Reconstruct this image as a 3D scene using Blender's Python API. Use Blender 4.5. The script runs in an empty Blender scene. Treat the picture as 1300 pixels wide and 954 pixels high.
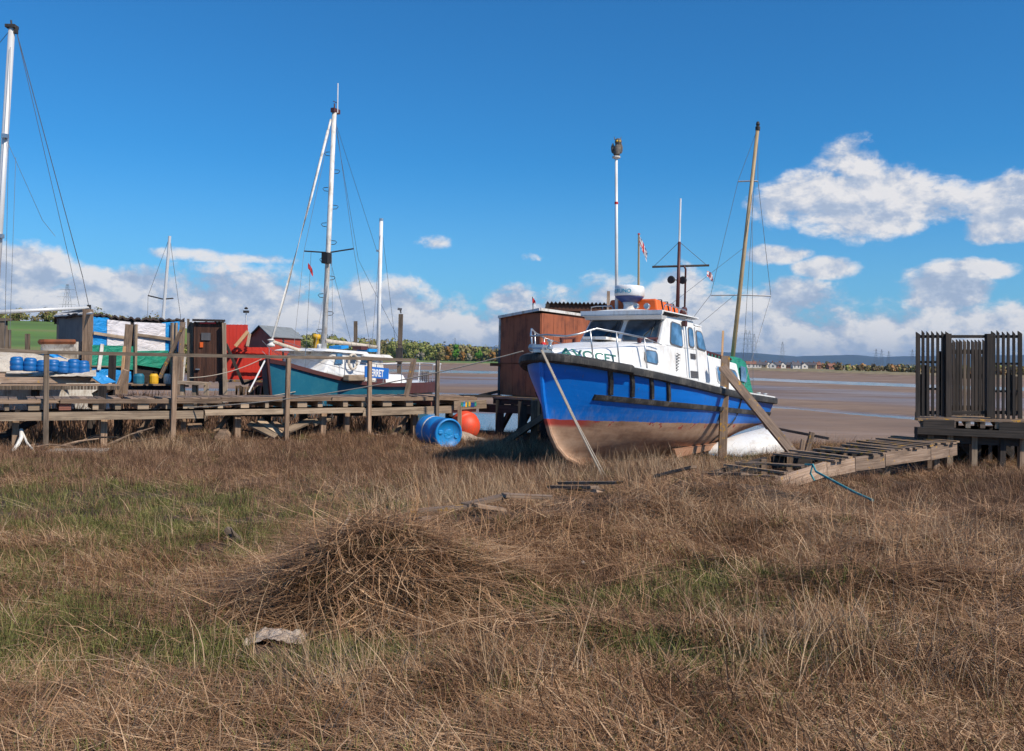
import bpy, math, random
import numpy as np
from mathutils import Vector, Matrix, Euler, noise as mn
R = math.radians
rng = random.Random(7)
nr = np.random.default_rng(11)
sc = bpy.context.scene
COL = sc.collection
F, CX, HY, CH = 1200.0, 650.0, 458.0, 1.8     # focal length and horizon in photo pixels, camera height in metres

ROLL = math.radians(1.0)          # the photograph is held one degree clockwise
def unroll(px, py):
    dx, dy = px - CX, py - HY
    return dx * math.cos(ROLL) + dy * math.sin(ROLL), -dx * math.sin(ROLL) + dy * math.cos(ROLL)
def at(px, py, d):
    u, v = unroll(px, py); return Vector((u / F * d, d, CH - v / F * d))
def zat(px, py, d): return CH - unroll(px, py)[1] / F * d

# ------------------------------------------------------------------ materials
class NT:
    def __init__(s, tree):
        s.t = tree; s.n = tree.nodes; s.l = tree.links
    def new(s, typ, **kw):
        n = s.n.new(typ)
        for k, v in kw.items(): setattr(n, k, v)
        return n
    def link(s, a, b): s.l.new(a, b)
    def val(s, sock, v):
        if isinstance(v, bpy.types.NodeSocket): s.link(v, sock)
        else: sock.default_value = v
    def math(s, op, a, b=0.0, c=0.0, clamp=False):
        n = s.new('ShaderNodeMath', operation=op, use_clamp=clamp)
        s.val(n.inputs[0], a); s.val(n.inputs[1], b)
        if op in ('MULTIPLY_ADD', 'SMOOTH_MIN'): s.val(n.inputs[2], c)
        return n.outputs[0]
    def ramp(s, fac, stops, interp='LINEAR'):
        n = s.new('ShaderNodeValToRGB'); r = n.color_ramp; r.interpolation = interp
        while len(r.elements) < len(stops): r.elements.new(0.5)
        for e, (p, c) in zip(r.elements, stops):
            e.position = p; e.color = c if len(c) == 4 else (*c, 1)
        s.val(n.inputs[0], fac)
        return n.outputs[0]
    def g(s, fac, a, b):   # remap range a..b -> 0..1 smooth
        n = s.new('ShaderNodeMapRange', interpolation_type='SMOOTHSTEP')
        s.val(n.inputs[0], fac); s.val(n.inputs[1], a); s.val(n.inputs[2], b)
        return n.outputs[0]
    def noise(s, vec, scale, detail=4, rough=0.55, dist=0.0):
        n = s.new('ShaderNodeTexNoise'); s.link(vec, n.inputs['Vector'])
        n.inputs['Scale'].default_value = scale; n.inputs['Detail'].default_value = detail
        n.inputs['Roughness'].default_value = rough; n.inputs['Distortion'].default_value = dist
        return n.outputs['Fac']
    def mapv(s, vec, scale=(1, 1, 1), loc=(0, 0, 0)):
        n = s.new('ShaderNodeMapping'); s.link(vec, n.inputs[0])
        n.inputs['Scale'].default_value = scale; n.inputs['Location'].default_value = loc
        return n.outputs[0]
    def mix(s, fac, a, b, blend='MIX'):
        n = s.new('ShaderNodeMix', data_type='RGBA', blend_type=blend)
        s.val(n.inputs[0], fac)
        for k, v in ((6, a), (7, b)):
            if isinstance(v, bpy.types.NodeSocket): s.link(v, n.inputs[k])
            else: n.inputs[k].default_value = (*v, 1) if len(v) == 3 else v
        return n.outputs[2]
    def bump(s, h, strength=0.4, dist=0.02):
        n = s.new('ShaderNodeBump'); n.inputs['Strength'].default_value = strength
        n.inputs['Distance'].default_value = dist; s.link(h, n.inputs['Height'])
        return n.outputs[0]

def newmat(name):
    m = bpy.data.materials.new(name); m.use_nodes = True
    t = NT(m.node_tree); b = t.n['Principled BSDF']
    return m, t, b

def M_wood(name, c1, c2, lichen=0.0, rough=0.85):
    m, t, b = newmat(name)
    uv = t.new('ShaderNodeTexCoord').outputs['UV']
    gr = t.noise(t.mapv(uv, (1.2, 38, 1)), 1.0, 5, 0.65, 0.4)
    bl = t.noise(t.mapv(uv, (1.5, 4, 1)), 1.6, 4, 0.6)
    tint = t.new('ShaderNodeAttribute', attribute_name='tint').outputs['Fac']
    c = t.mix(t.g(gr, .32, .68), c2, c1)
    c = t.mix(t.math('MULTIPLY', t.g(bl, .45, .7), .55), c, tuple(x * .45 for x in c2))
    hs = t.new('ShaderNodeHueSaturation'); t.link(c, hs.inputs['Color'])
    t.link(t.math('MULTIPLY_ADD', tint, .75, .62), hs.inputs['Value'])
    c = hs.outputs[0]
    if lichen > 0:
        ob = t.new('ShaderNodeTexCoord').outputs['Object']
        ln = t.noise(ob, 9, 5, .7)
        c = t.mix(t.g(ln, .66 - .12 * lichen, .70 - .12 * lichen), c, (.50, .26, .03))
    t.link(c, b.inputs['Base Color']); b.inputs['Roughness'].default_value = rough
    t.link(t.bump(gr, .5, .012), b.inputs['Normal'])
    return m

def M_paint(name, c, rough=.45, dirt=.25, dirtc=(.18, .13, .09), scale=2.0, spec=.5, bumps=.0, metal=0.0, streak=True):
    m, t, b = newmat(name)
    ob = t.new('ShaderNodeTexCoord').outputs['Object']
    n1 = t.noise(ob, scale, 6, .65)
    n2 = t.noise(t.mapv(ob, (9, 9, 1.1)), scale, 4, .6) if streak else t.noise(ob, scale * 6, 4, .6)
    f = t.math('MULTIPLY', t.g(t.math('ADD', n1, t.math('MULTIPLY', n2, .6)), .72, 1.02), dirt)
    t.link(t.mix(f, c, dirtc), b.inputs['Base Color'])
    t.link(t.math('MULTIPLY_ADD', n1, .3, rough - .1), b.inputs['Roughness'])
    b.inputs['Metallic'].default_value = metal
    b.inputs['Specular IOR Level'].default_value = spec
    if bumps: t.link(t.bump(t.noise(ob, scale * 3, 4, .6), bumps, .03), b.inputs['Normal'])
    return m

def M_tarp(name, c, s=3.0):
    m, t, b = newmat(name)
    ob = t.new('ShaderNodeTexCoord').outputs['Object']
    n = t.noise(t.mapv(ob, (1, 1, 2.2)), s, 5, .6, 1.2)
    n2 = t.noise(ob, 1.7, 5, .7)
    t.link(t.mix(t.math('MULTIPLY', t.g(n2, .45, .75), .35), c, tuple(x * .45 + .03 for x in c)), b.inputs['Base Color'])
    b.inputs['Roughness'].default_value = .55
    t.link(t.bump(n, .9, .06), b.inputs['Normal'])
    return m

def M_glass(name, c=(.02, .035, .05)):
    m, t, b = newmat(name)
    ob = t.new('ShaderNodeTexCoord').outputs['Object']
    n = t.noise(ob, 3.5, 3, .5)
    t.link(t.mix(t.g(n, .4, .65), c, tuple(x * 2.2 + .01 for x in c)), b.inputs['Base Color'])
    b.inputs['Roughness'].default_value = .08
    b.inputs['Specular IOR Level'].default_value = .8
    return m

MAT = {}
def mk():
    W = MAT
    W['wood'] = M_wood('weathered_timber', (.36, .245, .165), (.17, .11, .072))
    W['wood_pale'] = M_wood('pale_timber', (.47, .36, .25), (.27, .19, .13))
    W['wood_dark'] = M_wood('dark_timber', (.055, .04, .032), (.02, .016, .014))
    W['wood_brown'] = M_wood('brown_stained_timber', (.115, .048, .028), (.05, .02, .013))
    W['wood_lichen'] = M_wood('lichened_timber', (.30, .21, .145), (.14, .09, .06), lichen=.8)
    W['wood_lichen_light'] = M_wood('bleached_lichened_timber', (.42, .30, .22), (.23, .15, .10), lichen=.35)
    W['wood_rail'] = M_wood('grey_rail_timber', (.22, .165, .12), (.10, .072, .05))
    W['wood_new'] = M_wood('new_timber', (.62, .38, .2), (.45, .25, .12))
    W['white'] = M_paint('white_gelcoat', (.8, .8, .79), .38, .42, (.45, .36, .26))
    W['white_old'] = M_paint('old_white_paint', (.72, .69, .64), .55, .75, (.30, .22, .15), 3)
    W['cream'] = M_paint('cream_cloth', (.62, .54, .44), .9, .6, (.3, .22, .15), 4, bumps=.8)
    W['black'] = M_paint('black_rubber', (.022, .021, .021), .65, .75, (.13, .115, .10), 4)
    W['navy'] = M_paint('navy_paint', (.015, .05, .2), .4, .2)
    W['blueplastic'] = M_paint('blue_plastic', (.006, .235, .62), .45, .7, (.07, .16, .30), 3)
    W['blue_tub'] = M_paint('dark_blue_plastic', (.006, .12, .36), .4, .3, (.01, .05, .2), 5)
    W['orange'] = M_paint('orange_plastic', (.82, .07, .022), .5, .75, (.42, .10, .06), 3)
    W['raft'] = M_paint('orange_cover', (.85, .14, .02), .5, .15, (.5, .06, .02), 3)
    W['steel'] = M_paint('stainless_tube', (.55, .55, .55), .3, .2, (.3, .25, .2), 4, metal=.9)
    W['alu'] = M_paint('mast_aluminium', (.62, .62, .62), .4, .2, (.4, .36, .3), 3, metal=.15)
    W['gold'] = M_paint('varnished_mast', (.42, .30, .16), .45, .4, (.2, .13, .07), 3)
    W['teal'] = M_paint('teal_paint', (.012, .135, .215), .42, .45, (.04, .2, .25), 1.6, streak=False)
    W['maroon'] = M_paint('maroon_paint', (.09, .025, .022), .5, .5, (.04, .02, .02), 4)
    W['rust'] = M_paint('rusty_sheet', (.21, .062, .02), .7, .75, (.075, .025, .012), 1.3)
    W['rustp'] = M_paint('rust_brown_door', (.35, .10, .042), .7, .85, (.13, .04, .022), 1.6)
    W['red'] = M_paint('red_boards', (.72, .05, .028), .55, .4, (.35, .03, .02), 1.5)
    W['redshed'] = M_paint('red_shed_paint', (.45, .06, .03), .6, .4, (.2, .03, .02), 3)
    W['greysheet'] = M_paint('grey_sheeting', (.13, .125, .13), .6, .7, (.06, .06, .065), 1.5)
    W['roofgrey'] = M_paint('grey_felt', (.22, .24, .25), .8, .5, (.1, .11, .11), 3)
    W['roofdark'] = M_paint('dark_corrugated', (.035, .024, .022), .7, .5, (.09, .05, .035), 5)
    W['tarp_blue'] = M_tarp('blue_tarpaulin', (.01, .27, .66))
    W['tarp_white'] = M_tarp('white_tarpaulin', (.72, .68, .70))
    W['tarp_green'] = M_tarp('green_tarpaulin', (.012, .25, .16))
    W['canvas_green'] = M_tarp('green_canvas', (.01, .23, .145), 5)
    W['glass'] = M_glass('dark_window_glass')
    W['glass_blue'] = M_glass('blue_window_glass', (.05, .11, .19))
    W['frame_grey'] = M_paint('window_rubber', (.10, .10, .11), .6, .2)
    W['rope'] = M_paint('pale_rope', (.42, .36, .29), .9, .5, (.25, .2, .15), 9)
    W['rope_teal'] = M_paint('teal_rope', (.05, .30, .32), .8, .4, (.1, .2, .2), 9)
    W['wire'] = M_paint('rigging_wire', (.10, .11, .13), .5, .1, metal=.3)
    W['redcloth'] = M_paint('red_cloth', (.62, .03, .03), .8, .1)
    W['signblue'] = M_paint('blue_sign', (.01, .15, .55), .4, .1)
    W['letter_white'] = M_paint('white_letters', (.8, .8, .8), .5, .05)
    W['letter_green'] = M_paint('green_letters', (.02, .16, .13), .5, .05)
    W['letter_cyan'] = M_paint('cyan_letters', (.03, .35, .5), .5, .05)
    W['yellow'] = M_paint('yellow_plastic', (.75, .42, .02), .5, .3, (.3, .16, .02), 5)
    W['dark'] = M_paint('dark_fittings', (.02, .018, .018), .6, .3)
    W['owl'] = M_paint('mottled_grey_brown', (.17, .145, .12), .85, .9, (.035, .03, .027), 26, streak=False)
    W['rag'] = M_paint('pale_rag', (.5, .40, .32), .95, .7, (.25, .17, .11), 14, streak=False, bumps=1)
mk()

# ------------------------------------------------------------------ mesh building
class MB:
    def __init__(s): s.v = []; s.f = []; s.uv = []; s.t = []; s.c = []
    def add(s, vs, fs, uvs=None, tint=None, mi=0):
        o = len(s.v); s.v.extend([tuple(p) for p in vs])
        tint = rng.random() if tint is None else tint
        for k, f in enumerate(fs):
            s.f.append([o + i for i in f]); s.t.append(tint); s.c.append(mi)
            if uvs: s.uv.append(uvs[k])
            else:
                s.uv.append([(vs[i][0] * .7 + vs[i][1] * .7, vs[i][2] + vs[i][0] * .1) for i in f])
        return s
    def beam(s, p, q, w, h, up=(0, 0, 1), taper=1.0, mi=0, tint=None, jag=0.0):
        p = Vector(p); q = Vector(q); d = q - p; L = d.length
        if L < 1e-6: return s
        d = d / L; upv = Vector(up)
        if abs(d.dot(upv)) > .97: upv = Vector((0, 1, 0)) if abs(d.y) < .9 else Vector((1, 0, 0))
        x = d.cross(upv).normalized(); y = x.cross(d).normalized()
        vs = []
        for e, (c, k) in enumerate(((p, 1), (q, taper))):
            for a, b2 in ((-1, -1), (1, -1), (1, 1), (-1, 1)):
                j = d * (rng.uniform(-jag, jag) if jag else 0)
                vs.append(c + x * (a * w / 2 * k) + y * (b2 * h / 2 * k) + j)
        fs = [(0, 1, 5, 4), (1, 2, 6, 5), (2, 3, 7, 6), (3, 0, 4, 7), (3, 2, 1, 0), (4, 5, 6, 7)]
        u0 = rng.uniform(0, 50); v0 = rng.uniform(0, 50)
        uvs = []
        per = [w, h, w, h]
        for k in range(4):
            vv = v0 + k * .37
            uvs.append([(u0, vv), (u0, vv + per[k]), (u0 + L, vv + per[k]), (u0 + L, vv)])
        for k in range(2):
            uvs.append([(u0, v0), (u0 + .01, v0), (u0 + .01, v0 + w), (u0, v0 + w)])
        return s.add(vs, fs, uvs, tint, mi)
    def box(s, c, size, rz=0, mi=0, tint=None, ry=0, rx=0):
        m = Euler((rx, ry, rz)).to_matrix(); c = Vector(c)
        ax = m @ Vector((size[0] / 2, 0, 0))
        return s.beam(c - ax, c + ax, size[1], size[2], up=m @ Vector((0, 0, 1)), mi=mi, tint=tint)
    def hexa(s, b, t, mi=0, tint=None):   # bottom 4, top 4 corners, same winding (ccw from above)
        return s.add(list(b) + list(t), [(3, 2, 1, 0), (4, 5, 6, 7), (0, 1, 5, 4), (1, 2, 6, 5), (2, 3, 7, 6), (3, 0, 4, 7)], None, tint, mi)
    def slab(s, cs, n, th, off=0.0, mi=0, tint=None):  # polygon corners lifted off along n by off and th thick
        n = Vector(n).normalized(); k = len(cs)
        a = [Vector(c) + n * off for c in cs]; b = [c + n * th for c in a]
        fs = [tuple(reversed(range(k))), tuple(range(k, 2 * k))] + [(i, (i + 1) % k, k + (i + 1) % k, k + i) for i in range(k)]
        return s.add(a + b, fs, None, tint, mi)
    def tube(s, pts, r, n=6, mi=0, cap=True, tint=None, r2=None):
        pts = [Vector(p) for p in pts]; vs = []; m = len(pts)
        for i, p in enumerate(pts):
            d = (pts[min(i + 1, m - 1)] - pts[max(i - 1, 0)]).normalized()
            u = Vector((0, 0, 1)) if abs(d.z) < .9 else Vector((1, 0, 0))
            x = d.cross(u).normalized(); y = x.cross(d)
            rr = r if r2 is None else r + (r2 - r) * i / (m - 1)
            for k in range(n):
                a = 2 * math.pi * k / n
                vs.append(p + x * math.cos(a) * rr + y * math.sin(a) * rr)
        fs = []
        for i in range(m - 1):
            for k in range(n):
                fs.append((i * n + k, i * n + (k + 1) % n, (i + 1) * n + (k + 1) % n, (i + 1) * n + k))
        if cap: fs += [tuple(reversed(range(n))), tuple(range((m - 1) * n, m * n))]
        return s.add(vs, fs, None, tint, mi)
    def lathe(s, c, prof, n=20, axis=(0, 0, 1), mi=0, sx=1, sy=1):
        c = Vector(c); a = Vector(axis).normalized()
        u = Vector((1, 0, 0)) if abs(a.x) < .8 else Vector((0, 1, 0))
        x = a.cross(u).normalized(); y = a.cross(x); vs = []
        for r, z in prof:
            for k in range(n):
                t = 2 * math.pi * k / n
                vs.append(c + a * z + x * (math.cos(t) * r * sx) + y * (math.sin(t) * r * sy))
        fs = []
        for i in range(len(prof) - 1):
            for k in range(n):
                fs.append((i * n + k, (i + 1) * n + k, (i + 1) * n + (k + 1) % n, i * n + (k + 1) % n))
        fs += [tuple(range(n)), tuple(reversed(range((len(prof) - 1) * n, len(prof) * n)))]
        return s.add(vs, fs, None, None, mi)
    def grid(s, rows, closed=False, mi=0, tint=None):  # rows of points -> quads
        n = len(rows[0]); vs = [p for r in rows for p in r]; fs = []
        for i in range(len(rows) - 1):
            for k in range(n - (0 if closed else 1)):
                fs.append((i * n + k, i * n + (k + 1) % n, (i + 1) * n + (k + 1) % n, (i + 1) * n + k))
        return s.add(vs, fs, None, tint, mi)

def link(o, parent=None):
    COL.objects.link(o)
    if parent: o.parent = parent
    return o

def wm(o):   # world matrix of an Empty thing built with location/rotation only
    m = Matrix.LocRotScale(o.location, o.rotation_euler, o.scale)
    return wm(o.parent) @ m if o.parent else m

def build(name, mb, mats, parent=None, world=True, smooth=False, origin=None, bevel=0.0):
    """ONE mesh object; vertices given in world coordinates (world=True) or in the parent's."""
    me = bpy.data.meshes.new(name)
    vs = [Vector(p) for p in mb.v]
    loc = Vector((0, 0, 0))
    if parent is not None and world:
        inv = wm(parent).inverted(); vs = [inv @ p for p in vs]
    elif parent is None and origin is None and vs:
        xs = [p.x for p in vs]; ys = [p.y for p in vs]; zs = [p.z for p in vs]
        loc = Vector(((min(xs) + max(xs)) / 2, (min(ys) + max(ys)) / 2, min(zs)))
    elif origin is not None: loc = Vector(origin)
    if loc.length: vs = [p - loc for p in vs]
    me.from_pydata([tuple(p) for p in vs], [], mb.f)
    if not isinstance(mats, (list, tuple)): mats = [mats]
    for m in mats: me.materials.append(MAT[m] if isinstance(m, str) else m)
    me.polygons.foreach_set('material_index', mb.c)
    uv = me.uv_layers.new(name='UVMap')
    uv.data.foreach_set('uv', [c for f in mb.uv for p in f for c in p])
    a = me.attributes.new('tint', 'FLOAT', 'FACE'); a.data.foreach_set('value', mb.t)
    if smooth: me.shade_smooth()
    me.update(); me.validate()
    if smooth is True:
        try: me.set_sharp_from_angle(angle=R(40))
        except Exception: pass
    o = bpy.data.objects.new(name, me); o.location = loc
    link(o, parent)
    if bevel:
        b = o.modifiers.new('bevel', 'BEVEL'); b.width = bevel; b.segments = 2; b.limit_method = 'ANGLE'
    return o

def tag(o, label=None, cat=None, group=None, kind=None):
    if label: o['label'] = label
    if cat: o['category'] = cat
    if group: o['group'] = group
    if kind: o['kind'] = kind
    return o

def thing(name, label, cat, loc, rz=0, group=None, ry=0, rx=0):
    o = bpy.data.objects.new(name, None); o.empty_display_size = .2
    o.location = loc; o.rotation_euler = (rx, ry, rz); link(o)
    return tag(o, label, cat, group)

def textmesh(name, body, size, mat, parent, place, ext=.004, spacing=1.0, bold=0.0, shear=0.0):
    """letters as real raised mesh; place maps (x, y, depth) of the flat text to the parent's coordinates"""
    cu = bpy.data.curves.new(name, 'FONT'); cu.body = body; cu.size = size; cu.extrude = ext
    cu.space_character = spacing; cu.offset = bold; cu.shear = shear
    to = bpy.data.objects.new(name + '_tmp', cu); COL.objects.link(to)
    dg = bpy.context.evaluated_depsgraph_get(); me = bpy.data.meshes.new_from_object(to.evaluated_get(dg))
    bpy.data.objects.remove(to); bpy.data.curves.remove(cu)
    for v in me.vertices: v.co = place(v.co.x, v.co.y, v.co.z)
    me.materials.clear(); me.materials.append(MAT[mat]); me.name = name
    o = bpy.data.objects.new(name, me); return link(o, parent)

def lerp(a, b, t): return a + (b - a) * t
def sstep(a, b, x):
    t = max(0.0, min(1.0, (x - a) / (b - a))); return t * t * (3 - 2 * t)
def interp(x, pts):
    if x <= pts[0][0]: return pts[0][1]
    for (a, fa), (b, fb) in zip(pts, pts[1:]):
        if x <= b:
            return fa + (fb - fa) * (x - a) / (b - a)
    return pts[-1][1]
def sag(p, q, s, n=10):
    p = Vector(p); q = Vector(q)
    return [p.lerp(q, i / n) - Vector((0, 0, s * 4 * (i / n) * (1 - i / n))) for i in range(n + 1)]
# ------------------------------------------------------------------ camera, sun, sky
cam = bpy.data.cameras.new('camera'); co = bpy.data.objects.new('camera', cam); COL.objects.link(co)
co.location = (0, 0, CH); co.rotation_euler = Matrix(((1, 0, 0), (0, 1, 0), (0, 0, 1))).to_euler(); co.rotation_euler = (Euler((R(90), 0, 0)).to_matrix() @ Matrix.Rotation(ROLL, 3, 'Z')).to_euler()
cam.sensor_width = 36; cam.lens = F / 1300 * 36; cam.shift_y = -(477 - HY) / 1300
cam.clip_end = 40000; cam.clip_start = .1
sc.camera = co
SAZ, SEL = math.atan2(.80, -.60), R(43)
sd = Vector((math.sin(SAZ) * math.cos(SEL), math.cos(SAZ) * math.cos(SEL), math.sin(SEL)))
sl = bpy.data.lights.new('sun', 'SUN'); sl.energy = 4.9; sl.angle = R(.5); sl.color = (1, .90, .76)
so = bpy.data.objects.new('sun', sl); COL.objects.link(so); so.location = (20, -20, 40)
so.rotation_euler = (-sd).to_track_quat('-Z', 'Y').to_euler()
sc.view_settings.view_transform = 'Standard'; sc.view_settings.look = 'None'
sc.view_settings.exposure = 0; sc.view_settings.gamma = 1
sc.cycles.max_bounces = 6; sc.cycles.transparent_max_bounces = 12; sc.cycles.volume_bounces = 0
sc.cycles.use_denoising = True; sc.cycles.use_adaptive_sampling = True; sc.cycles.adaptive_threshold = .02

def sky():
    w = bpy.data.worlds.new('World'); sc.world = w; w.use_nodes = True; w.cycles.sampling_method = 'MANUAL'; w.cycles.sample_map_resolution = 256
    t = NT(w.node_tree); bg = t.n['Background']
    s = t.new('ShaderNodeTexSky', sky_type='NISHITA'); s.sun_disc = False
    s.sun_elevation = SEL; s.sun_rotation = SAZ; s.altitude = 0
    s.air_density = 1.0; s.dust_density = .35; s.ozone_density = 3.2
    D = t.new('ShaderNodeTexCoord').outputs['Generated']
    sx = t.new('ShaderNodeSeparateXYZ'); t.link(D, sx.inputs[0])
    az = t.math('ARCTAN2', sx.outputs[0], sx.outputs[1])
    hr = t.math('SQRT', t.math('ADD', t.math('MULTIPLY', sx.outputs[0], sx.outputs[0]), t.math('MULTIPLY', sx.outputs[1], sx.outputs[1])))
    el = t.math('DIVIDE', sx.outputs[2], t.math('MAXIMUM', hr, .001))
    def P(sx_, sy_, ox=0, oy=0, oz=0):
        c = t.new('ShaderNodeCombineXYZ')
        t.link(t.math('MULTIPLY_ADD', az, sx_, ox), c.inputs[0]); t.link(t.math('MULTIPLY_ADD', el, sy_, oy), c.inputs[1])
        c.inputs[2].default_value = oz
        return c.outputs[0]
    def fb(ox=0, oy=0):      # cumulus texture, billowy
        a = t.noise(P(13, 19, 3.1 + ox * 13, 1.7 + oy * 19, 2.2), 1.0, 7, .60, .25)
        b = t.noise(P(42, 60, 9.1 + ox * 42, 4.7 + oy * 60, 5.2), 1.0, 4, .6, .3)
        return t.math('MULTIPLY_ADD', b, .32, a)
    n0 = fb(); n1 = fb(.010, .014)
    # the long bank above the horizon: its top follows the azimuth
    big = t.noise(P(5, 0, 7.7, 0, 1.1), 1.0, 3, .5)
    top = t.math('MULTIPLY_ADD', big, .06, .052)
    bank = t.math('MULTIPLY', t.math('SUBTRACT', top, el), 9.0)
    bank = t.math('MINIMUM', bank, .34)
    fade0 = t.g(el, -.01, .02)
    dens = bank
    def puff(px, py, w, h, k=.55):
        u_, v_ = unroll(px, py); a0 = math.atan(u_ / F); e0 = -v_ / F * math.cos(a0)
        q1 = t.math('POWER', t.math('ABSOLUTE', t.math('DIVIDE', t.math('SUBTRACT', az, a0), w / F)), 2)
        q2 = t.math('POWER', t.math('ABSOLUTE', t.math('DIVIDE', t.math('SUBTRACT', el, e0), h / F)), 2)
        return t.math('SUBTRACT', k, t.math('MULTIPLY', t.math('ADD', q1, q2), max(.25, k)))
    for a in ((1105, 255, 122, 52, .44), (1085, 218, 48, 44, .30), (1000, 262, 50, 26, .22), (1200, 268, 70, 20, .16), (1290, 262, 60, 40, .40), (1280, 292, 55, 20, .4), (985, 324, 46, 13, .28),
              (1045, 340, 40, 15, .26), (1238, 343, 50, 15, .30), (548, 307, 30, 14, .10), (676, 327, 22, 9, .10), (300, 326, 150, 11, .10),
              (862, 366, 44, 36, .34), (1200, 372, 60, 42, .40), (1000, 380, 60, 30, .3), (150, 372, 80, 36, .36), (20, 350, 90, 36, .25), (640, 385, 50, 28, .25), (590, 392, 45, 24, .25)):
        dens = t.math('MAXIMUM', dens, t.math('MAXIMUM', puff(*a), -.6))
    tot = t.math('ADD', dens, t.math('SUBTRACT', n0, .66))
    m = t.math('MULTIPLY', t.g(tot, -.01, .22), .95)
    # lit side of each billow: texture falling off toward the sun side is bright
    lit = t.math('MULTIPLY_ADD', t.math('SUBTRACT', n0, n1), 5.0, .56, clamp=True)
    thick = t.g(tot, .20, .60)
    lit = t.math('SUBTRACT', lit, t.math('MULTIPLY', thick, .16), clamp=True)
    lit = t.math('ADD', lit, t.math('MULTIPLY', t.g(el, .11, .17), .1), clamp=True)
    cc = t.ramp(lit, [(0, (3.9, 4.75, 6.3)), (.35, (5.0, 5.7, 7.0)), (.65, (6.8, 7.0, 7.6)), (1, (8.6, 8.4, 8.4))])
    hz = t.math('SUBTRACT', 1.0, t.g(el, .0, .035))
    cc = t.mix(t.math('MULTIPLY', hz, .55), cc, (5.5, 6.3, 7.4))
    skyc = t.mix(1.0, s.outputs[0], SKYTINT, 'MULTIPLY')
    wh = t.math('SUBTRACT', 1.0, t.g(el, .0, .22))
    skyc = t.mix(t.math('MULTIPLY', wh, .35), skyc, (3.9, 6.2, 8.6))
    c = t.mix(m, skyc, cc)
    t.link(c, bg.inputs[0]); bg.inputs[1].default_value = .1
SKYTINT = (.23, .84, 1.28)
sky()

# ------------------------------------------------------------------ terrain
WATER = -1.6
def fbm(x, y, s, o=3, seed=0.0):
    return mn.fractal(Vector((x * s, y * s, seed)), 1.0, 2.0, o)
def edge_y(x):      # where the salt marsh starts falling to the creek
    return interp(x, [(-40, 60), (-16, 40), (-8, 33), (-4.5, 27), (-2, 23.6), (2.5, 22.3), (3.6, 20.5), (5, 19.6), (9, 20.5), (40, 24)])
def shore_y(x, y):
    r = x / max(y, 1)
    return interp(r, [(-.9, 70), (-.42, 90), (-.30, 330), (-.22, 500), (-.1, 550), (.1, 560), (.24, 430), (.36, 340), (.43, 300), (.5, 270), (1, 230)])
def mound(x, y):
    z = 0
    for (cx, cy, sx, sy, h) in ((-1.25, 6.85, .42, .32, .40), (-.80, 7.0, .36, .32, .30), (-.35, 7.3, .45, .33, .22), (-.2, 8.3, .8, .4, .13), (.35, 9.2, .9, .4, .24), (-.6, 8.9, .7, .4, .14), (.9, 10.4, 1.3, .5, .22), (1.9, 11.3, 1.3, .5, .22), (2.9, 12.2, 1.2, .6, .22),
                                (3.2, 9.6, 1.3, .4, .18), (4.4, 8.6, 1.5, .4, .16), (5.4, 10.2, 1.2, .4, .15), (3.0, 7.4, 1.2, .35, .15), (1.4, 5.9, .9, .3, .10), (2.3, 13.6, 1.2, .8, .12), (-6.4, 18.6, .9, .6, .25), (-3.4, 19.6, 1.2, .5, .18), (5.4, 19.3, 1.2, .5, .12)):
        z += h * math.exp(-((x - cx) / sx) ** 2 - ((y - cy) / sy) ** 2)
    return z * max(.25, 1 + .75 * fbm(x, y, 2.4, 3, 55.0))
def ground(x, y):
    e = edge_y(x); sh = shore_y(x, y)
    z0 = .05 * fbm(x, y, .35, 3, 2.0) + .035 * fbm(x, y, 1.4, 2, 5.0) - .01
    if y < e: return z0 + (mound(x, y) if y < 24 else 0)
    k = sstep(e, e + 13, y) if y < 200 else 1
    # mud
    rr = max(.15, min(.5, x / max(y, 1))); w = y * (1 + 1.35 * (rr - .34) * min(1, y / 55)) + 3.5 * fbm(x, y, .02, 3, 9.0) * min(1, y / 60)
    m = -1.47 + .06 * fbm(x * .35, y, .12, 3, 4.0)
    def ch(a, b, soft, d): return -d * sstep(a - soft, a + soft, w) * (1 - sstep(b - soft, b + soft, w))
    m += ch(34, 46, 2.0, .30) * (1 - sstep(.235, .30, x / max(y, 1))) + ch(66, 71, 1.2, .17) + .16 * math.exp(-((w - 77) / 4) ** 2)
    m += ch(88, 140, 8, .09) + ch(178, 216, 5, .24)
    z = lerp(z0, m, k)
    if y > sh - 8:
        q = sstep(sh - 8, sh + 6, y)
        land = .5 + .5 * fbm(x, y, .01, 2, 1.0)
        r = x / max(y, 1)
        lf = sstep(.25, .36, -r); land -= .9 * sstep(.12, .2, r)
        land += lf * (8.0 * sstep(90, 260, y) + 3 * fbm(x, y, .006, 2, 8.0) * sstep(100, 260, y)) * (1 - .0 * y)
        z = lerp(z, land, q)
    return z

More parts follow.
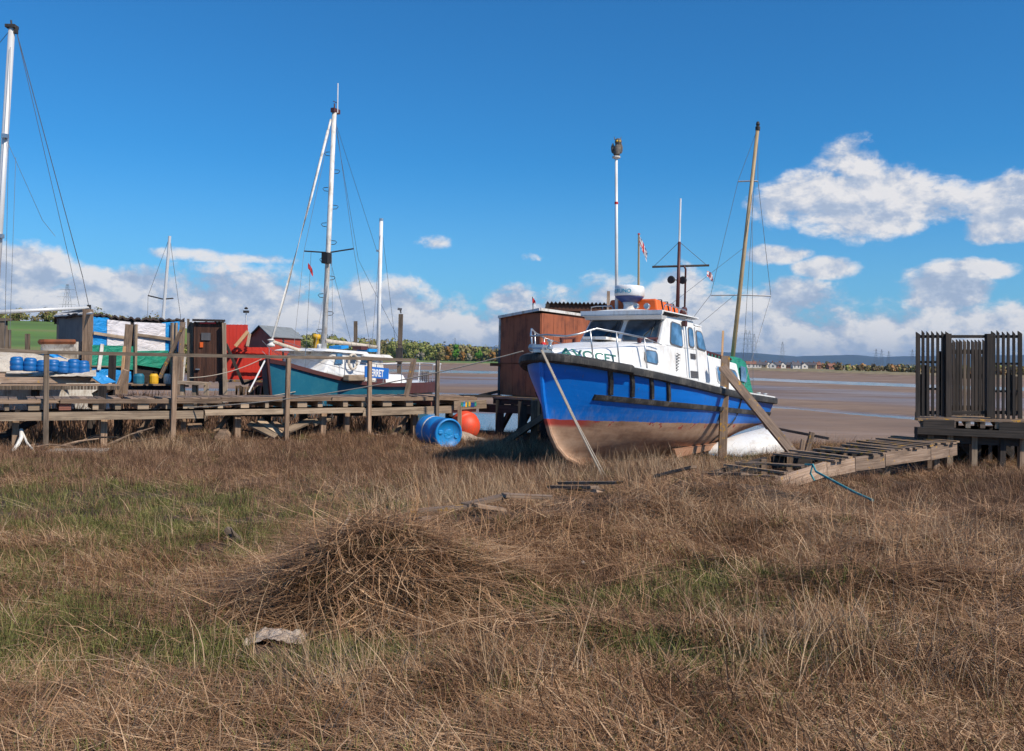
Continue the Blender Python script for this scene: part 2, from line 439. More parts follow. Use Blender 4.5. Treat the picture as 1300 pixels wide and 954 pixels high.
def make_ground():
    ys = [-14, -8, -4, -1] + list(np.linspace(1.0, 24, 150))
    y = 24.0; st = .18
    while y < 11000: y += st; st *= 1.028; ys.append(y)
    cs = np.concatenate([np.linspace(-3.2, -.75, 22)[:-1], np.linspace(-.75, .75, 250), np.linspace(.75, 3.2, 22)[1:]])
    V = []; Fc = []
    n = len(cs)
    for y in ys:
        for c in cs:
            x = c * (max(y, 0) + 5)
            V.append((x, y, ground(x, y)))
    for i in range(len(ys) - 1):
        for k in range(n - 1):
            Fc.append((i * n + k, i * n + k + 1, (i + 1) * n + k + 1, (i + 1) * n + k))
    me = bpy.data.meshes.new('ground'); me.from_pydata(V, [], Fc); me.shade_smooth()
    m, t, b = newmat('marsh_mud_and_fields')
    ge = t.new('ShaderNodeNewGeometry'); pos = ge.outputs['Position']
    sp = t.new('ShaderNodeSeparateXYZ'); t.link(pos, sp.inputs[0])
    n1 = t.noise(pos, 1.3, 6, .65); n2 = t.noise(pos, 11, 5, .7); nb = t.noise(t.mapv(pos, (.05, .12, .1)), 1, 5, .6)
    soil = t.ramp(t.math('MULTIPLY_ADD', n2, .6, t.math('MULTIPLY', n1, .5)), [(.3, (.022, .014, .009)), (.55, (.06, .037, .023)), (.8, (.11, .072, .042))])
    mud = t.ramp(nb, [(.35, (.19, .118, .076)), (.55, (.26, .165, .105)), (.7, (.32, .21, .14))])
    mn2 = t.noise(t.mapv(pos, (.5, 1.6, 1)), .8, 6, .7)
    mud = t.mix(t.math('MULTIPLY', t.g(mn2, .42, .62), .30), mud, (.10, .07, .055))
    mfac = t.g(sp.outputs[2], -.45, -.95)
    # far land: fields and saltings
    fy = t.g(sp.outputs[1], 75.0, 95.0); fz = t.g(sp.outputs[2], -.9, -.6)
    nf = t.noise(t.mapv(pos, (.012, .05, .1)), 1, 3, .5)
    reed = t.noise(pos, .3, 3, .5)
    grass = t.ramp(nf, [(.40, (.09, .15, .025)), (.52, (.11, .20, .03)), (.62, (.17, .19, .05))])
    bankc = t.mix(t.g(reed, .4, .6), (.30, .22, .11), (.2, .14, .07))
    land = t.mix(t.g(sp.outputs[2], -.3, .25), bankc, grass)
    c = t.mix(mfac, soil, mud)
    c = t.mix(t.math('MULTIPLY', fy, fz), c, land)
    t.link(c, b.inputs['Base Color'])
    wet = t.math('MULTIPLY', t.g(t.math('MULTIPLY_ADD', nb, -.20, sp.outputs[2]), -1.555, -1.68), mfac)
    t.link(t.math('MULTIPLY_ADD', wet, -.55, .88), b.inputs['Roughness'])
    t.link(t.bump(t.math('ADD', t.math('MULTIPLY', n2, .4), t.math('MULTIPLY', mn2, 2.0)), .5, .06), b.inputs['Normal'])
    me.materials.append(m); o = bpy.data.objects.new('ground', me); link(o)
    tag(o, 'brown marsh, mudflats and far fields', None, None, 'structure')
    # water sheet
    w = MB(); w.add([(-3000, 20, WATER), (3000, 20, WATER), (3000, 700, WATER), (-3000, 700, WATER)], [(0, 1, 2, 3)])
    mw, t, b = newmat('estuary_water')
    b.inputs['Base Color'].default_value = (.10, .085, .075, 1); b.inputs['Roughness'].default_value = .12
    b.inputs['Specular IOR Level'].default_value = .6
    pos = t.new('ShaderNodeNewGeometry').outputs['Position']
    t.link(t.bump(t.noise(t.mapv(pos, (1.5, 5, 1)), 1.0, 4, .6), .25, .05), b.inputs['Normal'])
    tag(build('water', w, mw), 'shallow estuary water between mud banks', None, None, 'structure')
make_ground()

def hills():
    mb = MB()
    prof = [(-400, 452), (0, 446), (250, 442), (420, 440), (560, 438), (640, 440), (720, 444), (820, 447), (900, 446), (940, 447), (975, 449), (1010, 452), (1050, 451), (1090, 450.5), (1115, 453), (1150, 452), (1200, 451), (1300, 450), (1700, 452)]
    rows = []
    for j, (dd, k) in enumerate(((8200, 0), (8600, .35), (9000, .75), (9400, 1.0), (10200, .9), (11500, 0))):
        r = []
        for i in range(0, 300):
            px = -900 + i * 10.5
            y = interp(px, prof)
            h = (zat(px, y, 9400) - CH) + 6 * fbm(px, 0, .02, 3) + 4 * fbm(px, j * 31, .05, 2)
            X = (px - CX) / F * dd
            r.append((X, dd, -3 + h * k + (5 * fbm(px, j * 9, .03, 3) if 0 < k < 1 else 0)))
        rows.append(r)
    mb.grid(rows)
    m, t, b = newmat('moorland'); pos = t.new('ShaderNodeNewGeometry').outputs['Position']
    n = t.noise(t.mapv(pos, (.002, .002, .01)), 1, 5, .6)
    t.link(t.ramp(n, [(.4, (.025, .04, .05)), (.5, (.04, .06, .055)), (.6, (.055, .06, .06))]), b.inputs['Base Color']); b.inputs['Roughness'].default_value = 1
    tag(build('hills', mb, m, smooth=2), 'distant moorland hills on the horizon', None, None, 'structure')
hills()

def haze():
    mb = MB(); mb.hexa([(-14000, -60, -5), (14000, -60, -5), (14000, 12500, -5), (-14000, 12500, -5)], [(-14000, -60, 200), (14000, -60, 200), (14000, 12500, 200), (-14000, 12500, 200)])
    m = bpy.data.materials.new('haze_air'); m.use_nodes = True; t = NT(m.node_tree)
    t.n.remove(t.n['Principled BSDF']); v = t.new('ShaderNodeVolumePrincipled')
    v.inputs['Color'].default_value = (.30, .50, .80, 1); v.inputs['Density'].default_value = HAZE; v.inputs['Anisotropy'].default_value = 0
    t.link(v.outputs[0], t.n['Material Output'].inputs['Volume'])
    o = build('haze', mb, m, origin=(0, 0, 0)); tag(o, 'pale blue distance haze', None, None, 'stuff')
HAZE = 6e-5
haze()
# ------------------------------------------------------------------ the big blue boat
BZ = .85      # waterline above the keel in boat coordinates
BL = 7.45
boat = thing('motor_boat', 'big blue and white cabin boat aground with black rubbing strake and brown bottom', 'boat', (.433, 15.3, .87 - BZ), R(54), ry=.047)
def B(s, t, z):
    if z > 1.38: z -= .085 * min(1, (z - 1.38) / .6)
    return Vector((s, -t, z + BZ))          # s aft of the stem, t to port, z above the waterline
ROWS = [(-.83, 1.45, .05, .5, 1, 1.0), (-.65, .85, .50, .55, 1.15, .3), (-.46, .55, .80, .52, 1.05, .5), (-.25, .36, 1.0, .5, .95, .7), (0, .22, 1.15, .5, .82, .8),
        (.35, .10, 1.23, .45, .70, .83), (.7, .02, 1.28, .42, .56, .86), (1.0, 0.0, 1.31, .40, .48, .88)]
def gun(s): return interp(s, [(0, 1.04), (.8, .95), (2.2, .82), (3.8, .70), (5.5, .61), (7.5, .56)])
def keel(s): return interp(s, [(0, .83), (4.6, .83), (6.2, .58), (7.5, .26)])
def rowv(zr):
    for a, b in zip(ROWS, ROWS[1:]):
        if zr <= b[0]:
            k = max(0, (zr - a[0]) / (b[0] - a[0])); return [lerp(a[i], b[i], k) for i in range(1, 6)]
    return list(ROWS[-1][1:])
def hullp(u, zr):
    s0, bm, u0, ex, st = rowv(zr)
    s = s0 + (BL - s0) * u
    b = bm * math.sin(math.pi / 2 * min(1, max(u, 1e-5) / u0)) ** ex * (1 - (1 - st) * max(0, (u - .5) / .5) ** 2)
    b = max(b, .03 if zr > -.8 else .03)
    z = zr * gun(s) / 1.0 if zr > 0 else zr / .83 * keel(s)
    return s, b, z
def hull_t(s, z):           # half breadth at a place on the shell
    zr = z / gun(s) if z > 0 else z * .83 / keel(s)
    s0, bm, u0, ex, st = rowv(min(1, zr)); u = max(0, (s - s0) / (BL - s0))
    return max(.03, bm * math.sin(math.pi / 2 * min(1, u / u0)) ** ex * (1 - (1 - st) * max(0, (u - .5) / .5) ** 2))
def boat_hull():
    zs = [-.83, -.75, -.65, -.55, -.46, -.35, -.25, -.12, 0, .12, .24, .35, .5, .62, .75, .88, 1.0]
    us = [0, .006, .015, .03, .05, .075, .1, .14, .18, .23, .28, .35, .42, .5, .58, .66, .74, .82, .9, .96, 1.0]
    mb = MB()
    for sg in (1, -1):
        rows = []
        for u in us:
            r = []
            for zr in zs:
                s, b, z = hullp(u, zr); r.append(B(s, sg * b, z))
            rows.append(r)
        if sg == 1: rows = rows[::-1]
        mb.grid(rows)
    # transom, keel and stem bar
    P = [B(*[hullp(1, zr)[0], hullp(1, zr)[1], hullp(1, zr)[2]]) for zr in zs]; S = [B(hullp(1, zr)[0], -hullp(1, zr)[1], hullp(1, zr)[2]) for zr in zs]
    mb.grid([P, S])
    st = [B(hullp(0, zr)[0] - .015, 0, hullp(0, zr)[2]) for zr in zs]
    mb.tube([B(6.2, 0, -keel(6.2) + .0), B(4.6, 0, -.84), B(2.5, 0, -.86), B(1.6, 0, -.85)] + st, .045, 8)
    m, t, b = newmat('boat_hull_paint')
    ob = t.new('ShaderNodeTexCoord').outputs['Object']; sp = t.new('ShaderNodeSeparateXYZ'); t.link(ob, sp.inputs[0])
    n = t.noise(ob, 5, 5, .65); nl = t.noise(t.mapv(ob, (1, 1, 6)), .9, 5, .6); ns = t.noise(t.mapv(ob, (6, 6, .8)), 2.2, 4, .6)
    zz = t.math('MULTIPLY_ADD', n, .05, sp.outputs[2])
    blue = t.mix(t.math('MULTIPLY', t.g(nl, .45, .7), .5), (.001, .165, .62), (.001, .10, .40))
    blue = t.mix(t.math('MULTIPLY', t.g(t.math('ADD', t.math('MULTIPLY', ns, .5), t.math('MULTIPLY', t.math('SUBTRACT', 1.35, sp.outputs[2]), .42)), .35, .62), .38), blue, (.30, .33, .42))
    bot = t.ramp(t.math('MULTIPLY_ADD', n, .35, t.math('MULTIPLY', nl, .65)), [(.34, (.24, .125, .075)), (.5, (.47, .285, .18)), (.66, (.60, .40, .27))])
    run = t.math('MULTIPLY', t.g(t.noise(t.mapv(ob, (14, 14, .6)), 1.6, 3, .6), .60, .72), t.g(t.noise(ob, 1.1, 3, .5), .42, .6))
    blue = t.mix(t.math('MULTIPLY', run, .5), blue, (.16, .09, .06))
    chip = t.g(t.noise(t.mapv(ob, (3, 3, 9)), 3.0, 5, .75), .67, .69)
    blue = t.mix(t.math('MULTIPLY', chip, .7), blue, (.30, .36, .45))
    redm = t.math('MULTIPLY', t.g(zz, .72, .80), t.math('MAXIMUM', t.g(sp.outputs[0], 1.1, .75), t.g(n, .56, .62)))
    bot = t.mix(redm, bot, (.36, .05, .035))
    c = t.mix(t.g(zz, .865, .875), bot, blue)
    t.link(c, b.inputs['Base Color'])
    t.link(t.math('MULTIPLY_ADD', t.g(zz, .86, .88), -.42, .8), b.inputs['Roughness'])
    t.link(t.bump(t.math('ADD', n, nl), .25, .02), b.inputs['Normal'])
    build('hull', mb, m, boat, world=False, smooth=True)

def outline(n=40, off=0.0, zr=1.0, dz=0.0, s_end=BL):
    pts = []
    us = [((i / n) ** 1.7) for i in range(n, 0, -1)]
    for sg in (-1, 1):
        for u in (us if sg == -1 else us[::-1]):
            s, b, z = hullp(u, zr)
            pts.append((s - (off * .9 if u < .05 else 0) * (1 - u / .05 if u < .05 else 0), sg * (b + off), gun(s) + dz))
        if sg == -1: pts.append((-off, 0, gun(0) + dz))
    return pts
def strake(name, pts, prof, mat):
    rows = []
    m = len(pts)
    for i, (s, t, z) in enumerate(pts):
        a = Vector(pts[max(0, i - 1)]); c = Vector(pts[min(m - 1, i + 1)]); d = (c - a); d.z = 0; d.normalize()
        nrm = Vector((d.y, -d.x, 0)) * -1     # outward: path runs starboard stern -> bow -> port stern
        rows.append([B(*(Vector((s, t, z)) + nrm * o + Vector((0, 0, h)))) for o, h in prof])
    mb = MB(); mb.grid(rows, closed=True)
    mb.f.append(list(range(len(prof)))); mb.t.append(0); mb.c.append(0); mb.uv.append([(0, 0)] * len(prof))
    k = (m - 1) * len(prof); mb.f.append(list(range(k + len(prof) - 1, k - 1, -1))); mb.t.append(0); mb.c.append(0); mb.uv.append([(0, 0)] * len(prof))
    return build(name, mb, mat, boat, world=False, smooth=True)

def wall_t(s, z, z0=.72, z1=2.0, t0=.93, t1=.78): return lerp(t0, t1, (z - z0) / (z1 - z0))

def boat_top():
    # deck and white toe rail
    mb = MB(); P = [p for p in outline(24, -.03, 1.0, -.03)]
    h = len(P) // 2
    rows = [[B(P[i][0], P[i][1], P[i][2]), B(P[i][0], 0, P[i][2] + .05), B(P[-1 - i][0], P[-1 - i][1], P[-1 - i][2])] for i in range(h + 1)]
    mb.grid(rows); build('deck', mb, 'white', boat, world=False, smooth=True)
    strake('toe_rail', outline(34, -.03, 1.0, 0), [(-.025, -.05), (.03, -.05), (.03, .03), (-.025, .03)], 'white')
    strake('rubbing_strake', outline(40, .0), [(-.03, -.135), (.035, -.13), (.05, -.12), (.055, -.07), (.05, -.02), (.045, -.002), (-.03, -.002)], 'black')
    bow = [p for p in outline(60, .02, 1.0, .01) if p[0] < 1.25]
    strake('bow_fender', bow, [(0, -.14), (.05, -.14), (.085, -.11), (.09, -.06), (.08, -.01), (.03, .02), (-.02, .02)], 'black')
    # lower strake and short vertical fenders, both sides
    for sg in (1, -1):
        mb = MB(); rows = []
        for i in range(41):
            s = .74 + (BL - .74 - .01) * (i / 40); z = interp(s, [(.3, .40), (2.4, .32), (7.4, .20)])
            r = []
            for o, h in ((-.02, -.05), (.035, -.045), (.04, .0), (.035, .045), (-.02, .05)):
                r.append(B(s, sg * (hull_t(s, z + h) + o), z + h))
            rows.append(r if sg == -1 else r[::-1])
        mb.grid(rows, closed=True); mb.slab([rows[0][k] for k in range(5)], (-1, 0, 0), .002)
        build('lower_strake', mb, 'black', boat, world=False, smooth=True)
        for s in (.80, 1.22, 1.66, 2.10):
            mb = MB(); rows = []
            zt, zb = gun(s) - .13, interp(s, [(.3, .40), (2.4, .32), (7.4, .20)]) + .05
            for i in range(7):
                z = lerp(zb, zt, i / 6)
                sz = s + .20 * (zt - z) / (zt - zb); rows.append([B(sz + ds, sg * (hull_t(sz + ds, z) + o), z) for ds, o in ((-.035, -.02), (-.03, .035), (.03, .035), (.035, -.02))])
            if sg == 1: rows = rows[::-1]
            mb.grid(rows, closed=True); build('fender_bar', mb, 'black', boat, world=False)
    # trunk cabin under the name
    mb = MB(); rows = []
    for sg in (1,):
        for i in range(15):
            u = i / 14; s = lerp(.28, 2.6, u ** 1.15)
            w = min(.97, max(.16, (hull_t(s, gun(s)) - .20)) * (math.sin(math.pi / 2 * min(1, (u + .02) / .42)) ** .5))
            zt = lerp(1.13, 1.40, sstep(0, 1, u)); zb = gun(s) - .05
            rows.append([B(s, -w, zb), B(s, -(w - .04), zt - .04), B(s, -(w - .10), zt), B(s, -w * .4, zt + .035), B(s, w * .4, zt + .035), B(s, w - .10, zt), B(s, w - .04, zt - .04), B(s, w, zb)])
    mb.grid(rows[::-1]); k = len(mb.v); mb.add(rows[0], [tuple(range(8))[::-1]])
    build('fore_cabin', mb, 'white', boat, world=False, smooth=True)
    global TR; TR = rows
    # wheelhouse
    wh = MB()
    wt = lambda z: wall_t(0, z)
    z0, zs, z1 = .70, 1.38, 2.02
    wh.hexa([B(2.46, wt(z0), z0), B(2.46, -wt(z0), z0), B(3.98, -wt(z0), z0), B(3.98, wt(z0), z0)][::-1], [B(2.46, wt(zs), zs), B(2.46, -wt(zs), zs), B(3.98, -wt(zs), zs), B(3.98, wt(zs), zs)][::-1])
    wh.hexa([B(2.46, wt(zs), zs), B(2.46, -wt(zs), zs), B(3.98, -wt(zs), zs), B(3.98, wt(zs), zs)][::-1], [B(2.80, wt(z1), z1), B(2.80, -wt(z1), z1), B(3.98, -wt(z1), z1), B(3.98, wt(z1), z1)][::-1])
    e = .012; z2 = 1.93
    wh.hexa([B(3.98, wt(z0) - e, z0), B(3.98, -wt(z0) + e, z0), B(4.72, -wt(z0) + e, z0), B(4.72, wt(z0) - e, z0)][::-1],
            [B(3.98, wt(z2) - e, z2), B(3.98, -wt(z2) + e, z2), B(4.36, -wt(z2) + e, z2), B(4.36, wt(z2) - e, z2)][::-1])
    build('wheelhouse', wh, 'white', boat, world=False, bevel=.02)
    rf = MB(); rows = []
    for s, k in ((2.50, .0), (2.56, .06), (2.9, .085), (3.4, .095), (4.0, .08), (4.04, .03)):
        rows.append([B(s, t, z1 + .0 + (k * (1 - (t / .9) ** 2) + (.045 if 0 < k else .0))) for t in (-.86, -.6, -.3, 0, .3, .6, .86)] )
    low = [[B(-p.y * 0 + p.x, -p.y, z1 - .0) for p in r] for r in rows]
    rf.grid(rows); rf.grid([[p - Vector((0, 0, .045 + (p.z - BZ - z1 - .045) * .9)) if p.z - BZ > z1 else p - Vector((0, 0, .02)) for p in r] for r in rows][::-1])
    for r, q in ((rows[0], 1), (rows[-1], -1)):
        lo = [Vector((p.x, p.y, BZ + z1 - .012)) for p in r]; rf.grid([r, lo] if q == -1 else [lo, r])
    for k in (0, -1):
        a = [r[k] for r in rows]; lo = [Vector((p.x, p.y, BZ + z1 - .012)) for p in a]; rf.grid([a, lo] if k == 0 else [lo, a])
    roof = build('roof', rf, 'white', boat, world=False, smooth=2)
    r2 = MB(); r2.hexa([B(4.03, .79, 1.935), B(4.03, -.79, 1.935), B(4.40, -.78, 1.935), B(4.40, .78, 1.935)][::-1], [B(4.03, .77, 1.975), B(4.03, -.77, 1.975), B(4.38, -.76, 1.965), B(4.38, .76, 1.965)][::-1])
    build('aft_roof', r2, 'white', boat, world=False, bevel=.01)
    # visor band over the windscreen
    vz = MB(); vz.hexa([B(2.60, .80, 1.93), B(2.60, -.80, 1.93), B(2.74, -.80, 1.93), B(2.74, .80, 1.93)][::-1], [B(2.56, .82, 2.005), B(2.56, -.82, 2.005), B(2.78, -.82, 2.005), B(2.78, .82, 2.005)][::-1])
    build('visor', vz, 'alu', boat, world=False)
    # windscreen panes with rubber frames
    def ws(k0, k1, zlo, zhi):
        def p(k, z): 
            s = lerp(2.46, 2.80, (z - zs) / (z1 - zs)); return B(s, k * wt(z), z)
        fn = Vector((-(z1 - zs), 0, -.0)) + Vector((0, 0, .34)); fn = Vector((-.88, 0, .47))
        def poly(i, rr=.05):
            a, b_, lo, hi = k0 + i / .85, k1 - i / .85, zlo + i, zhi - i
            r_ = rr; q = []
            for (kk, z, dk, dz) in ((a, lo, 1, 1), (b_, lo, -1, 1), (b_, hi, -1, -1), (a, hi, 1, -1)):
                c1 = (kk, z + dz * r_); c2 = (kk + dk * r_, z)
                q += [c1, c2] if (dk, dz) in ((1, 1), (-1, -1)) else [c2, c1]
            return [p(*x) for x in q]
        f = MB(); f.slab(poly(0), fn, .018, .001); fo = build('window_frame', f, 'frame_grey', boat, world=False)
        g = MB(); g.slab(poly(.028), fn, .006, .016); build('pane', g, 'glass', fo, world=False)
        wp = MB(); c = (k0 + k1) / 2; wp.tube([p(c, zlo - .02) + fn * .03, p(c + .28, zhi - .16) + fn * .035], .008, 5); wp.tube([p(c + .26, zlo + .1) + fn * .035, p(c + .30, zhi - .06) + fn * .035], .007, 4)
        build('wiper', wp, 'dark', fo, world=False)
    ws(-.94, -.06, 1.44, 1.93); ws(.06, .94, 1.44, 1.93)
    # side windows, port and starboard
    def side(sg, cs, frame='frame_grey', glass='glass_blue', nm='window', wf=wall_t, inset=.03):
        def P(s, z, i=0): return B(s, sg * wf(s, z), z)
        n = Vector((0, -sg, .12))
        c = Vector((sum(x[0] for x in cs) / len(cs), sum(x[1] for x in cs) / len(cs), 0))
        def rnd(k, rr=.05):
            q = []
            for j in range(len(cs)):
                a = Vector((*cs[j], 0)); pr = Vector((*cs[j - 1], 0)); nx = Vector((*cs[(j + 1) % len(cs)], 0))
                for o in (pr, nx): q.append(a + (o - a).normalized() * rr)
            out = []
            for v in q:
                v = v + (c - v).normalized() * k; out.append((v.x, v.y))
            return out
        o1 = [P(*x) for x in rnd(0)]; o2 = [P(*x) for x in rnd(inset)]
        if sg == -1: o1.reverse(); o2.reverse()
        f = MB(); f.slab(o1, n, .012, .001); fo = build(nm, f, frame, boat, world=False)
        g = MB(); g.slab(o2, n, .006, .010); build('pane', g, glass, fo, world=False)
        return fo
    for sg in (1, -1):
        side(sg, [(2.86, 1.42), (3.40, 1.38), (3.40, 1.89), (2.98, 1.93)])
        e2 = lambda s, z: wall_t(s, z) - .0
        side(sg, [(3.66, 1.42), (3.90, 1.41), (3.90, 1.86), (3.68, 1.88)])
        side(sg, [(4.04, 1.42), (4.46, 1.38), (4.32, 1.82), (4.04, 1.84)], wf=lambda s, z: wall_t(s, z) - .010)
        for (a, b_, lo, hi) in ((3.70, 3.92, 1.20, 1.30), (3.66, 3.98, .84, .97)):
            v = MB(); v.slab([B(a, sg * wall_t(a, lo), lo), B(b_, sg * wall_t(b_, lo), lo), B(b_, sg * wall_t(b_, hi), hi), B(a, sg * wall_t(a, hi), hi)][::sg], (0, -sg, .12), .012, .001)
            for q in range(4):
                z = lerp(lo, hi, (q + .5) / 4); v.beam(B(a + .02, sg * (wall_t(a, z) + .018), z), B(b_ - .02, sg * (wall_t(a, z) + .018), z), .012, .01)
            build('vent', v, 'frame_grey', boat, world=False)
        d = MB()
        for a in (3.60, 4.0):
            d.beam(B(a, sg * (wall_t(a, .80) + .002), .80), B(a, sg * (wall_t(a, 1.9) + .002), 1.9), .012, .012)
        build('door_trim', d, 'alu', boat, world=False)
        hp = MB(); hp.tube([B(3.5, sg * (wall_t(0, .76) + .05), .76), B(3.5, sg * (wall_t(0, 2.0) + .05), 1.98)], .014, 8); build('grab_pole', hp, 'steel', boat, world=False)
        nl = MB(); nl.box(B(3.46, sg * (wall_t(0, 1.9) + .05), 1.92), (.09, .07, .10)); build('navigation_light', nl, 'maroon', boat, world=False)
        lv = MB()
        for q in range(6): lv.tube([B(3.05 + q * .008, sg * (wall_t(0, .95 + q * .05) + .008), .94 + q * .055), B(3.09 + q * .008, sg * (wall_t(0, .95) + .03), .96 + q * .055), B(3.05, sg * (wall_t(0, 1) + .01), .985 + q * .055)], .009, 5)
        build('step_loops', lv, 'dark', boat, world=False)
        # porthole in the fore cabin
        def tw(s, z):
            for r0, r1 in zip(TR, TR[1:]):
                if r0[0].x <= s <= r1[0].x:
                    k = (s - r0[0].x) / (r1[0].x - r0[0].x); a = r0[7].lerp(r1[7], k); b_ = r0[6].lerp(r1[6], k)
                    return abs(lerp(a.y, b_.y, (z + BZ - a.z) / max(.01, (b_.z - a.z))))
            return .9
        side(sg, [(1.72, 1.03), (2.24, 1.00), (2.20, 1.24), (1.76, 1.25)], wf=tw, nm='porthole', glass='glass_blue')
        # wooden grab rail on the fore cabin, name
        gr = MB(); p0 = Vector((1.55, 1.34)); 
        gr.beam(B(1.75, sg * .80, 1.44), B(2.35, sg * .86, 1.50), .035, .035); gr.beam(B(1.8, sg * .80, 1.36), B(1.8, sg * .80, 1.45), .05, .05); gr.beam(B(2.3, sg * .85, 1.38), B(2.3, sg * .85, 1.5), .05, .05)
        build('grab_rail', gr, 'maroon', boat, world=False)
        body = 'AVOCET'
        if sg == 1:
            s_at = lambda x: .36 + x * .80
            def pl(x, y, d):
                s = 0.34 + x; zz = gun(s) + .045 + y; return B(s, tw(s, zz) + .004 + d, zz)
        else:
            def pl(x, y, d):
                s = 1.26 - x; zz = gun(s) + .045 + y; return B(s, -(tw(s, zz) + .004 + d), zz)
        textmesh('name_lettering', body, .19, 'letter_green', boat, pl, .003, 1.02, .003)
    # aft cabin
    ac = MB(); w0, w1 = .93, .80
    def acw(s, z): return lerp(.93, .80, (z - .55) / .8)
    ac.hexa([B(4.5, .93, .56), B(4.5, -.93, .56), B(6.35, -.90, .50), B(6.35, .90, .50)][::-1], [B(4.5, .81, 1.33), B(4.5, -.81, 1.33), B(6.15, -.78, 1.24), B(6.15, .78, 1.24)][::-1])
    build('aft_cabin', ac, 'white', boat, world=False, bevel=.03)
    for sg in (1, -1):
        side(sg, [(4.95, .80), (5.45, .78), (5.45, 1.11), (4.95, 1.14)], wf=lambda s, z: lerp(.93, .80, (z - .55) / .76) + .002, frame='alu', glass='glass_blue')
        side(sg, [(5.66, .78), (6.08, .76), (5.98, 1.08), (5.66, 1.11)], wf=lambda s, z: lerp(.92, .79, (z - .53) / .74) + .002, frame='frame_grey', glass='glass_blue')
        hr = MB(); hr.beam(B(4.55, sg * .72, 1.42), B(6.0, sg * .70, 1.33), .035, .03)
        for q in range(9): s = 4.6 + q * .17; hr.beam(B(s, sg * .72, 1.30 - .0 * q), B(s, sg * .72, 1.42 - q * .011), .05, .03)
        build('hand_rail', hr, 'maroon', boat, world=False)
    # green canvas cockpit tent
    cv = MB(); rows = []
    for s, h, w in ((6.02, .84, .78), (6.2, .90, .78), (6.5, .88, .80), (6.78, .80, .80), (6.86, .56, .84), (6.98, .06, .86)):
        zb = .55
        rows.append([B(s + (.06 if j in (0, 6) else 0), t * w, zb + hh * h) for j, (t, hh) in enumerate(((-1.02, 0), (-.98, .5), (-.9, .93), (0, 1.0), (.9, .93), (.98, .5), (1.02, 0)))])
    cv.grid(rows); cv.add(rows[0], [tuple(range(7))]); cv.add(rows[-1], [tuple(range(7))])
    cvo = build('canopy', cv, 'canvas_green', boat, world=False, smooth=2)
    cw = MB(); cw.slab([B(6.32, .80, .88), B(6.62, .81, .86), B(6.6, .775, 1.18), B(6.34, .77, 1.2)], (0, -1, .1), .008, .012); build('pane', cw, 'glass_blue', cvo, world=False)
    # orange life raft on the roof, rails, lamps
    rf = MB(); rf.hexa([B(2.98, .52, 2.12), B(2.98, -.55, 2.12), B(3.95, -.55, 2.10), B(3.95, .52, 2.10)][::-1], [B(3.0, .46, 2.36), B(3.0, -.52, 2.36), B(3.90, -.52, 2.31), B(3.90, .46, 2.31)][::-1])
    build('life_raft', rf, 'raft', boat, world=False, bevel=.035)
    rs = MB()
    for s in (3.2, 3.45, 3.7): rs.beam(B(s, .535, 2.10), B(s, .475, 2.37 - (s - 3) * .05), .03, .012); rs.beam(B(s, .47, 2.368 - (s - 3) * .055), B(s, -.53, 2.368 - (s - 3) * .055), .03, .012)
    build('raft_strap', rs, 'dark', boat, world=False)
    for sg in (1, -1):
        rr = MB(); rr.tube([B(2.95, sg * .66, 2.10), B(2.98, sg * .66, 2.23), B(3.05, sg * .66, 2.25), B(3.85, sg * .66, 2.22), B(3.92, sg * .66, 2.18), B(3.93, sg * .66, 2.07)], .014, 8)
        for s in (3.25, 3.55): rr.tube([B(s, sg * .66, 2.08), B(s, sg * .66, 2.24)], .011, 6)
        build('roof_rail', rr, 'steel', boat, world=False)
        fr = MB(); fr.tube([B(2.62, sg * .70, 2.08), B(2.62, sg * .70, 2.18), B(2.66, sg * .60, 2.20), B(2.66, sg * .28, 2.20), B(2.64, sg * .22, 2.12)], .012, 6) if sg == -1 else None
        if sg == -1: build('roof_hoop', fr, 'steel', boat, world=False)
    for (s, t, r_) in ((2.72, .20, .055), (2.80, .38, .06)):
        lp = MB(); lp.lathe(B(s, t, 2.20), [(r_ * .3, .10), (r_ * .8, .07), (r_, 0), (r_ * .9, -.015), (.01, -.01)], 14, axis=(1, 0, 0)); lp.tube([B(s + .03, t, 2.08), B(s + .03, t, 2.17)], .012, 6)
        build('spotlight', lp, 'steel', boat, world=False)
    hn = MB(); hn.lathe(B(3.98, .55, 2.14), [(.05, 0), (.07, .05), (.05, .12), (.03, .14)], 10); hn.lathe(B(3.98, .62, 2.24), [(.02, 0), (.055, .04), (.05, .10), (.02, .12)], 10, axis=(.4, 1, .2))
    build('horn', hn, 'maroon', boat, world=False)
    # radar
    rd = MB(); c = B(2.86, -.02, 2.10); rd.lathe(c, [(.14, 0), (.11, .03), (.10, .12), (.13, .19)], 16); rdo = build('radar', rd, 'white', boat, world=False, smooth=2)
    r1 = MB(); r1.lathe(c, [(.14, .18), (.26, .27), (.265, .285), (.1, .285)], 28); build('radar_base', r1, 'navy', rdo, world=False, smooth=2)
    r2 = MB(); r2.lathe(c, [(.265, .288), (.28, .30), (.28, .44), (.26, .485), (.10, .50)], 28); r2o = build('radome', r2, 'white', rdo, world=False, smooth=2)
    def rp(x, y, d):
        a = R(54 + 90 + 29) - (x - .24) / .282; r_ = .2825 + d   # letters wrapped round the drum facing the bow
        aa = math.pi - .02 + (x - .25) / .28 - .0
        return Vector((c.x + math.cos(aa) * r_, c.y + math.sin(aa) * r_, c.z + .335 + y))
    textmesh('radome_lettering', 'FURUNO', .105, 'letter_cyan', rdo, rp, .002, 1.0, .001)
    # aerials
    al = MB(); b0 = B(2.84, -.27, 2.08); bm = B(2.84 - .00, -.30, 2.08); al.tube([b0, b0 + Vector((-.20, .03, 2.93))], .032, 10, r2=.026)
    alo = build('aerial_pole', al, 'white', boat, world=False, smooth=2)
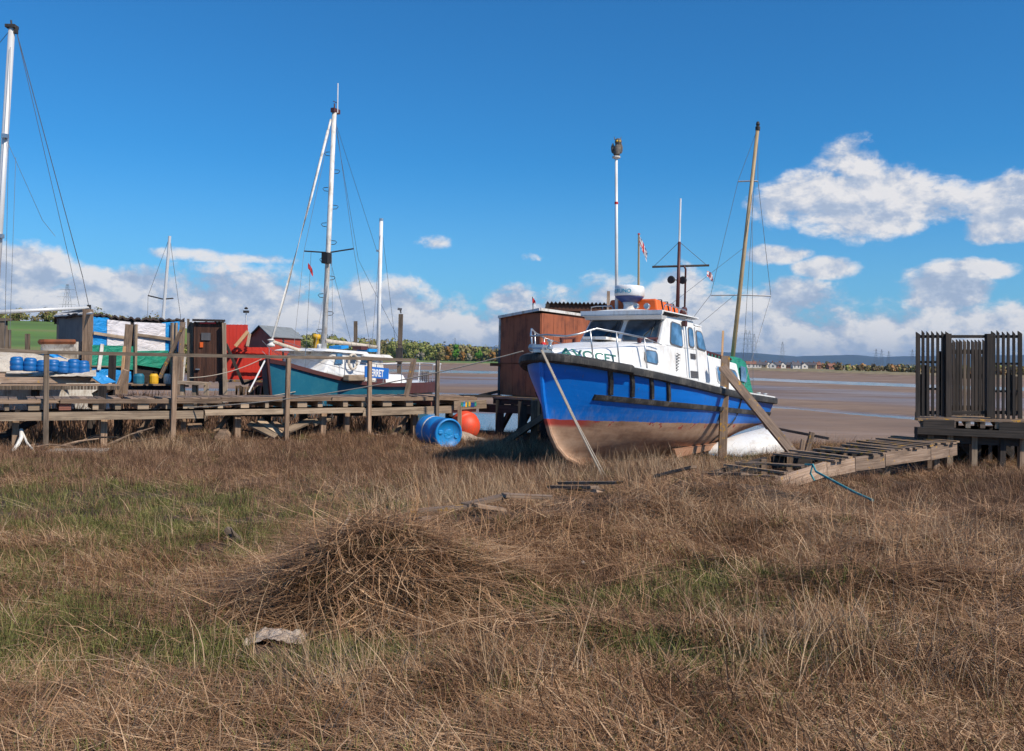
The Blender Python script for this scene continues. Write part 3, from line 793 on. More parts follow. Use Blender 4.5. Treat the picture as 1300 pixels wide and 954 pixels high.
    bd = MB(); tp = b0 + Vector((-.20, .03, 2.93)); bd.tube([b0.lerp(tp, .70), b0.lerp(tp, .715)], .034, 10); build('band', bd, 'redcloth', alo, world=False)
    cp = MB(); cp.lathe(tp - Vector((0, 0, .03)), [(.035, 0), (.075, .02), (.075, .05), (.04, .055)], 14); build('cap', cp, 'white_old', alo, world=False)
    global OWL; OWL = wm(boat) @ (tp + Vector((0, 0, .025)))
    # black signal mast behind the wheelhouse
    sm = MB(); q0 = B(4.25, .30, 1.96); q1 = q0 + Vector((-.04, 0, 1.66)); sm.tube([q0, q1], .04, 10, r2=.03)
    q2 = B(4.32, .42, 1.96); sm.tube([q2, q2 + Vector((-.03, .0, 1.12)), q2 + Vector((-.08, .02, 1.19))], .02, 8)
    smo = build('signal_mast', sm, 'maroon', boat, world=False, smooth=2)
    cr = MB(); cz = q0 + Vector((-.03, 0, 1.20)); cxx = Vector((math.cos(R(54)), -math.sin(R(54)), 0))  # across the photo
    cr.tube([cz - cxx * .52 - Vector((0, 0, .06)), cz + cxx * .60 + Vector((0, 0, .02))], .022, 8); build('crosstree', cr, 'dark', smo, world=False)
    wh_ = MB(); wh_.tube([q1 - Vector((0, 0, .06)), q1 + Vector((-.02, 0, .86))], .022, 8, r2=.018); build('whip_aerial', wh_, 'white', smo, world=False)
    st = MB(); st.tube([cz - cxx * .5 - Vector((0, 0, .06)), q1], .005, 4); st.tube([cz + cxx * .58, q1], .005, 4); build('stay', st, 'wire', smo, world=False)
    for o in (-.13, .10):
        lp = MB(); k = cz + cxx * o + Vector((-.03, 0, -.30)); lp.lathe(k, [(.03, .08), (.07, .05), (.08, 0), (.06, -.01)], 12, axis=(1, 0, 0)); lp.beam(k + Vector((.03, 0, 0)), cz + Vector((0, 0, -.3)), .02, .02)
        build('deck_lamp', lp, 'dark', smo, world=False)
    global CROSS; CROSS = wm(boat) @ (cz + cxx * .58)
    # tall leaning mast
    ms = MB(); M0 = B(6.55, .45, .60); iv = wm(boat).inverted()
    M1 = iv @ at(962, 163, 20.6); ms.tube([M0, M0.lerp(M1, .5), M1], .05, 12, r2=.038)
    mo = build('mast', ms, 'gold', boat, world=False, smooth=2)
    mt = MB(); mt.lathe(M1, [(.05, -.05), (.055, .02), (.03, .05), (.045, .08), (.03, .14)], 10); build('mast_cap', mt, 'dark', mo, world=False)
    dxp = (iv.to_3x3() @ Vector((1, 0, 0)))
    for k, w, w2 in ((.80, .30, .13), (.37, .62, .68)):
        c = M0.lerp(M1, k); sp = MB(); sp.tube([c - dxp * w - Vector((0, 0, .02)), c, c + dxp * w2 - Vector((0, 0, .01))], .016, 6); so_ = build('spreader', sp, 'steel', mo, world=False)
    sh = MB(); c1 = M0.lerp(M1, .37); c2 = M0.lerp(M1, .80)
    foot = [B(5.7, 1.1, .62), B(5.4, -1.1, .62), B(6.3, 1.1, .6), B(7.35, .4, .6)]
    sh.tube([M1, c2 + dxp * .13, c1 + dxp * .68, foot[0]], .006, 4); sh.tube([M1, c2 - dxp * .3, c1 - dxp * .62, foot[1]], .005, 4)
    sh.tube([M0.lerp(M1, .8), foot[2]], .005, 4); sh.tube([M1, foot[3]], .005, 4); sh.tube([M0.lerp(M1, .55), B(4.5, -.7, 1.9)], .004, 4)
    sh.tube([c1 - dxp * .1, foot[1] + Vector((-.7, 0, 0))], .004, 4)
    build('rigging', sh, 'wire', mo, world=False)
    # bow rail
    br = MB(); zt = lambda s: gun(s) + lerp(.30, .56, sstep(.15, .6, s))
    pt = lambda s, k: B(s, k * (hull_t(s, gun(s)) - .10), zt(s))
    port = [pt(s, 1) for s in (1.55, 1.0, .6, .35)]; star = [pt(s, -1) for s in (.35, .6, 1.0, 1.55)]
    fr = [B(.16, .35, zt(.1) + .02), B(.10, 0, zt(.1) + .04), B(.16, -.35, zt(.1) + .02)]
    br.tube(port + fr + star, .016, 8)
    for s, sg in ((1.55, 1), (.5, 1), (.5, -1), (1.55, -1), (.95, 1), (.95, -1)):
        br.tube([B(s + .12, sg * (hull_t(s, gun(s)) - .08), gun(s) - .02), pt(s, sg)], .014, 8)
    for sg in (1, -1): br.tube([pt(1.55, sg), B(2.2, sg * 1.02, 1.36)], .008, 6); 
    build('bow_rail', br, 'steel', boat, world=False, smooth=2)
    sr = MB()
    for s in (3.5,): pass
    # anchor winch and fittings on the bow
    wn = MB(); wn.box(B(.36, -.25, 1.16), (.26, .22, .12)); wn.lathe(B(.30, -.05, 1.14), [(.05, 0), (.05, .05), (.03, .06), (.03, .12), (.05, .13), (.05, .16)], 10); wn.lathe(B(.36, -.38, 1.17), [(.04, 0), (.07, .02), (.07, .1), (.04, .12)], 12, axis=(0, 1, 0))
    build('windlass', wn, 'steel', boat, world=False, bevel=.008)
    rl = MB(); rl.box(B(.02, 0, 1.09), (.34, .14, .05)); rl.tube([B(-.12, -.09, 1.12), B(-.12, .09, 1.12)], .03, 8); build('bow_roller', rl, 'steel', boat, world=False)
    fd = MB(); fd.lathe(B(.62, -.40, 1.17), [(.01, 0), (.04, .02), (.05, .06), (.04, .1), (.01, .12)], 12); build('round_fender', fd, 'redcloth', boat, world=False, smooth=2)
    # stern fittings
    for s, t in ((7.0, .95), (7.38, .95), (7.38, -.9)):
        c = MB(); c.lathe(B(s, t, gun(s)), [(.035, 0), (.03, .02), (.02, .03), (.02, .07), (.045, .075), (.045, .09)], 10); build('mooring_bollard', c, 'white', boat, world=False)
    hc = MB(); hc.box(B(2.05, -.1, 1.455), (.55, .5, .05)); build('deck_hatch', hc, 'white_old', boat, world=False, bevel=.01)
    tr = MB(); tr.beam(B(2.44, -.75, 1.44), B(2.44, -.05, 1.46), .03, .03); build('screen_rail', tr, 'alu', boat, world=False)
    # bilge keel showing beneath the quarter
    bk = MB()
    for sg in (1, -1):
        bk = MB(); bk.hexa([B(3.4, sg * .78, -.66), B(3.4, sg * .83, -.66), B(6.7, sg * .82, -.42), B(6.7, sg * .77, -.42)][::-sg], [B(3.2, sg * .80, -.50), B(3.2, sg * .86, -.50), B(6.9, sg * .86, -.33), B(6.9, sg * .79, -.33)][::-sg])
        build('bilge_keel', bk, M_BK, boat, world=False)
M_BK = M_paint('antifouled_bilge_keel', (.42, .22, .13), .7, .5, (.25, .13, .08), 3)
TR = None
boat_hull(); boat_top()

# owl decoy on top of the aerial
def owl(p):
    mb = MB(); mb.lathe(p, [(.03, 0), (.075, .03), (.085, .10), (.08, .17), (.055, .215), (.075, .25), (.078, .29), (.055, .325), (.02, .335)], 16, axis=(.12, 0, 1), sy=.85)
    o = thing('owl_decoy', 'grey brown plastic owl perched on the white aerial pole of the blue boat', 'decoy', p)
    build('body', mb, 'owl', o, smooth=True)
    e = MB(); e.lathe(p + Vector((0, -.075, .27)), [(.02, 0), (.018, -.012), (.004, -.016)], 8, axis=(0, 1, 0)); e.lathe(p + Vector((.05, -.06, .27)), [(.02, 0), (.018, -.012), (.004, -.016)], 8, axis=(0, 1, 0)); build('eyes', e, 'yellow', o)
    f = MB(); f.beam(p + Vector((-.03, 0, .31)), p + Vector((-.05, 0, .37)), .03, .02, taper=.2); f.beam(p + Vector((.06, 0, .31)), p + Vector((.09, 0, .37)), .03, .02, taper=.2)
    build('ear_tufts', f, 'owl', o)
    g = MB(); g.lathe(p + Vector((-.07, 0, .05)), [(.01, 0), (.03, .04), (.035, .12), (.01, .19)], 8, sx=.6); g.lathe(p + Vector((.085, 0, .05)), [(.01, 0), (.03, .04), (.035, .12), (.01, .19)], 8, sx=.6)
    build('wings', g, 'owl', o, smooth=True)
owl(OWL)

# ------------------------------------------------------------------ flags
def flag(name, label, root, w, h, cols, droop=.5, pole=None, seed=1):
    """a limp cloth: grid hanging from root, colours by face"""
    mb = MB(); n, m = 10, 7; r = random.Random(seed); rows = []
    for i in range(n + 1):
        u = i / n; row = []
        for j in range(m + 1):
            v = j / m
            row.append(Vector(root) + Vector((u * w * (1 - droop * .4), .03 * math.sin(u * 9 + v * 3 + seed) * (u + .2), -v * h - u * w * droop + .02 * math.sin(v * 7 + u * 4))))
        rows.append(row)
    base = [p for rr_ in rows for p in rr_]
    for i in range(n):
        for j in range(m):
            q = [rows[i][j], rows[i + 1][j], rows[i + 1][j + 1], rows[i][j + 1]]
            mb.add(q, [(0, 1, 2, 3)], None, .5, cols(i / n, j / m))
    return mb
def union(u, v):
    a, b = abs(u - .45), abs(v - .43)
    if a < .1 or b < .1: return 0
    if a < .2 or b < .2 or abs(a - b) < .12: return 1
    return 2
fp = thing('flagstaff', 'bare wooden flagstaff rising behind the white radome', 'flagpole', at(811, 385, 21.6))
mb = MB(); mb.tube([at(810.5, 392, 21.6), at(811, 298, 21.6)], .028, 8, r2=.02); build('pole', mb, 'gold', fp)
mb = MB(); mb.lathe(at(811, 298, 21.6), [(.03, 0), (.03, .02), (.01, .03)], 8); build('truck', mb, 'redcloth', fp)
def fl2(u, v): return 2 if (v > .6 and u > .15) else (1 if v > .25 else 0)
tag(build('flag', flag('flag', '', at(812, 300, 21.58), .32, .22, union, 1.1, seed=2), ['redcloth', 'white', 'navy']), 'small red white and blue flag drooping from the bare flagstaff', 'flag')
tag(build('flag', flag('flag', '', Vector(CROSS) + Vector((-.02, 0, -.09)), .15, .13, union, .5, seed=5), ['redcloth', 'white', 'redcloth']), 'small red and white flag hanging under the crosstree of the black signal mast', 'flag')
# mooring lines of the big boat
mb = MB(); p = at(687, 445, 15.1); q = at(768, 587, 14.4); q.z = 0; mb.tube([p, p.lerp(q, .5) + Vector((0, 0, -.03)), q], .014, 6)
mb.tube([p + Vector((.02, 0, 0)), p.lerp(q, .5) + Vector((.05, .05, -.08)), q + Vector((.05, .1, 0))], .010, 6)
tag(build('mooring_rope', mb, 'rope'), 'doubled pale rope running down from the blue bow to the ground', 'rope')
mb = MB(); mb.tube(sag(at(664, 446, 15.5), at(190, 519, 18.8), .22, 24), .011, 6)
tag(build('mooring_rope', mb, 'rope'), 'long pale rope from the blue bow across to the timber jetty', 'rope')
# shadow of the upright post on the hull side, drawn as a dark tube
mb = MB(); pts = []
for i in range(10):
    z = lerp(.5, -.42, i / 9); s = 5.25 - .35 * sstep(.3, 1, i / 9) ** 1.2 * 1.2; pts.append(wm(boat) @ B(s, hull_t(s, z) + .02 , z))
mb.tube(pts, .014, 6); tag(build('hose', mb, 'dark'), 'thin dark tube standing in for the shadow of the upright post on the blue hull', 'hose')

# props beside the stern
mb = MB(); mb.beam(at(917, 578, 18.2) - Vector((0, 0, .05)), at(921, 452, 18.2), .15, .10, up=(0, 1, 0)); tag(build('mooring_post', mb, 'wood_lichen'), 'upright grey timber post standing against the blue stern quarter', 'post')
mb = MB(); mb.beam(at(916, 470, 18.35), at(918, 420, 18.35), .035, .035, up=(0, 1, 0)); tag(build('stick', mb, 'wood_new'), 'thin new wooden stick fixed above the upright stern post', 'stick')
mb = MB(); mb.beam(at(917, 466, 18.05), at(1012, 582, 16.6), .16, .075, up=(0, -1, .5)); tag(build('prop_plank', mb, 'wood_lichen_light'), 'long diagonal plank propped from the stern post down to the broken walkway', 'plank')
mb = MB(); mb.beam(at(957, 512, 17.5) + Vector((0, .1, 0)), at(977, 545, 17.2) + Vector((0, .1, 0)), .07, .05); tag(build('batten', mb, 'wood_dark'), 'short dark batten nailed under the diagonal prop plank', 'batten')

# white tender under the stern
def tender():
    o = thing('tender', 'small upturned white dinghy with blue gunwale line under the stern', 'dinghy', (4.62, 19.1, .0), R(20), rx=R(6))
    mb = MB(); rows = []
    n = 14
    for i in range(n + 1):
        u = i / n; x = -.75 + 1.5 * u; w = .52 * math.sin(math.pi * min(1, .12 + u * .95)) ** .6 if u < .98 else .36
        w = .46 * min(1, .05 + u * 1.5) ** .6; h = .10 + .44 * u ** .7
        rows.append([Vector((x, w * math.cos(a), h * max(0, math.sin(a)) ** .8)) for a in [math.pi * k / 12 for k in range(13)]])
    mb.grid(rows); mb.add(rows[0], [tuple(range(13))]); mb.add(rows[-1], [tuple(range(13))])
    build('hull', mb, 'white', o, world=False, smooth=True)
    g = MB()
    g.tube([r[0] + Vector((0, .01, .0)) for r in rows], .028, 6); g.tube([r[-1] - Vector((0, .01, 0)) for r in rows], .028, 6)
    build('gunwale', g, 'tarp_blue', o, world=False)
tender()
# ------------------------------------------------------------------ the long timber jetty on the left
JA, JB = Vector((-13.2, 14.66, 0)), Vector((-.78, 21.35, 0))
JD = (JB - JA).normalized(); JP = Vector((-JD.y, JD.x, 0))      # along, and away from the camera
def jx(px, off=0.0):      # point of the jetty front line (offset back by off) seen at photo column px
    k = (px - CX) / F; o = JA + JP * off
    t = (k * o.y - o.x) / (JD.x - k * JD.y); return o + JD * t
def dz(p): return interp(p.x, [(-13, .955), (-8.6, .955), (-1.7, .985), (-.7, .985)])
def Z(p, z): return Vector((p.x, p.y, z))
def post(parent, name, p, z0, z1, w=.14, mat='wood', lean=(0, 0)):
    mb = MB(); mb.beam(Z(p, z0), Vector((p.x + lean[0], p.y + lean[1], z1)), w, w * rng.uniform(.85, 1.1), up=(-.54, .84, 0)); return build(name, mb, mat, parent)
def jetty():
    j = thing('jetty', 'long grey timber jetty on posts with a single handrail, between marsh and moored boats', 'jetty', (JA.x, JA.y, 0))
    L = (JB - JA).length; W = 1.15
    mb = MB(); s = 0
    while s < L - .05:
        w = rng.uniform(.13, .17); p = JA + JD * (s + w / 2)
        if rng.random() > .07:
            a = Z(p - JP * rng.uniform(.0, .05), dz(p) - .02 + rng.uniform(-.006, .006)); b_ = Z(p + JP * (W + rng.uniform(-.04, .06)), dz(p) - .02 + rng.uniform(-.006, .006))
            mb.beam(a, b_, w - .012, .035)
        s += w
    build('deck', mb, 'wood', j)
    # edge board on the deck line
    mb = MB(); s = 0
    while s < L:
        l = min(rng.uniform(2.2, 3.2), L - s); a = JA + JD * s - JP * .03; b_ = JA + JD * (s + l - .02) - JP * .03
        mb.beam(Z(a, dz(a) - .045 + rng.uniform(-.025, .012)), Z(b_, dz(b_) - .045 + rng.uniform(-.025, .012)), .045, rng.uniform(.065, .095), jag=.03); s += l
    build('edge_board', mb, 'wood', j)
    # ends of the cross joists, one red brown, others bleached
    mb = MB(); mb2 = MB(); s = .2
    while s < L - .1:
        p = JA + JD * s; w = rng.choice((.07, .10, .16, .2)); (mb2 if rng.random() < .35 else mb).beam(Z(p - JP * rng.uniform(-.02, .03), dz(p) - .15), Z(p + JP * W, dz(p) - .15), w, .12); s += rng.uniform(.32, .62)
    build('joists', mb, 'wood_pale', j); build('red_joists', mb2, M_RJ, j)['kind'] = 'stuff'
    # long beams under the joists
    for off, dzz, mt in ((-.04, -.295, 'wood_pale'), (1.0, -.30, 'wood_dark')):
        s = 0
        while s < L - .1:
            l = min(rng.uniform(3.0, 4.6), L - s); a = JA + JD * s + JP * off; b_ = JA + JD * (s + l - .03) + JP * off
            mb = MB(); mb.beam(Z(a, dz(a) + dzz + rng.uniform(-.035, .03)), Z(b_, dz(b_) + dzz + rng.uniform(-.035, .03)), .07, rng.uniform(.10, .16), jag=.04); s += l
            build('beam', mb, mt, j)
    for a_, b2, z in ((62, 150, .70), (225, 330, .66), (300, 372, .62), (425, 520, .60), (20, 60, .68)):
        mb = MB(); a, b_ = jx(a_, .5), jx(b2, .5); mb.beam(Z(a, z), Z(b_, z - .03), .10, .10); build('beam', mb, 'wood_dark', j)
    # tall front posts carrying the handrail, short piles, rear piles
    for px, w in ((60, .085), (221, .088), (365, .082), (470, .078), (556, .072)):
        p = jx(px, -.10); post(j, 'post', p, ground(p.x, p.y) - .3, 1.77, w, 'wood_rail' if px in (60, 556) else 'wood', (rng.uniform(-.02, .02), 0))
    for px in (133, 235, 303, 410, 440, 528, 586, 20):
        p = jx(px, .25); post(j, 'pile', p, ground(p.x, p.y) - .3, dz(p) - .35, rng.uniform(.10, .15), 'wood', (rng.uniform(-.03, .03), 0))
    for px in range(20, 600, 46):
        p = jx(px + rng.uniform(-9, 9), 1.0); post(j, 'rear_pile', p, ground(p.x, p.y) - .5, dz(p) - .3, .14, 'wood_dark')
    for px in (170, 268, 395, 500):
        mb = MB(); p, q = jx(px, .3), jx(px + 32, 1.0); mb.beam(Z(p, .1), Z(q, .75), .08, .06); build('brace', mb, 'wood', j)
    # handrail
    pts = [(-60, 1.85), (60, 1.80), (221, 1.795), (365, 1.79), (445, 1.79), (522, 1.77)]
    for (a, za), (b_, zb) in zip(pts, pts[1:]):
        mb = MB(); p, q = jx(a, -.10), jx(b_, -.10); mb.beam(Z(p, za), Z(q, zb), .10, .065); build('handrail', mb, 'wood_rail', j)
    p = jx(503, .2); mb = MB(); mb.beam(Z(p + JD * .25, dz(p)), Z(p + JD * .42, 1.80), .11, .10, up=(0, 1, 0)); build('post', mb, 'wood_lichen_light', j)
    # painted board nailed across the end
    p, q = jx(577, -.12), jx(618, -.12); mb = MB(); mb.beam(Z(p, .78), Z(q, .81), .05, .19); pb = build('end_board', mb, 'wood_pale', j)
    nrm = -JP
    for k, (mt, c) in enumerate((('canvas_green', .10), ('tarp_blue', .16), ('yellow', .215), ('canvas_green', .26), ('yellow', .30), ('navy', .36), ('navy', .41), ('tarp_green', .46))):
        mb = MB(); a = p.lerp(q, .12 + c * 1.15) - JP * .028; z = .805 + .01 * math.sin(k * 2)
        o = [(-.028, -.05), (.02, -.055), (.03, .0), (.012, .055), (-.02, .045)]
        mb.slab([Vector((a.x, a.y, z)) + JD * u + Vector((0, 0, v)) for u, v in o], nrm, .004); build('paint_mark', mb, mt, pb)
M_RJ = M_wood('red_primed_timber', (.33, .13, .09), (.19, .07, .05))
jetty()

# loose timber lying under and before the jetty
def planks():
    defs = [((318, 538, 0.2), (352, 555, -.1), 'wood_pale', 'loose bleached plank leaning under the jetty, left one of four'), ((330, 534, .3), (362, 553, 0), 'wood_pale', 'loose bleached plank leaning under the jetty, second of four from the left'),
            ((345, 536, .3), (372, 551, .0), 'wood', 'loose grey plank leaning under the jetty, third of four from the left'), ((366, 547, -.15), (398, 533, .2), 'wood_pale', 'short pale plank slanting up to the right under the jetty'),
            ((398, 538, .1), (420, 530, .3), 'wood_pale', 'rounded pale driftwood end on top of the slanting plank'), ((258, 541, .2), (240, 542, .2), 'wood', 'short cross timber between low posts beneath the jetty'),
            ((2, 556, .2), (45, 535, .6), 'wood_dark', 'dark brace timber leaning below the jetty at far left')]
    for (a, b_, m, lb) in defs:
        p, q = jx(a[0], .1 + a[2]), jx(b_[0], .1 + b_[2])
        za = zat(a[0], a[1], p.y); zb = zat(b_[0], b_[1], q.y)
        mb = MB(); mb.beam(Z(p, za), Z(q, zb), .16, .045, up=(.2, -.5, 1)); tag(build('plank', mb, m), lb, 'plank', 'loose timbers under the jetty')
    p = jx(284, -.15); mb = MB(); mb.lathe(Vector((p.x, p.y, .17)), [(.15, 0), (.155, .02), (.155, .5), (.14, .52)], 7, axis=(-.25, .95, .05)); tag(build('timber_block', mb, 'wood'), 'cut log end lying face on beneath the jetty', 'log')
    p = at(108, 582, 17.0); mb = MB(); mb.box((p.x - .1, p.y, .02), (1.0, .5, .10), .2); tag(build('concrete_slab', mb, M_CON), 'flat pale slab at the foot of the jetty post', 'slab')
M_CON = M_paint('pale_concrete', (.42, .38, .33), .9, .6, (.2, .15, .11), 5)
planks()
def sticks():
    r = random.Random(31)
    for i in range(16):
        px = r.uniform(20, 560); p = jx(px, r.uniform(-.2, .9)); a = r.uniform(-.5, .5); l = r.uniform(.4, 1.3); q = p + Vector((math.cos(a) * l, math.sin(a) * l * .6 + .1, 0)); z = ground(p.x, p.y)
        mb = MB(); mb.tube([Z(p, z + .06), Z(p.lerp(q, .5) + Vector((0, .05, 0)), z + .14 + r.uniform(0, .15)), Z(q, z + r.uniform(.08, .5))], r.uniform(.018, .04), 6, r2=.012)
        tag(build('driftwood', mb, r.choice(['wood', 'wood_pale', 'wood_dark'])), 'washed up driftwood branch lying beneath the timber jetty', 'driftwood', 'driftwood branches beneath the jetty')
sticks()
# white hose far left
mb = MB(); pts = [(27, 546, 17.2), (27, 556, 17.0), (22, 566, 16.9), (12, 578, 16.6), (2, 590, 16.4), (-12, 596, 16.2)]
mb.tube([at(*p) for p in pts], .035, 8); mb2 = MB(); mb2.tube([at(*p) for p in ((28, 548, 17.2), (34, 562, 17), (46, 577, 16.7), (55, 584, 16.6), (60, 586, 16.5))], .02, 8)
o = thing('hose', 'white ribbed hose trailing from the jetty onto the grass at far left', 'hose', at(27, 590, 17)); build('tube', mb, 'white_old', o, smooth=True); build('branch_tube', mb2, 'white_old', o, smooth=True)

# ------------------------------------------------------------------ blue drum and orange buoy
def drum():
    c0 = at(538, 548, 20.3); c1 = at(570, 562, 19.4); c0.z = .31; c1.z = .27
    ax = (c1 - c0).normalized(); L = .92; c0 = c1 - ax * L
    o = thing('drum', 'large blue plastic drum lying on its side in the grass', 'drum', Vector((c1.x, c1.y, 0)))
    mb = MB(); r = .31
    prof = [(r * .5, .004), (r * .86, .0), (r * .97, .015), (r, .05), (r, .30), (r * .975, .32), (r, .345), (r, .62), (r * .975, .64), (r, .66), (r, L - .06), (r * 1.03, L - .055), (r * 1.03, L - .02), (r * .97, L), (r * .90, L), (r * .89, L - .025), (r * .3, L - .025)]
    mb.lathe(c0, prof, 40, axis=ax); build('body', mb, 'blueplastic', o, smooth=2)
    b = MB(); b.lathe(c0, [(r + .003, .29), (r + .003, .325)], 40, axis=ax); build('band', b, 'white_old', o)
    for k, (a_, d) in enumerate(((.2, .19), (3.4, .19))):
        u = ax.cross(Vector((0, 0, 1))).normalized(); v = u.cross(ax)
        m = MB(); m.lathe(c1 + ax * -.022 + (u * math.cos(a_) + v * math.sin(a_)) * d, [(.05, -.01), (.05, .012), (.04, .016)], 12, axis=ax); build('bung', m, 'tarp_blue', o)
    m = MB(); m.lathe(c1, [(.10, -.03), (.10, -.02), (.03, -.019)], 16, axis=ax); build('lid_disc', m, 'tarp_blue', o)
drum()
def buoy():
    p = at(590, 542, 21.0); o = thing('buoy', 'big round orange mooring buoy behind a short post at the jetty end', 'buoy', Vector((p.x, p.y, .05)))
    mb = MB(); c = Vector((p.x + .0, p.y, .34)); ax = Vector((.5, -.55, -.35)).normalized(); r = .325
    prof = [(r * math.cos(a), r * math.sin(a)) for a in [(-math.pi / 2) + math.pi * k / 16 for k in range(1, 16)]]
    prof = [(.02, -r)] + prof[:8] + [(r * 1.0, .01), (r * 1.03, .015), (r * 1.03, .03), (r * 1.0, .035)] + [(a, b + .03) for a, b in prof[8:]] + [(.02, r + .03)]
    mb.lathe(c, prof, 32, axis=ax); build('body', mb, 'orange', o, smooth=2)
    e = MB(); e.lathe(c, [(.03, -r - .10), (.06, -r - .08), (.07, -r + .02)], 10, axis=ax); build('eye', e, 'orange', o)
    p2 = at(584, 552, 20.7); mb = MB(); mb.beam(Vector((p2.x, p2.y, -.1)), Vector((p2.x - .02, p2.y, .78)), .09, .08); tag(build('stake', mb, 'wood'), 'short brown post standing before the orange buoy', 'post')
    mb = MB(); c = Vector((p2.x + .22, p2.y - .1, .02)); rows = []
    for i in range(12):
        rows.append([c + Vector(((i - 5) * .08, (j - 3) * .06, max(0, .22 - .028 * abs(i - 3) - .05 * abs(j - 3)) + .07 * fbm(i, j, .7, 2, 3)))for j in range(8)])
    mb.grid(rows); tag(build('sack', mb, 'rag', smooth=True), 'crumpled pale sack between the blue drum and the orange buoy', 'sack')
buoy()

# ------------------------------------------------------------------ brown hut on stilts behind the bow
def hut():
    C0 = at(685, 505, 20.9); Lp = at(635, 505, 22.1); Rp = at(772, 505, 23.0)
    o = thing('stilt_hut', 'rusty brown sheet clad hut on dark timber stilts behind the blue bow', 'hut', (C0.x, C0.y, -.2))
    zb, zt = 1.0, 2.86
    bk = Lp + (Rp - C0)
    def wall(nm, a, b_, z0, z1, m, n=7, rib=.012):
        mb = MB(); d = (b_ - a); ln = d.length; d = d.normalized(); nn = Vector((d.y, -d.x, 0))
        k = max(3, int(ln / .42))
        for i in range(k):
            p, q = a + d * (ln * i / k + .004), a + d * (ln * (i + 1) / k - .004)
            mb.beam(Z((p + q) / 2, z0), Z((p + q) / 2, z1), (q - p).length, .03, up=tuple(nn))
        return build(nm, mb, m, o)
    wall('side_wall', Lp, C0, zb, zt, 'rustp'); wall('front_wall', C0, Rp, zb, zt, 'rustp'); wall('rear_wall', Rp, bk, zb, zt, 'rustp'); wall('far_wall', bk, Lp, zb, zt, 'rustp')
    mb = MB(); zr = 2.88; e = .06
    ctr = (C0 + Lp + Rp + bk) / 4
    cs = [Z(ctr + (p - ctr) * 1.05, zr) for p in (Lp, C0, Rp, bk)]
    cs[0].z += -.07; cs[1].z += .06; cs[2].z += -.03; cs[3].z -= .12
    mb.slab(cs, (0, 0, 1), .035); build('roof', mb, 'roofgrey', o)
    fc = MB(); fc.beam(cs[0], cs[1], .05, .06); fc.beam(cs[1], cs[2], .05, .06); build('fascia', fc, 'white_old', o)
    tp = MB(); p = Lp + (Lp - C0).normalized() * .05; tp.tube([Z(p, 2.80), Z(p, 2.05)], .035, 8); build('downpipe', tp, 'white_old', o)
    pp = MB(); pp.beam(Z(p, 2.05), Z(p, .9), .07, .07); build('corner_post', pp, 'frame_grey', o)
    tr = MB(); tr.beam(Z(Lp, 1.73), Z(C0, 1.74), .03, .03); tr.beam(Z(Lp, 1.70) + Vector((-.25, .0, 0)), Z(Lp, 1.70), .1, .07); build('trim', tr, 'rust', o)
    pd = MB(); pd.box(Z(C0.lerp(Rp, .4) + Vector((-.05, -.06, 0)), 2.0), (.1, .1, .1)); 
    # platform and legs
    pf = MB(); A_ = Lp + Vector((-.12, -.55, 0)); B_ = C0 + Vector((.25, -.45, 0)); d = (B_ - A_).normalized(); bkv = Vector((.84, .54, 0))
    k = 16
    for i in range(k):
        a = A_.lerp(Rp + Vector((.3, -.3, 0)) + (A_ - B_), i / k)
        pf.beam(Z(a, .96), Z(a + (B_ - A_), .96), .15, .05)
    build('platform', pf, 'wood_lichen', o)
    eb = MB(); eb.beam(Z(A_, .88), Z(B_ + d * .2, .90), .10, .14); eb.beam(Z(B_, .88), Z(Rp + Vector((.3, -.3, 0)), .88), .1, .14); build('edge_beam', eb, 'wood_dark', o)
    cb = MB(); cb.beam(Z(A_ + Vector((-.3, .2, 0)), .70), Z(B_ + Vector((0, .2, 0)), .72), .2, .18); build('cross_beam', cb, 'wood_dark', o)
    legs = []
    for i in range(3):
        for j in range(4):
            p = A_.lerp(B_, .10 + .40 * i) + (Rp - C0) * (j / 3.2); legs.append(p)
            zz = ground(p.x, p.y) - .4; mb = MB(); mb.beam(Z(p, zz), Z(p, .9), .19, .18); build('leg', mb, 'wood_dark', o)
    for i in range(3):
        p = A_.lerp(B_, .05 + .33 * i); q = A_.lerp(B_, .36 + .33 * i); mb = MB(); mb.beam(Z(p + Vector((0, .12, 0)), .05), Z(q + Vector((0, .12, 0)), .82), .12, .08); build('brace', mb, 'wood_dark', o)
    mb = MB(); mb.beam(at(640, 562, 19.7), at(692, 528, 19.3), .16, .12); tag(build('log', mb, 'wood'), 'slanting lichened pole leaning from the ground toward the blue bow under the hut', 'pole')
    mb = MB(); p = at(678, 531, 19.6); mb.beam(Z(p, .1), Z(p, .98), .14, .10, up=(0, 1, 0)); tag(build('pile', mb, 'wood'), 'pale square timber post supporting the hut platform corner', 'post')
    mb = MB(); p = at(683.5, 531, 19.55); mb.beam(Z(p, .35), Z(p, 1.25), .045, .04, up=(0, 1, 0)); tag(build('batten', mb, 'wood_new'), 'thin orange brown batten standing at the hut corner beside the bow', 'batten')
    # wedge clutter under the hut
    mb = MB(); mb.box(at(610, 503, 21.6), (.9, .4, .05), .3, ry=-.0); mb.beam(at(598, 505, 22.0), at(634, 497, 21.7), .1, .06)
    tag(build('gangplank', mb, 'wood_dark'), 'dark gangplank joining the jetty end to the hut platform', 'plank')
hut()
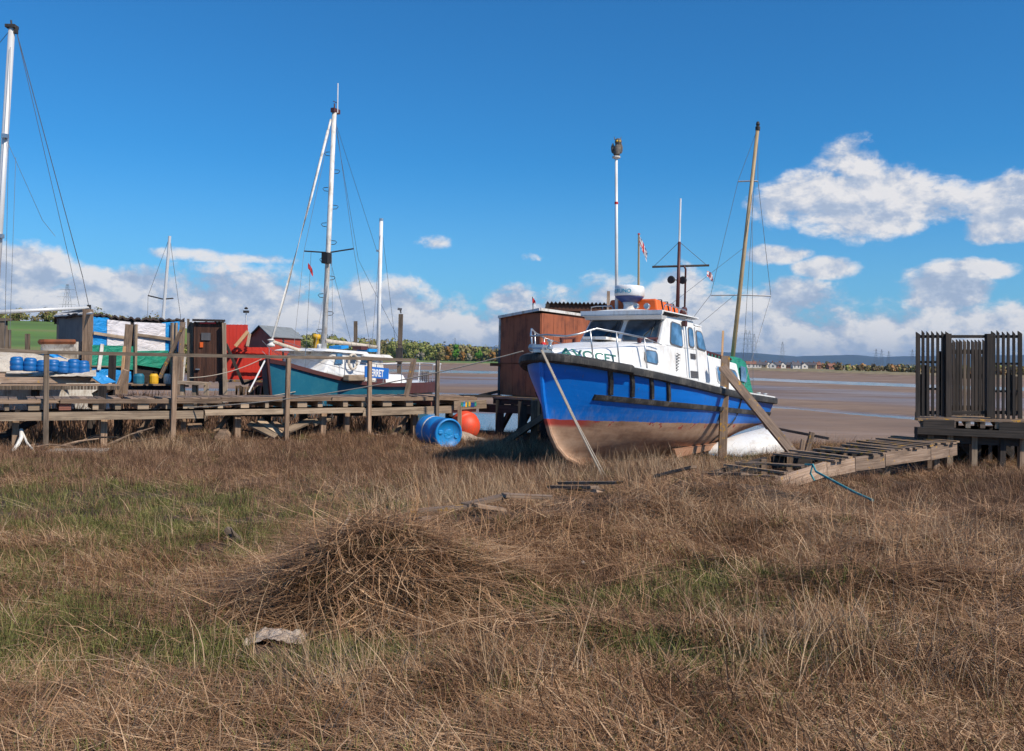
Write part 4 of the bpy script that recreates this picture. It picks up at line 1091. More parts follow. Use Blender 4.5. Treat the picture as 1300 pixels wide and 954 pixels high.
def lean_to():
    o = thing('lean_to_shelter', 'dark shelter with a corrugated roof standing behind the rusty brown hut', 'shelter', at(735, 505, 24.5))
    mb = MB(); a, b_ = at(694, 384, 24.3), at(776, 384, 24.3); n = 64; rows = []
    for dy, dzz in ((0, 0), (2.2, -.12)):
        rows.append([Vector((lerp(a.x, b_.x, i / n), a.y + dy, a.z + dzz + .03 * math.sin(i * math.pi / 2))) for i in range(n + 1)])
    rows2 = [[p - Vector((0, 0, .02)) for p in r] for r in rows]
    mb.grid(rows[::-1]); mb.grid(rows2); mb.grid([rows2[0], rows[0]]); build('roof', mb, 'roofdark', o)
    w = MB(); w.beam(at(696, 391, 24.4), at(775, 391, 24.4), .05, .18); build('fascia', w, 'wood_brown', o)
    w = MB(); k = 13
    for i in range(k):
        x = lerp(697, 774, (i + .5) / k); w.beam(at(x, 393, 24.5), at(x, 510, 24.5), .125, .02, up=(0, 1, 0))
    build('wall', w, 'wood_dark', o)
    for x in (695, 775): 
        p = MB(); p.beam(at(x, 386, 24.35), at(x, 560, 24.35), .1, .1, up=(0, 1, 0)); build('corner_post', p, 'wood_dark', o)
    for x in (700, 770):
        p = MB(); q = at(x, 386, 26.4); p.beam(q, Z(q, ground(q.x, q.y) - .2), .1, .1, up=(0, 1, 0)); build('rear_post', p, 'wood_dark', o)
    mb = MB(); mb.beam(at(772, 395, 23.6), at(772.5, 370, 23.6), .07, .07, up=(0, 1, 0)); tag(build('post', mb, 'wood_lichen_light'), 'short grey timber post rising left of the white aerial pole', 'post')
    f = thing('flag_pole', 'tiny red flag on a thin stick above the brown hut roof', 'flag', at(677, 398, 21)); mb = MB(); mb.tube([at(677, 398, 21), at(676, 377, 21)], .010, 6); build('pole', mb, 'dark', f)
    build('cloth', flag('c', '', at(676, 379, 20.98), .09, .12, lambda u, v: 0 if v < .6 else 1, .6, seed=3), ['redcloth', 'white'], f)
lean_to()

# ------------------------------------------------------------------ left of the picture, behind the jetty
def shack():
    d0 = 23.0
    A0, B0, C0 = at(72, 500, 23.6), at(110, 500, 22.2), at(228, 500, 24.4)
    o = thing('tarpaulin_shack', 'timber shack patched with blue, white and green tarpaulins under a sagging sheet roof', 'shed', (B0.x, B0.y, .3))
    def P(px, py, off=0.0):   # on the long front face
        k = (px - CX) / F; dd = (C0 - B0); t = (k * B0.y - B0.x) / (dd.x - k * dd.y)
        q = B0 + dd * t; n = Vector((dd.y, -dd.x, 0)).normalized(); z = zat(px, py, q.y)
        return Vector((q.x, q.y, z)) + n * off
    nn = Vector(((C0 - B0).y, -(C0 - B0).x, 0)).normalized()
    def patch(nm, x0, y0, x1, y1, mat, th=.02, off=0.0, y0b=None, y1b=None, parent=None):
        mb = MB(); n = 8; rows = []
        for i in range(n + 1):
            r = []
            for j in range(n + 1):
                x = lerp(x0, x1, j / n); ya = lerp(y0, y0 if y0b is None else y0b, j / n); yb = lerp(y1, y1 if y1b is None else y1b, j / n)
                wob = .022 * fbm(x * .13, i * .6, 1.0, 2, off * 90 + 3)
                r.append(P(x, lerp(ya, yb, i / n), off + th + wob))
            rows.append(r)
        mb.grid(rows[::-1]); mb.grid([[p - nn * th for p in r] for r in rows])
        mb.grid([[p for p in rows[0]], [p - nn * th for p in rows[0]]]); mb.grid([[p - nn * th for p in rows[-1]], rows[-1]])
        return build(nm, mb, mat, parent or o, smooth=2)
    w = MB(); w.slab([P(111, 490), P(228, 490), P(228, 410), P(111, 402)], nn, .03, -.05); build('front_wall', w, 'wood_dark', o)
    patch('blue_sheet', 112, 402, 137, 440, 'tarp_blue', .02, .01, 404); patch('white_sheet', 134, 406, 163, 439, 'tarp_white', .02, .03, 409)
    patch('white_sheet', 168, 409, 208, 446, 'tarp_white', .02, .03, 411); patch('blue_sheet', 204, 410, 228, 447, 'tarp_blue', .02, .01, 408)
    patch('green_sheet', 112, 438, 170, 464, 'tarp_green', .02, .05, 440, 470); patch('green_sheet', 168, 446, 211, 463, 'tarp_green', .02, .055, 445, 469)
    patch('blue_skirt', 112, 466, 165, 489, 'tarp_blue', .02, .04, 472, 492)
    lw = MB(); n2 = Vector(((B0 - A0).y, -(B0 - A0).x, 0)).normalized()
    a, b_ = A0, B0; z1 = 2.86
    lw.slab([Z(a, .8), Z(b_, .8), Z(b_, z1), Z(a, z1 - .08)], n2, .03, -.04); build('side_wall', lw, 'greysheet', o)
    cp = MB(); cp.beam(Z(B0, .7), Z(B0, 2.83), .2, .12); build('corner_board', cp, 'wood', o)
    ex = C0 - B0; D0 = Vector((A0.x * 1.1, A0.y * 1.1, 0)); E0 = Vector((C0.x * 1.09, C0.y * 1.09, 0))
    bw = MB(); bw.slab([Z(C0, .8), Z(E0, .8), Z(E0, 2.6), Z(C0, 2.6)], (1, 0, 0), .03); bw.slab([Z(D0, .8), Z(E0, .8), Z(E0, 2.6), Z(D0, 2.6)], (0, 1, 0), .03); bw.slab([Z(A0, .8), Z(D0, .8), Z(D0, 2.7), Z(A0, 2.7)], (-1, 0, 0), .03); build('back_wall', bw, 'greysheet', o)
    # roof: wavy sheet with ragged edge
    rf = MB(); rows = []
    pf = [at(68, 401, 23.5), at(92, 398.5, 22.6), at(116, 397, 22.0), at(142, 401, 22.4), at(170, 404, 22.9), at(200, 404.5, 23.6), at(231, 405, 24.2)]
    pts = []
    for i in range(61):
        f = i / 60 * 6; k = min(5, int(f)); q = pf[k].lerp(pf[k + 1], f - k); q = P(lerp(112, 231, (f - 2) / 4), interp(f, [(2, 397), (3, 401), (4, 404), (6, 405)]), .03) if f > 2 else (q.lerp(P(112, 397, .03), max(0, f - 1)) if f > 1 else q)
        q = q + Vector((0, 0, .025 * math.sin(i * 1.9) + rng.uniform(-.012, .012))); pts.append(q + nn * rng.uniform(.0, .05))
    bk = [Vector((p.x * 1.085, p.y * 1.085, p.z - .12)) for p in pts]
    rf.grid([bk, pts]); rf.grid([[p - Vector((0, 0, .05)) for p in pts], [p - Vector((0, 0, .05)) for p in bk]]); rf.grid([pts, [p - Vector((0, 0, .05)) for p in pts]])
    build('roof', rf, 'roofdark', o)
    rs = MB(); rs.slab([at(68, 402.5, 23.4), at(118, 399, 21.9), at(114, 396.0, 22.4), at(74, 398.5, 23.8)], (0, 0, 1), .03); build('pale_roof_sheet', rs, 'white_old', o)
    # battens
    for x0, y0, x1, y1, w_ in ((115, 423, 162, 430, .07), (170, 425, 213, 431, .07), (142, 438, 0, 0, 0), (112, 465, 160, 466, .035)):
        if w_: mb = MB(); mb.beam(P(x0, y0, .1), P(x1, y1, .1), .03, w_); build('batten', mb, 'wood_pale', o)
    mb = MB(); mb.beam(P(126, 437, .11), P(122, 470, .11), .09, .02, up=tuple(nn)); build('white_batten', mb, 'white_old', o)
    for x, y0 in ((168, 412), (214, 410), (219, 410)):
        mb = MB(); mb.beam(P(x, y0, .12), P(x, 492, .12), .06, .06, up=tuple(nn)); build('upright', mb, 'wood_pale', o)
    # open bottom with odds and ends
    mb = MB(); mb.beam(P(150, 487, .16), P(232, 490, .16), .2, .05); build('floor_edge', mb, 'wood', o)
    for k, (x, mt, r_, lb) in enumerate(((186, 'yellow', .11, 'small yellow tub beneath the green tarpaulin'), (167, 'teal', .13, 'dark teal tub beneath the green tarpaulin'), (203, 'white_old', .09, 'small white pot beneath the green tarpaulin'))):
        c = P(x, 481, .30); mb = MB(); mb.lathe(c - Vector((0, 0, .13)), [(r_ * .9, 0), (r_, .05), (r_, .2), (r_ * .7, .26)], 12); tag(build('tub', mb, mt), lb, 'tub')
        # shelf
    mb = MB(); mb.beam(P(150, 485, .33) - Vector((0, 0, .06)), P(214, 485, .33) - Vector((0, 0, .06)), .4, .04); build('shelf', mb, 'wood', o)
    # free timber posts in front
    g = 'posts behind the jetty'
    for (x0, y0, x1, y1, d, w_, m, lb) in ((157, 500, 164, 412, 21.6, .13, 'wood', 'tall grey post before the white tarpaulin'), (141, 505, 143, 450, 20.6, .12, 'wood_dark', 'short black tarred post in front of the green tarpaulin'),
                                     (203, 480, 232, 415, 22.0, .07, 'wood_lichen', 'thin yellowish pole slanting across the right end of the shack'), (227, 510, 232, 409, 22.3, .1, 'wood_lichen_light', 'tall pale post right of the tarpaulin shack'),
                                     (154, 490, 158, 440, 21.3, .05, 'wood_new', 'thin orange brown batten beside the tall grey post'), (148, 500, 160, 470, 21.0, .12, 'wood', 'broad board leaning at the shack front'),
                                     (120, 503, 142, 490, 20.4, .14, 'wood_pale', 'short pale plank lying slanted before the black post')):
        mb = MB(); mb.beam(at(x0, y0, d), at(x1, y1, d), w_, w_, up=(0, 1, 0)); tag(build('pole' if 'pole' in lb else 'post', mb, m), lb, 'post', g)
shack()

def old_yacht():
    o = thing('moored_yacht', 'old white yacht under covers with tall leaning mast behind the jetty at far left', 'boat', (-11.2, 20.6, .2))
    mb = MB(); rows = []
    for i in range(17):
        u = i / 16; x = lerp(-17.0, -9.35, u); y = lerp(19.2, 22.0, u)
        w = 1.15 * (1 - (max(0, u - .35) / .66) ** 2.2); g = 1.22 + .0 * u
        c = Vector((x, y, 0)); n = Vector((.35, -.93, 0))
        rows.append([c - n * w + Vector((0, 0, g)), c - n * w * .9 + Vector((0, 0, .6)), c - n * w * .35 + Vector((0, 0, .15)), c + n * w * .35 + Vector((0, 0, .15)), c + n * w * .9 + Vector((0, 0, .6)), c + n * w + Vector((0, 0, g))])
    mb.grid(rows); mb.grid([[r[5], r[0]] for r in rows]); build('hull', mb, 'white_old', o, smooth=2)
    gl = MB(); gl.tube([r[5] + Vector((0, 0, .02)) for r in rows], .05, 6); build('gunwale', gl, 'white', o)
    # wooden side deck and white cover humps
    dk = MB(); dk.beam(at(-40, 482, 19.6), at(130, 483, 20.9), .45, .12); dk.beam(at(-40, 476.5, 19.8), at(118, 479, 20.9), .3, .10); build('side_deck', dk, 'wood_lichen_light', o)
    cb = MB(); rows = []
    for i in range(25):
        x = lerp(-30, 100, i / 24); rows.append([at(x, 472, 20.6), at(x, 460 + 3 * fbm(i, 1, .4), 20.8), at(x, 449 + 2 * fbm(i, 5, .5) + (8 * sstep(60, 100, x)), 21.3), at(x, 447 + (10 * sstep(55, 100, x)), 22.2), at(x, 462, 23)])
    cb.grid(rows[::-1]); build('cover', cb, 'cream', o, smooth=True)
    bt = MB(); bt.slab([at(35, 446, 21.4), at(66, 448, 21.2), at(108, 469, 21.0), at(96, 470, 21.0), at(62, 452, 21.1)][::-1], (0, -.4, 1), .03); build('blue_cover_edge', bt, 'tarp_blue', o)
    st = MB(); st.slab([at(126, 474, 20.5), at(148, 486, 20.5), at(130, 489, 20.4), at(112, 477, 20.4)], (0, -.7, .7), .03); build('blue_cover_corner', st, 'tarp_blue', o)
    cl = MB(); rows = []
    for i in range(25):
        x = lerp(8, 122, i / 24); rows.append([at(x, 478 + 1.5 * fbm(i, 2, .5), 20.15), at(x, 474 + 2.5 * fbm(i, 9, .6), 20.3), at(x, 470 + 2 * fbm(i, 4, .4), 20.8)])
    cl.grid(rows[::-1]); build('crumpled_sheet', cl, 'cream', o, smooth=True)
    m0, m1 = at(-12, 470, 21.5), at(15, 36, 21.5); ms = MB(); ms.tube([m0, m1], .085, 14, r2=.07); mo = build('mast', ms, 'alu', o, smooth=2)
    mh = MB(); mh.box(m1 + Vector((0, 0, .03)), (.22, .2, .07)); mh.box(m1 + Vector((.08, 0, -.06)), (.1, .08, .12)); mh.tube([m1, m1 + Vector((-.02, 0, .18))], .02, 6); build('masthead', mh, 'dark', mo)
    for zz in ((6, 173), (0, 300)):
        fm = MB(); fm.box(at(zz[0] + .5, zz[1], 21.4), (.12, .12, .09)); build('mast_fitting', fm, 'steel', mo)
    bo = MB(); bo.tube([at(-14, 397, 21.3), at(113, 391, 22.6)], .05, 10, r2=.04); build('boom', bo, 'alu', mo, smooth=2)
    be = MB(); be.box(at(113, 390.5, 22.6), (.07, .07, .12)); build('boom_end', be, 'dark', mo)
    rg = MB(); t = m1 + Vector((.1, 0, -.05))
    rg.tube([t, at(105, 352, 23.6), at(113, 390, 23.6)], .010, 4); rg.tube([t, at(88, 330, 23.2), at(118, 470, 23.2)], .007, 4); rg.tube([m1, at(-30, 90, 22)], .008, 4); rg.tube([at(6, 173, 21.4), at(54, 280, 21.8), at(70, 300, 21.8)], .005, 4)
    rg.tube([at(13, 60, 21.4), at(6, 440, 21)], .006, 4); rg.tube([at(20, 200, 21.4), at(12, 440, 20.8)], .005, 4)
    build('rigging', rg, 'wire', mo)
    g = 'blue tubs lined up on the white yacht deck'
    for k, (x, h, lb) in enumerate(((21.5, .30, 'dark blue plastic tub, leftmost of the row of seven on the white yacht'), (38, .29, 'dark blue plastic tub, second from the left in the row on the white yacht'), (54, .25, 'dark blue plastic tub just left of the thick jetty post'), (67, .26, 'dark blue plastic tub peeping out right of the thick jetty post'),
                               (80, .25, 'squat dark blue plastic tub, third from the right in the row'), (93, .31, 'dark blue plastic tub, second from the right in the row'), (105.5, .29, 'dark blue plastic tub, rightmost of the row nearest the grey shack wall'))):
        d = lerp(19.95, 20.5, k / 6); c = at(x, 471 + k * .65 - (1 if k == 3 else 0), d); r = .135; t_ = rng.uniform(-.05, .05)
        mb = MB(); mb.lathe(c, [(r * .93, 0), (r, .02), (r * 1.02, .09), (r * .93, .11), (r * .98, .13), (r * 1.0, h * .68), (r * .9, h * .72), (r * .93, h * .76), (r * .85, h * .93), (r * .5, h)], 18, axis=(t_, 0, 1))
        tag(build('tub', mb, 'blue_tub', smooth=2), lb, 'tub', g)
    b = thing('dinghy', 'small white boat with a dark red gunwale in front of the grey shack wall', 'boat', at(80, 452, 22.2)); mb = MB(); rows = []
    for i in range(13):
        u = i / 12; x = lerp(52, 106, u); w = .5 * (1 - (max(0, .5 - u) / .5) ** 2.5) * (1 if u < .95 else .9)
        q = at(x, 440, 22.0 + u * .5); rows.append([q + Vector((0, w, .12)), q + Vector((0, w * .6, -.3)), q + Vector((0, -w * .6, -.3)), q + Vector((0, -w, .10))])
    mb.grid(rows); mb.add(rows[-1], [(0, 1, 2, 3)]); build('hull', mb, 'white_old', b, smooth=2)
    mb = MB(); mb.tube([r[3] + Vector((0, -.01, 0)) for r in rows], .065, 6); mb.tube([r[0] for r in rows], .05, 6); build('gunwale', mb, 'rust', b)
    g = 'posts behind the jetty'
    for (x, y0, y1, d, w_, lb) in ((4.5, 450, 406, 24, .14, 'grey post with a flat cap at the far left edge'), (10.5, 450, 419, 24.5, .10, 'shorter dark post right of the capped post'), (35, 450, 424, 24, .09, 'short dark post with a round head before the green field')):
        mb = MB(); mb.beam(at(x, y0 + 30, d), at(x, y1, d), w_, w_, up=(0, 1, 0))
        if x < 5: mb.box(at(x, y1, d), (.34, .2, .07))
        tag(build('post', mb, 'wood_rail'), lb, 'post', g)
    # slatted walkway before the yacht
    wk = MB(); wk.beam(at(-40, 489, 18.9), at(150, 489, 20.4), .4, .04)
    w = thing('landing_stage', 'low slatted landing stage between the jetty and the white yacht', 'walkway', at(60, 500, 19.5)); build('deck', wk, 'wood', w)
    sl_ = MB()
    for i in range(46): x = lerp(-38, 150, i / 45); sl_.beam(at(x, 490, lerp(18.7, 20.2, i / 45)), at(x, 495, lerp(18.7, 20.2, i / 45)), .045, .04, up=(0, 1, 0))
    build('slats', sl_, 'wood_rail', w)
    lg = MB()
    for x in (45, 130): lg = MB(); q = at(x, 490, 19.6); lg.beam(q, Z(q, 0), .12, .12); build('leg', lg, 'wood_dark', w)
old_yacht()

def far_yacht():
    o = thing('yacht', 'distant yacht mostly hidden behind the tarpaulin shack, its pale mast leaning right', 'boat', at(205, 505, 40))
    mb = MB(); rows = []
    for i in range(11):
        u = i / 10; w = 1.1 * math.sin(math.pi * min(1, .1 + u * .75)) ** .7; c = at(120 + 110 * u, 452, 38); g = .1
        rows.append([c + Vector((0, w, g)), c + Vector((0, w * .5, -1.1)), c + Vector((0, -w * .5, -1.1)), c + Vector((0, -w, g))])
    mb.grid(rows); mb.grid([[r[3], r[0]] for r in rows]); build('hull', mb, 'white_old', o, smooth=2)
    ms = MB(); ms.tube([at(203, 455, 38), at(215.5, 300, 38)], .075, 8, r2=.06); m = build('mast', ms, 'alu', o)
    s = MB(); s.tube([at(188, 375.5, 38), at(207, 380, 38), at(220, 379, 38)], .03, 6); build('spreader', s, 'dark', m)
    r = MB(); r.tube([at(215.5, 301, 38), at(229, 400, 38), at(232, 450, 38)], .010, 4); r.tube([at(215.5, 301, 38), at(188, 376, 38), at(186, 450, 38)], .008, 4); build('rigging', r, 'wire', m)
far_yacht()

def slat_hut():
    o = thing('slatted_hut', 'tall dark brown vertically boarded hut with a small door plate beside the red boards', 'hut', at(262, 505, 23.0)); d = 22.8
    w = MB()
    for i in range(16):
        x = lerp(247.5, 283, i / 15); w.beam(at(x, 484 + rng.uniform(0, 3), d), at(x, 409 + rng.uniform(-.6, .6), d), .042, .03, up=(0, 1, 0))
    w.slab([at(246, 484, d + .05), at(284, 484, d + .05), at(284, 409, d + .05), at(246, 409, d + .05)], (0, 1, 0), .02)
    build('front_boards', w, 'wood_brown', o)
    w = MB()
    for x, y in ((239, 405), (242, 409), (244.5, 410)): w.beam(at(x, 486, d + .1), at(x, y, d + .1), .05, .04, up=(0, 1, 0))
    build('left_boards', w, 'wood_rail', o)
    w = MB()
    for i in range(6): p = at(284, 484, d + .02 + i * .2); p.z = at(284, 484, d).z; w.beam(p, Z(p, at(0, 408, d).z), .16, .03, up=(1, 0, 0))
    build('side_wall', w, 'wood_brown', o)
    r = MB(); r.slab([at(244, 408, d - .1), at(286, 409, d - .1), at(286, 408, d + 1.3), at(244, 407, d + 1.3)], (0, 0, 1), .04); build('roof', r, 'wood_dark', o)
    p = MB(); p.box(at(261.5, 427.5, d - .035), (.22, .012, .18)); build('window', p, 'greysheet', o)
    p = MB(); p.box(at(255.8, 438, d - .035), (.075, .012, .125)); build('door_plate', p, 'raft', o)
    p = MB(); p.box(at(264, 410.5, d - .05), (.38, .012, .035)); build('red_batten', p, 'redcloth', o)
    p = MB(); p.beam(at(284.5, 410, d - .12), at(285.5, 470, d - .12), .085, .05, up=(0, 1, 0)); p.beam(at(285.5, 468, d - .15), at(286, 503, d - .15), .09, .06, up=(0, 1, 0)); build('corner_post', p, 'wood_pale', o)
    p = MB(); p.box(at(251, 469, d - .05), (.1, .03, .03)); build('latch', p, 'steel', o)
    for x, dd in ((248, d), (282, d), (248, d + 1.2), (282, d + 1.2)):
        l = MB(); q = at(x, 484, dd); l.beam(q, Z(q, -.1), .12, .12); build('leg', l, 'wood_dark', o)
    b = thing('workbench', 'low rough timber bench in front of the dark slatted hut', 'bench', at(247, 505, 21.6)); m = MB(); m.beam(at(228, 485.5, 21.6), at(264, 487.5, 21.6), .5, .06); build('top', m, 'wood_pale', b)
    for x in (232, 247, 262): m = MB(); q = at(x, 487, 21.5); m.beam(q, Z(q, .3), .09, .08, up=(0, 1, 0)); build('leg', m, 'wood_pale', b)
slat_hut()

def red_things():
    d = 25.5
    o = thing('red_board_fence', 'bright red boarded fence in a tall and a low panel behind the jetty', 'fence', at(315, 505, d))
    def panel(nm, cs, mt='red', th=.04, n=None):
        w = MB(); w.slab([at(*c) for c in cs], (0, -1, 0), th); return build(nm, w, mt, o)
    k = 6
    for i in range(k):
        a, b_ = lerp(287, 315, i / k), lerp(287, 315, (i + 1) / k) - .25
        if i == 0: w = MB()
        w.slab([at(a, 478, d), at(b_, 478, d), at(b_, 412.4 + .5 * i / k, d), at(a, 412.2, d)], (0, -1, 0), .03 + .004 * (i % 2), 0)
    build('tall_panel', w, 'red', o); w = MB()
    for i in range(12):
        a, b_ = lerp(285, 345, i / 12), lerp(285, 345, (i + 1) / 12) - .2; w.slab([at(a, 482, d - .1), at(b_, 482, d - .1), at(b_, 441.5, d - .1), at(a, 441, d - .1)], (0, -1, 0), .03 + .004 * (i % 2), 0)
    build('low_panel', w, 'red', o)
    w = MB(); w.beam(at(290, 445, d - .2), at(342, 447, d - .2), .03, .05); w.beam(at(298, 470, d - .2), at(340, 471, d - .2), .03, .05); build('rail', w, 'red', o)
    w = MB(); w.beam(at(286, 484, d - .1), at(346, 484, d - .1), .12, .06); build('base_rail', w, 'wood_lichen', o)
    # stakes below
    for i in range(22):
        x = lerp(300, 346, i / 21) + rng.uniform(-.8, .8)
        w = MB(); q = at(x, 489 + rng.uniform(0, 3), d - .3); w.beam(q, Z(q, .3) + Vector((rng.uniform(-.1, .1), 0, 0)), .05, .04, up=(0, 1, 0)); build('stake', w, 'wood', o)
    for nm, a, b_, lb, wd, mt in (('prop', (299, 440, 25.0), (315, 421, 25.1), 'pale timber strut leaning on the tall red panel, left one', .09, 'wood_new'), ('prop', (314, 440, 25.0), (317, 424, 25.1), 'short pale upright strut on the low red panel, right one', .07, 'wood_pale'),
                        ('pole', (287, 437, 24.5), (309, 488, 24.3), 'black pole slanting down across the low red panel', .07, 'wood_dark'), ('pole', (309, 488, 24.3), (348, 474, 24.5), 'dark bent branch rising right from the foot of the black pole', .06, 'wood_dark'),
                        ('pole', (337, 457, 23.6), (316, 498, 23.2), 'thin white pole slanting beneath the teal bow', .035, 'white')):
        w = MB(); w.beam(at(*a), at(*b_), wd, wd * .7, up=(0, 1, 0)); tag(build(nm, w, mt), lb, 'pole', 'poles around the red boards')
    s = thing('red_shed', 'small red boarded garden shed with a grey felt roof behind the teal bow', 'shed', at(345, 470, 33))
    d2 = 32.5; cL, cM, cR = at(317, 460, 33.0), at(343, 460, 31.6), at(381, 460, 33.8); zb = .3
    z1 = 2.46; zr = 2.80; mid = (cL + cM) / 2; ax = cR - cM
    w = MB(); n = 9
    for i in range(n):
        za, zc = lerp(zb, z1, i / n), lerp(zb, z1, (i + 1) / n); w.slab([Z(cL, za), Z(cM, za), Z(cM, zc), Z(cL, zc)], (-.7, -.7, 0), .02 + .0, .015 * (i % 2)); w.slab([Z(cM, za), Z(cR, za), Z(cR, zc), Z(cM, zc)], (.5, -.86, 0), .02, .012 * (i % 2))
    w.add([Z(cL, z1), Z(cM, z1), Z(mid, zr)], [(0, 1, 2)]); w.add([Z(cL + ax, z1), Z(cR, z1), Z(mid + ax, zr)], [(2, 1, 0)]); w.slab([Z(cL, zb), Z(cL + ax, zb), Z(cL + ax, z1), Z(cL, z1)], (-1, 0, 0), .02); w.slab([Z(cL + ax, zb), Z(cR, zb), Z(cR, z1), Z(cL + ax, z1)], (0, 1, 0), .02)
    build('walls', w, 'redshed', s)
    e = (cM - cL).normalized() * .1; a2 = ax.normalized() * .12
    for side in (0, 1):
        c = cM + e if side else cL - e
        w = MB(); w.slab([Z(c - a2, z1 - .02), Z(c + ax + a2, z1 - .02), Z(mid + ax + a2, zr + .03), Z(mid - a2, zr + .03)], (0, 0, 1), .03); build('roof_slope', w, 'roofgrey', s)
    w = MB(); p = cM.lerp(cR, .40); w.beam(Z(p, 1.5) + Vector((.02, -.05, 0)), Z(p, 2.4) + Vector((.02, -.05, 0)), .06, .05, up=(0, 1, 0)); build('corner_trim', w, 'dark', s)
    # mast lamp far
    l = thing('lamp_post', 'thin pole with a small lamp head rising behind the red boards', 'lamp', at(312.5, 460, 40)); w = MB(); w.tube([at(312.5, 470, 40), at(312.5, 398, 40)], .025, 6); build('pole', w, 'alu', l)
    w = MB(); w.box(at(312.5, 396, 40), (.22, .15, .10)); w.lathe(at(312.5, 393, 40), [(.05, 0), (.09, .05), (.02, .1)], 8); build('lamp_head', w, 'dark', l)
red_things()

# ------------------------------------------------------------------ teal ketch
def ketch():
    # hull line: bow near at px 343, stern at px 530
    Bw = at(340, 457, 23.6); St = at(533, 500, 30.5)
    ax = Vector((St.x - Bw.x, St.y - Bw.y, 0)); L = ax.length; ang = math.atan2(ax.y, ax.x)
    o = thing('ketch', 'teal hulled two masted sailing boat with white cabin moored beyond the jetty', 'boat', (Bw.x, Bw.y, 0), ang)
    def hb0(u): return 1.35 * math.sin(math.pi * min(1, max(.0, .04 + u * .80))) ** .75 * (1 - .45 * max(0, (u - .85) / .15) ** 2) * (1 if u > 0 else .05)
    def K(s, t, z): return Vector((s, t, z))          # s aft, t: negative toward camera
    M_ = wm(o); SH = []
    for px_, py_ in ((341, 457.5), (371, 464.6), (401, 472.5), (432, 480.5), (448, 484), (469, 487), (490, 488), (509, 488), (531, 487.5)):
        best = min(((abs(((M_ @ Vector((L * i / 200, -hb0(i / 200), 0))).x) / (M_ @ Vector((L * i / 200, -hb0(i / 200), 0))).y * F + CX - px_), i) for i in range(201)))[1]
        SH.append((L * best / 200, zat(px_, py_, (M_ @ Vector((L * best / 200, -hb0(best / 200), 0))).y)))
    SH = sorted(dict(SH).items())
    def G(s): return interp(s, SH)
    def hb(s, zr):
        u = s / L; b = 1.35 * math.sin(math.pi * min(1, max(.0, .04 + u * .80))) ** .75 * (1 - .45 * max(0, (u - .85) / .15) ** 2)
        return b * (.35 + .65 * zr) if zr < 1 else b
    mb = MB(); zr = [0, .2, .4, .6, .8, 1.0]
    rows = []
    for i in range(31):
        u = i / 30; r = []
        for sg in (1, -1):
            for q in (zr[::-1] if sg == 1 else zr):
                s = L * (u * (1 - .05 * (1 - q)) + .05 * (1 - q) * 1.0 * (1 - u)); z = lerp(-1.1, G(s), q)
                r.append(K(s, sg * hb(s, q ** .8) * (1 if i else .05), z))
        rows.append(r)
    mb.grid(rows[::-1]); mb.add(rows[-1], [tuple(range(len(rows[-1])))]); build('hull', mb, 'teal', o, world=False, smooth=True)
    ns = 40
    for sg in (-1, 1):
        r = MB(); rr = []
        for i in range(ns + 1):
            s = L * i / ns; b = hb(s, 1) * (1 if i else .05); rr.append([K(s, sg * (b + a), G(s) + h) for a, h in ((-.03, -.07), (.05, -.07), (.05, .035), (-.03, .035))])
        r.grid(rr if sg == 1 else [x[::-1] for x in rr], closed=True); build('rubbing_rail', r, 'maroon', o, world=False)
        r = MB(); rr = []
        for i in range(13):
            s = L * lerp(.60, .95, i / 12); b = hb(s, 1); rr.append([K(s, sg * (b + a), G(s) - .05 + h) for a, h in ((-.02, -.24), (.06, -.22), (.07, .02), (-.02, .03))])
        r.grid(rr if sg == 1 else [x[::-1] for x in rr], closed=True); build('quarter_band', r, 'maroon', o, world=False)
    sm = MB(); sm.tube([K(-.02, 0, G(0) + .05), K(.45, 0, -1.0)], .05, 6); build('stem_post', sm, 'maroon', o, world=False)
    dk = MB(); dk.grid([[K(L * i / 20, -hb(L * i / 20, 1) * (1 if i else .05), G(L * i / 20) - .02), K(L * i / 20, 0, G(L * i / 20) + .05), K(L * i / 20, hb(L * i / 20, 1) * (1 if i else .05), G(L * i / 20) - .02)] for i in range(21)][::-1]); build('deck', dk, 'white', o, world=False, smooth=True)
    inv = wm(o).inverted()
    def sp(px, t, z=None, py=None):     # local point on plane t seen at column px
        k = (px - CX) / F; o3 = wm(o); a = o3 @ Vector((0, t, 0)); b_ = o3 @ Vector((1, t, 0)); dd = b_ - a
        q = (k * a.y - a.x) / (dd.x - k * dd.y); w = a + dd * q
        if py is not None: z = zat(px, py, w.y)
        return Vector((q, t, z))
    def cab(nm, x0, x1, y0a, y0b, y1a, y1b, hw, rake0=.25, rake1=.15, mat='white', bev=.05):
        a, b_ = sp(x0, -hw, py=y0a), sp(x1, -hw, py=y1a); c, d = sp(x0, -hw, py=y0b), sp(x1, -hw, py=y1b)
        m = MB(); m.hexa([Vector((c.x, -hw, c.z)), Vector((d.x, -hw, d.z)), Vector((d.x, hw, d.z)), Vector((c.x, hw, c.z))], [Vector((a.x + rake0, -hw * .88, a.z)), Vector((b_.x - rake1, -hw * .88, b_.z)), Vector((b_.x - rake1, hw * .88, b_.z)), Vector((a.x + rake0, hw * .88, a.z))])
        return build(nm, m, mat, o, world=False, bevel=bev)
    cab('trunk', 398, 500, 466, 480, 473, 490, .62, .5, .1, 'white_old'); wh = cab('wheelhouse', 412, 470, 445, 474, 450, 484, .80, .5, .05)
    cab('coach_roof', 410, 470, 442.5, 446, 447, 451, .82, .35, -.05); cab('aft_house', 470, 492, 452, 484, 456, 488, .78, .0, .1, 'white_old')
    cab('aft_canopy', 464, 500, 449, 453, 451, 455, .88, .05, .05, 'white_old', .02)
    cab('cockpit_coaming', 488, 520, 474, 488, 476, 490, .7, .1, .2)
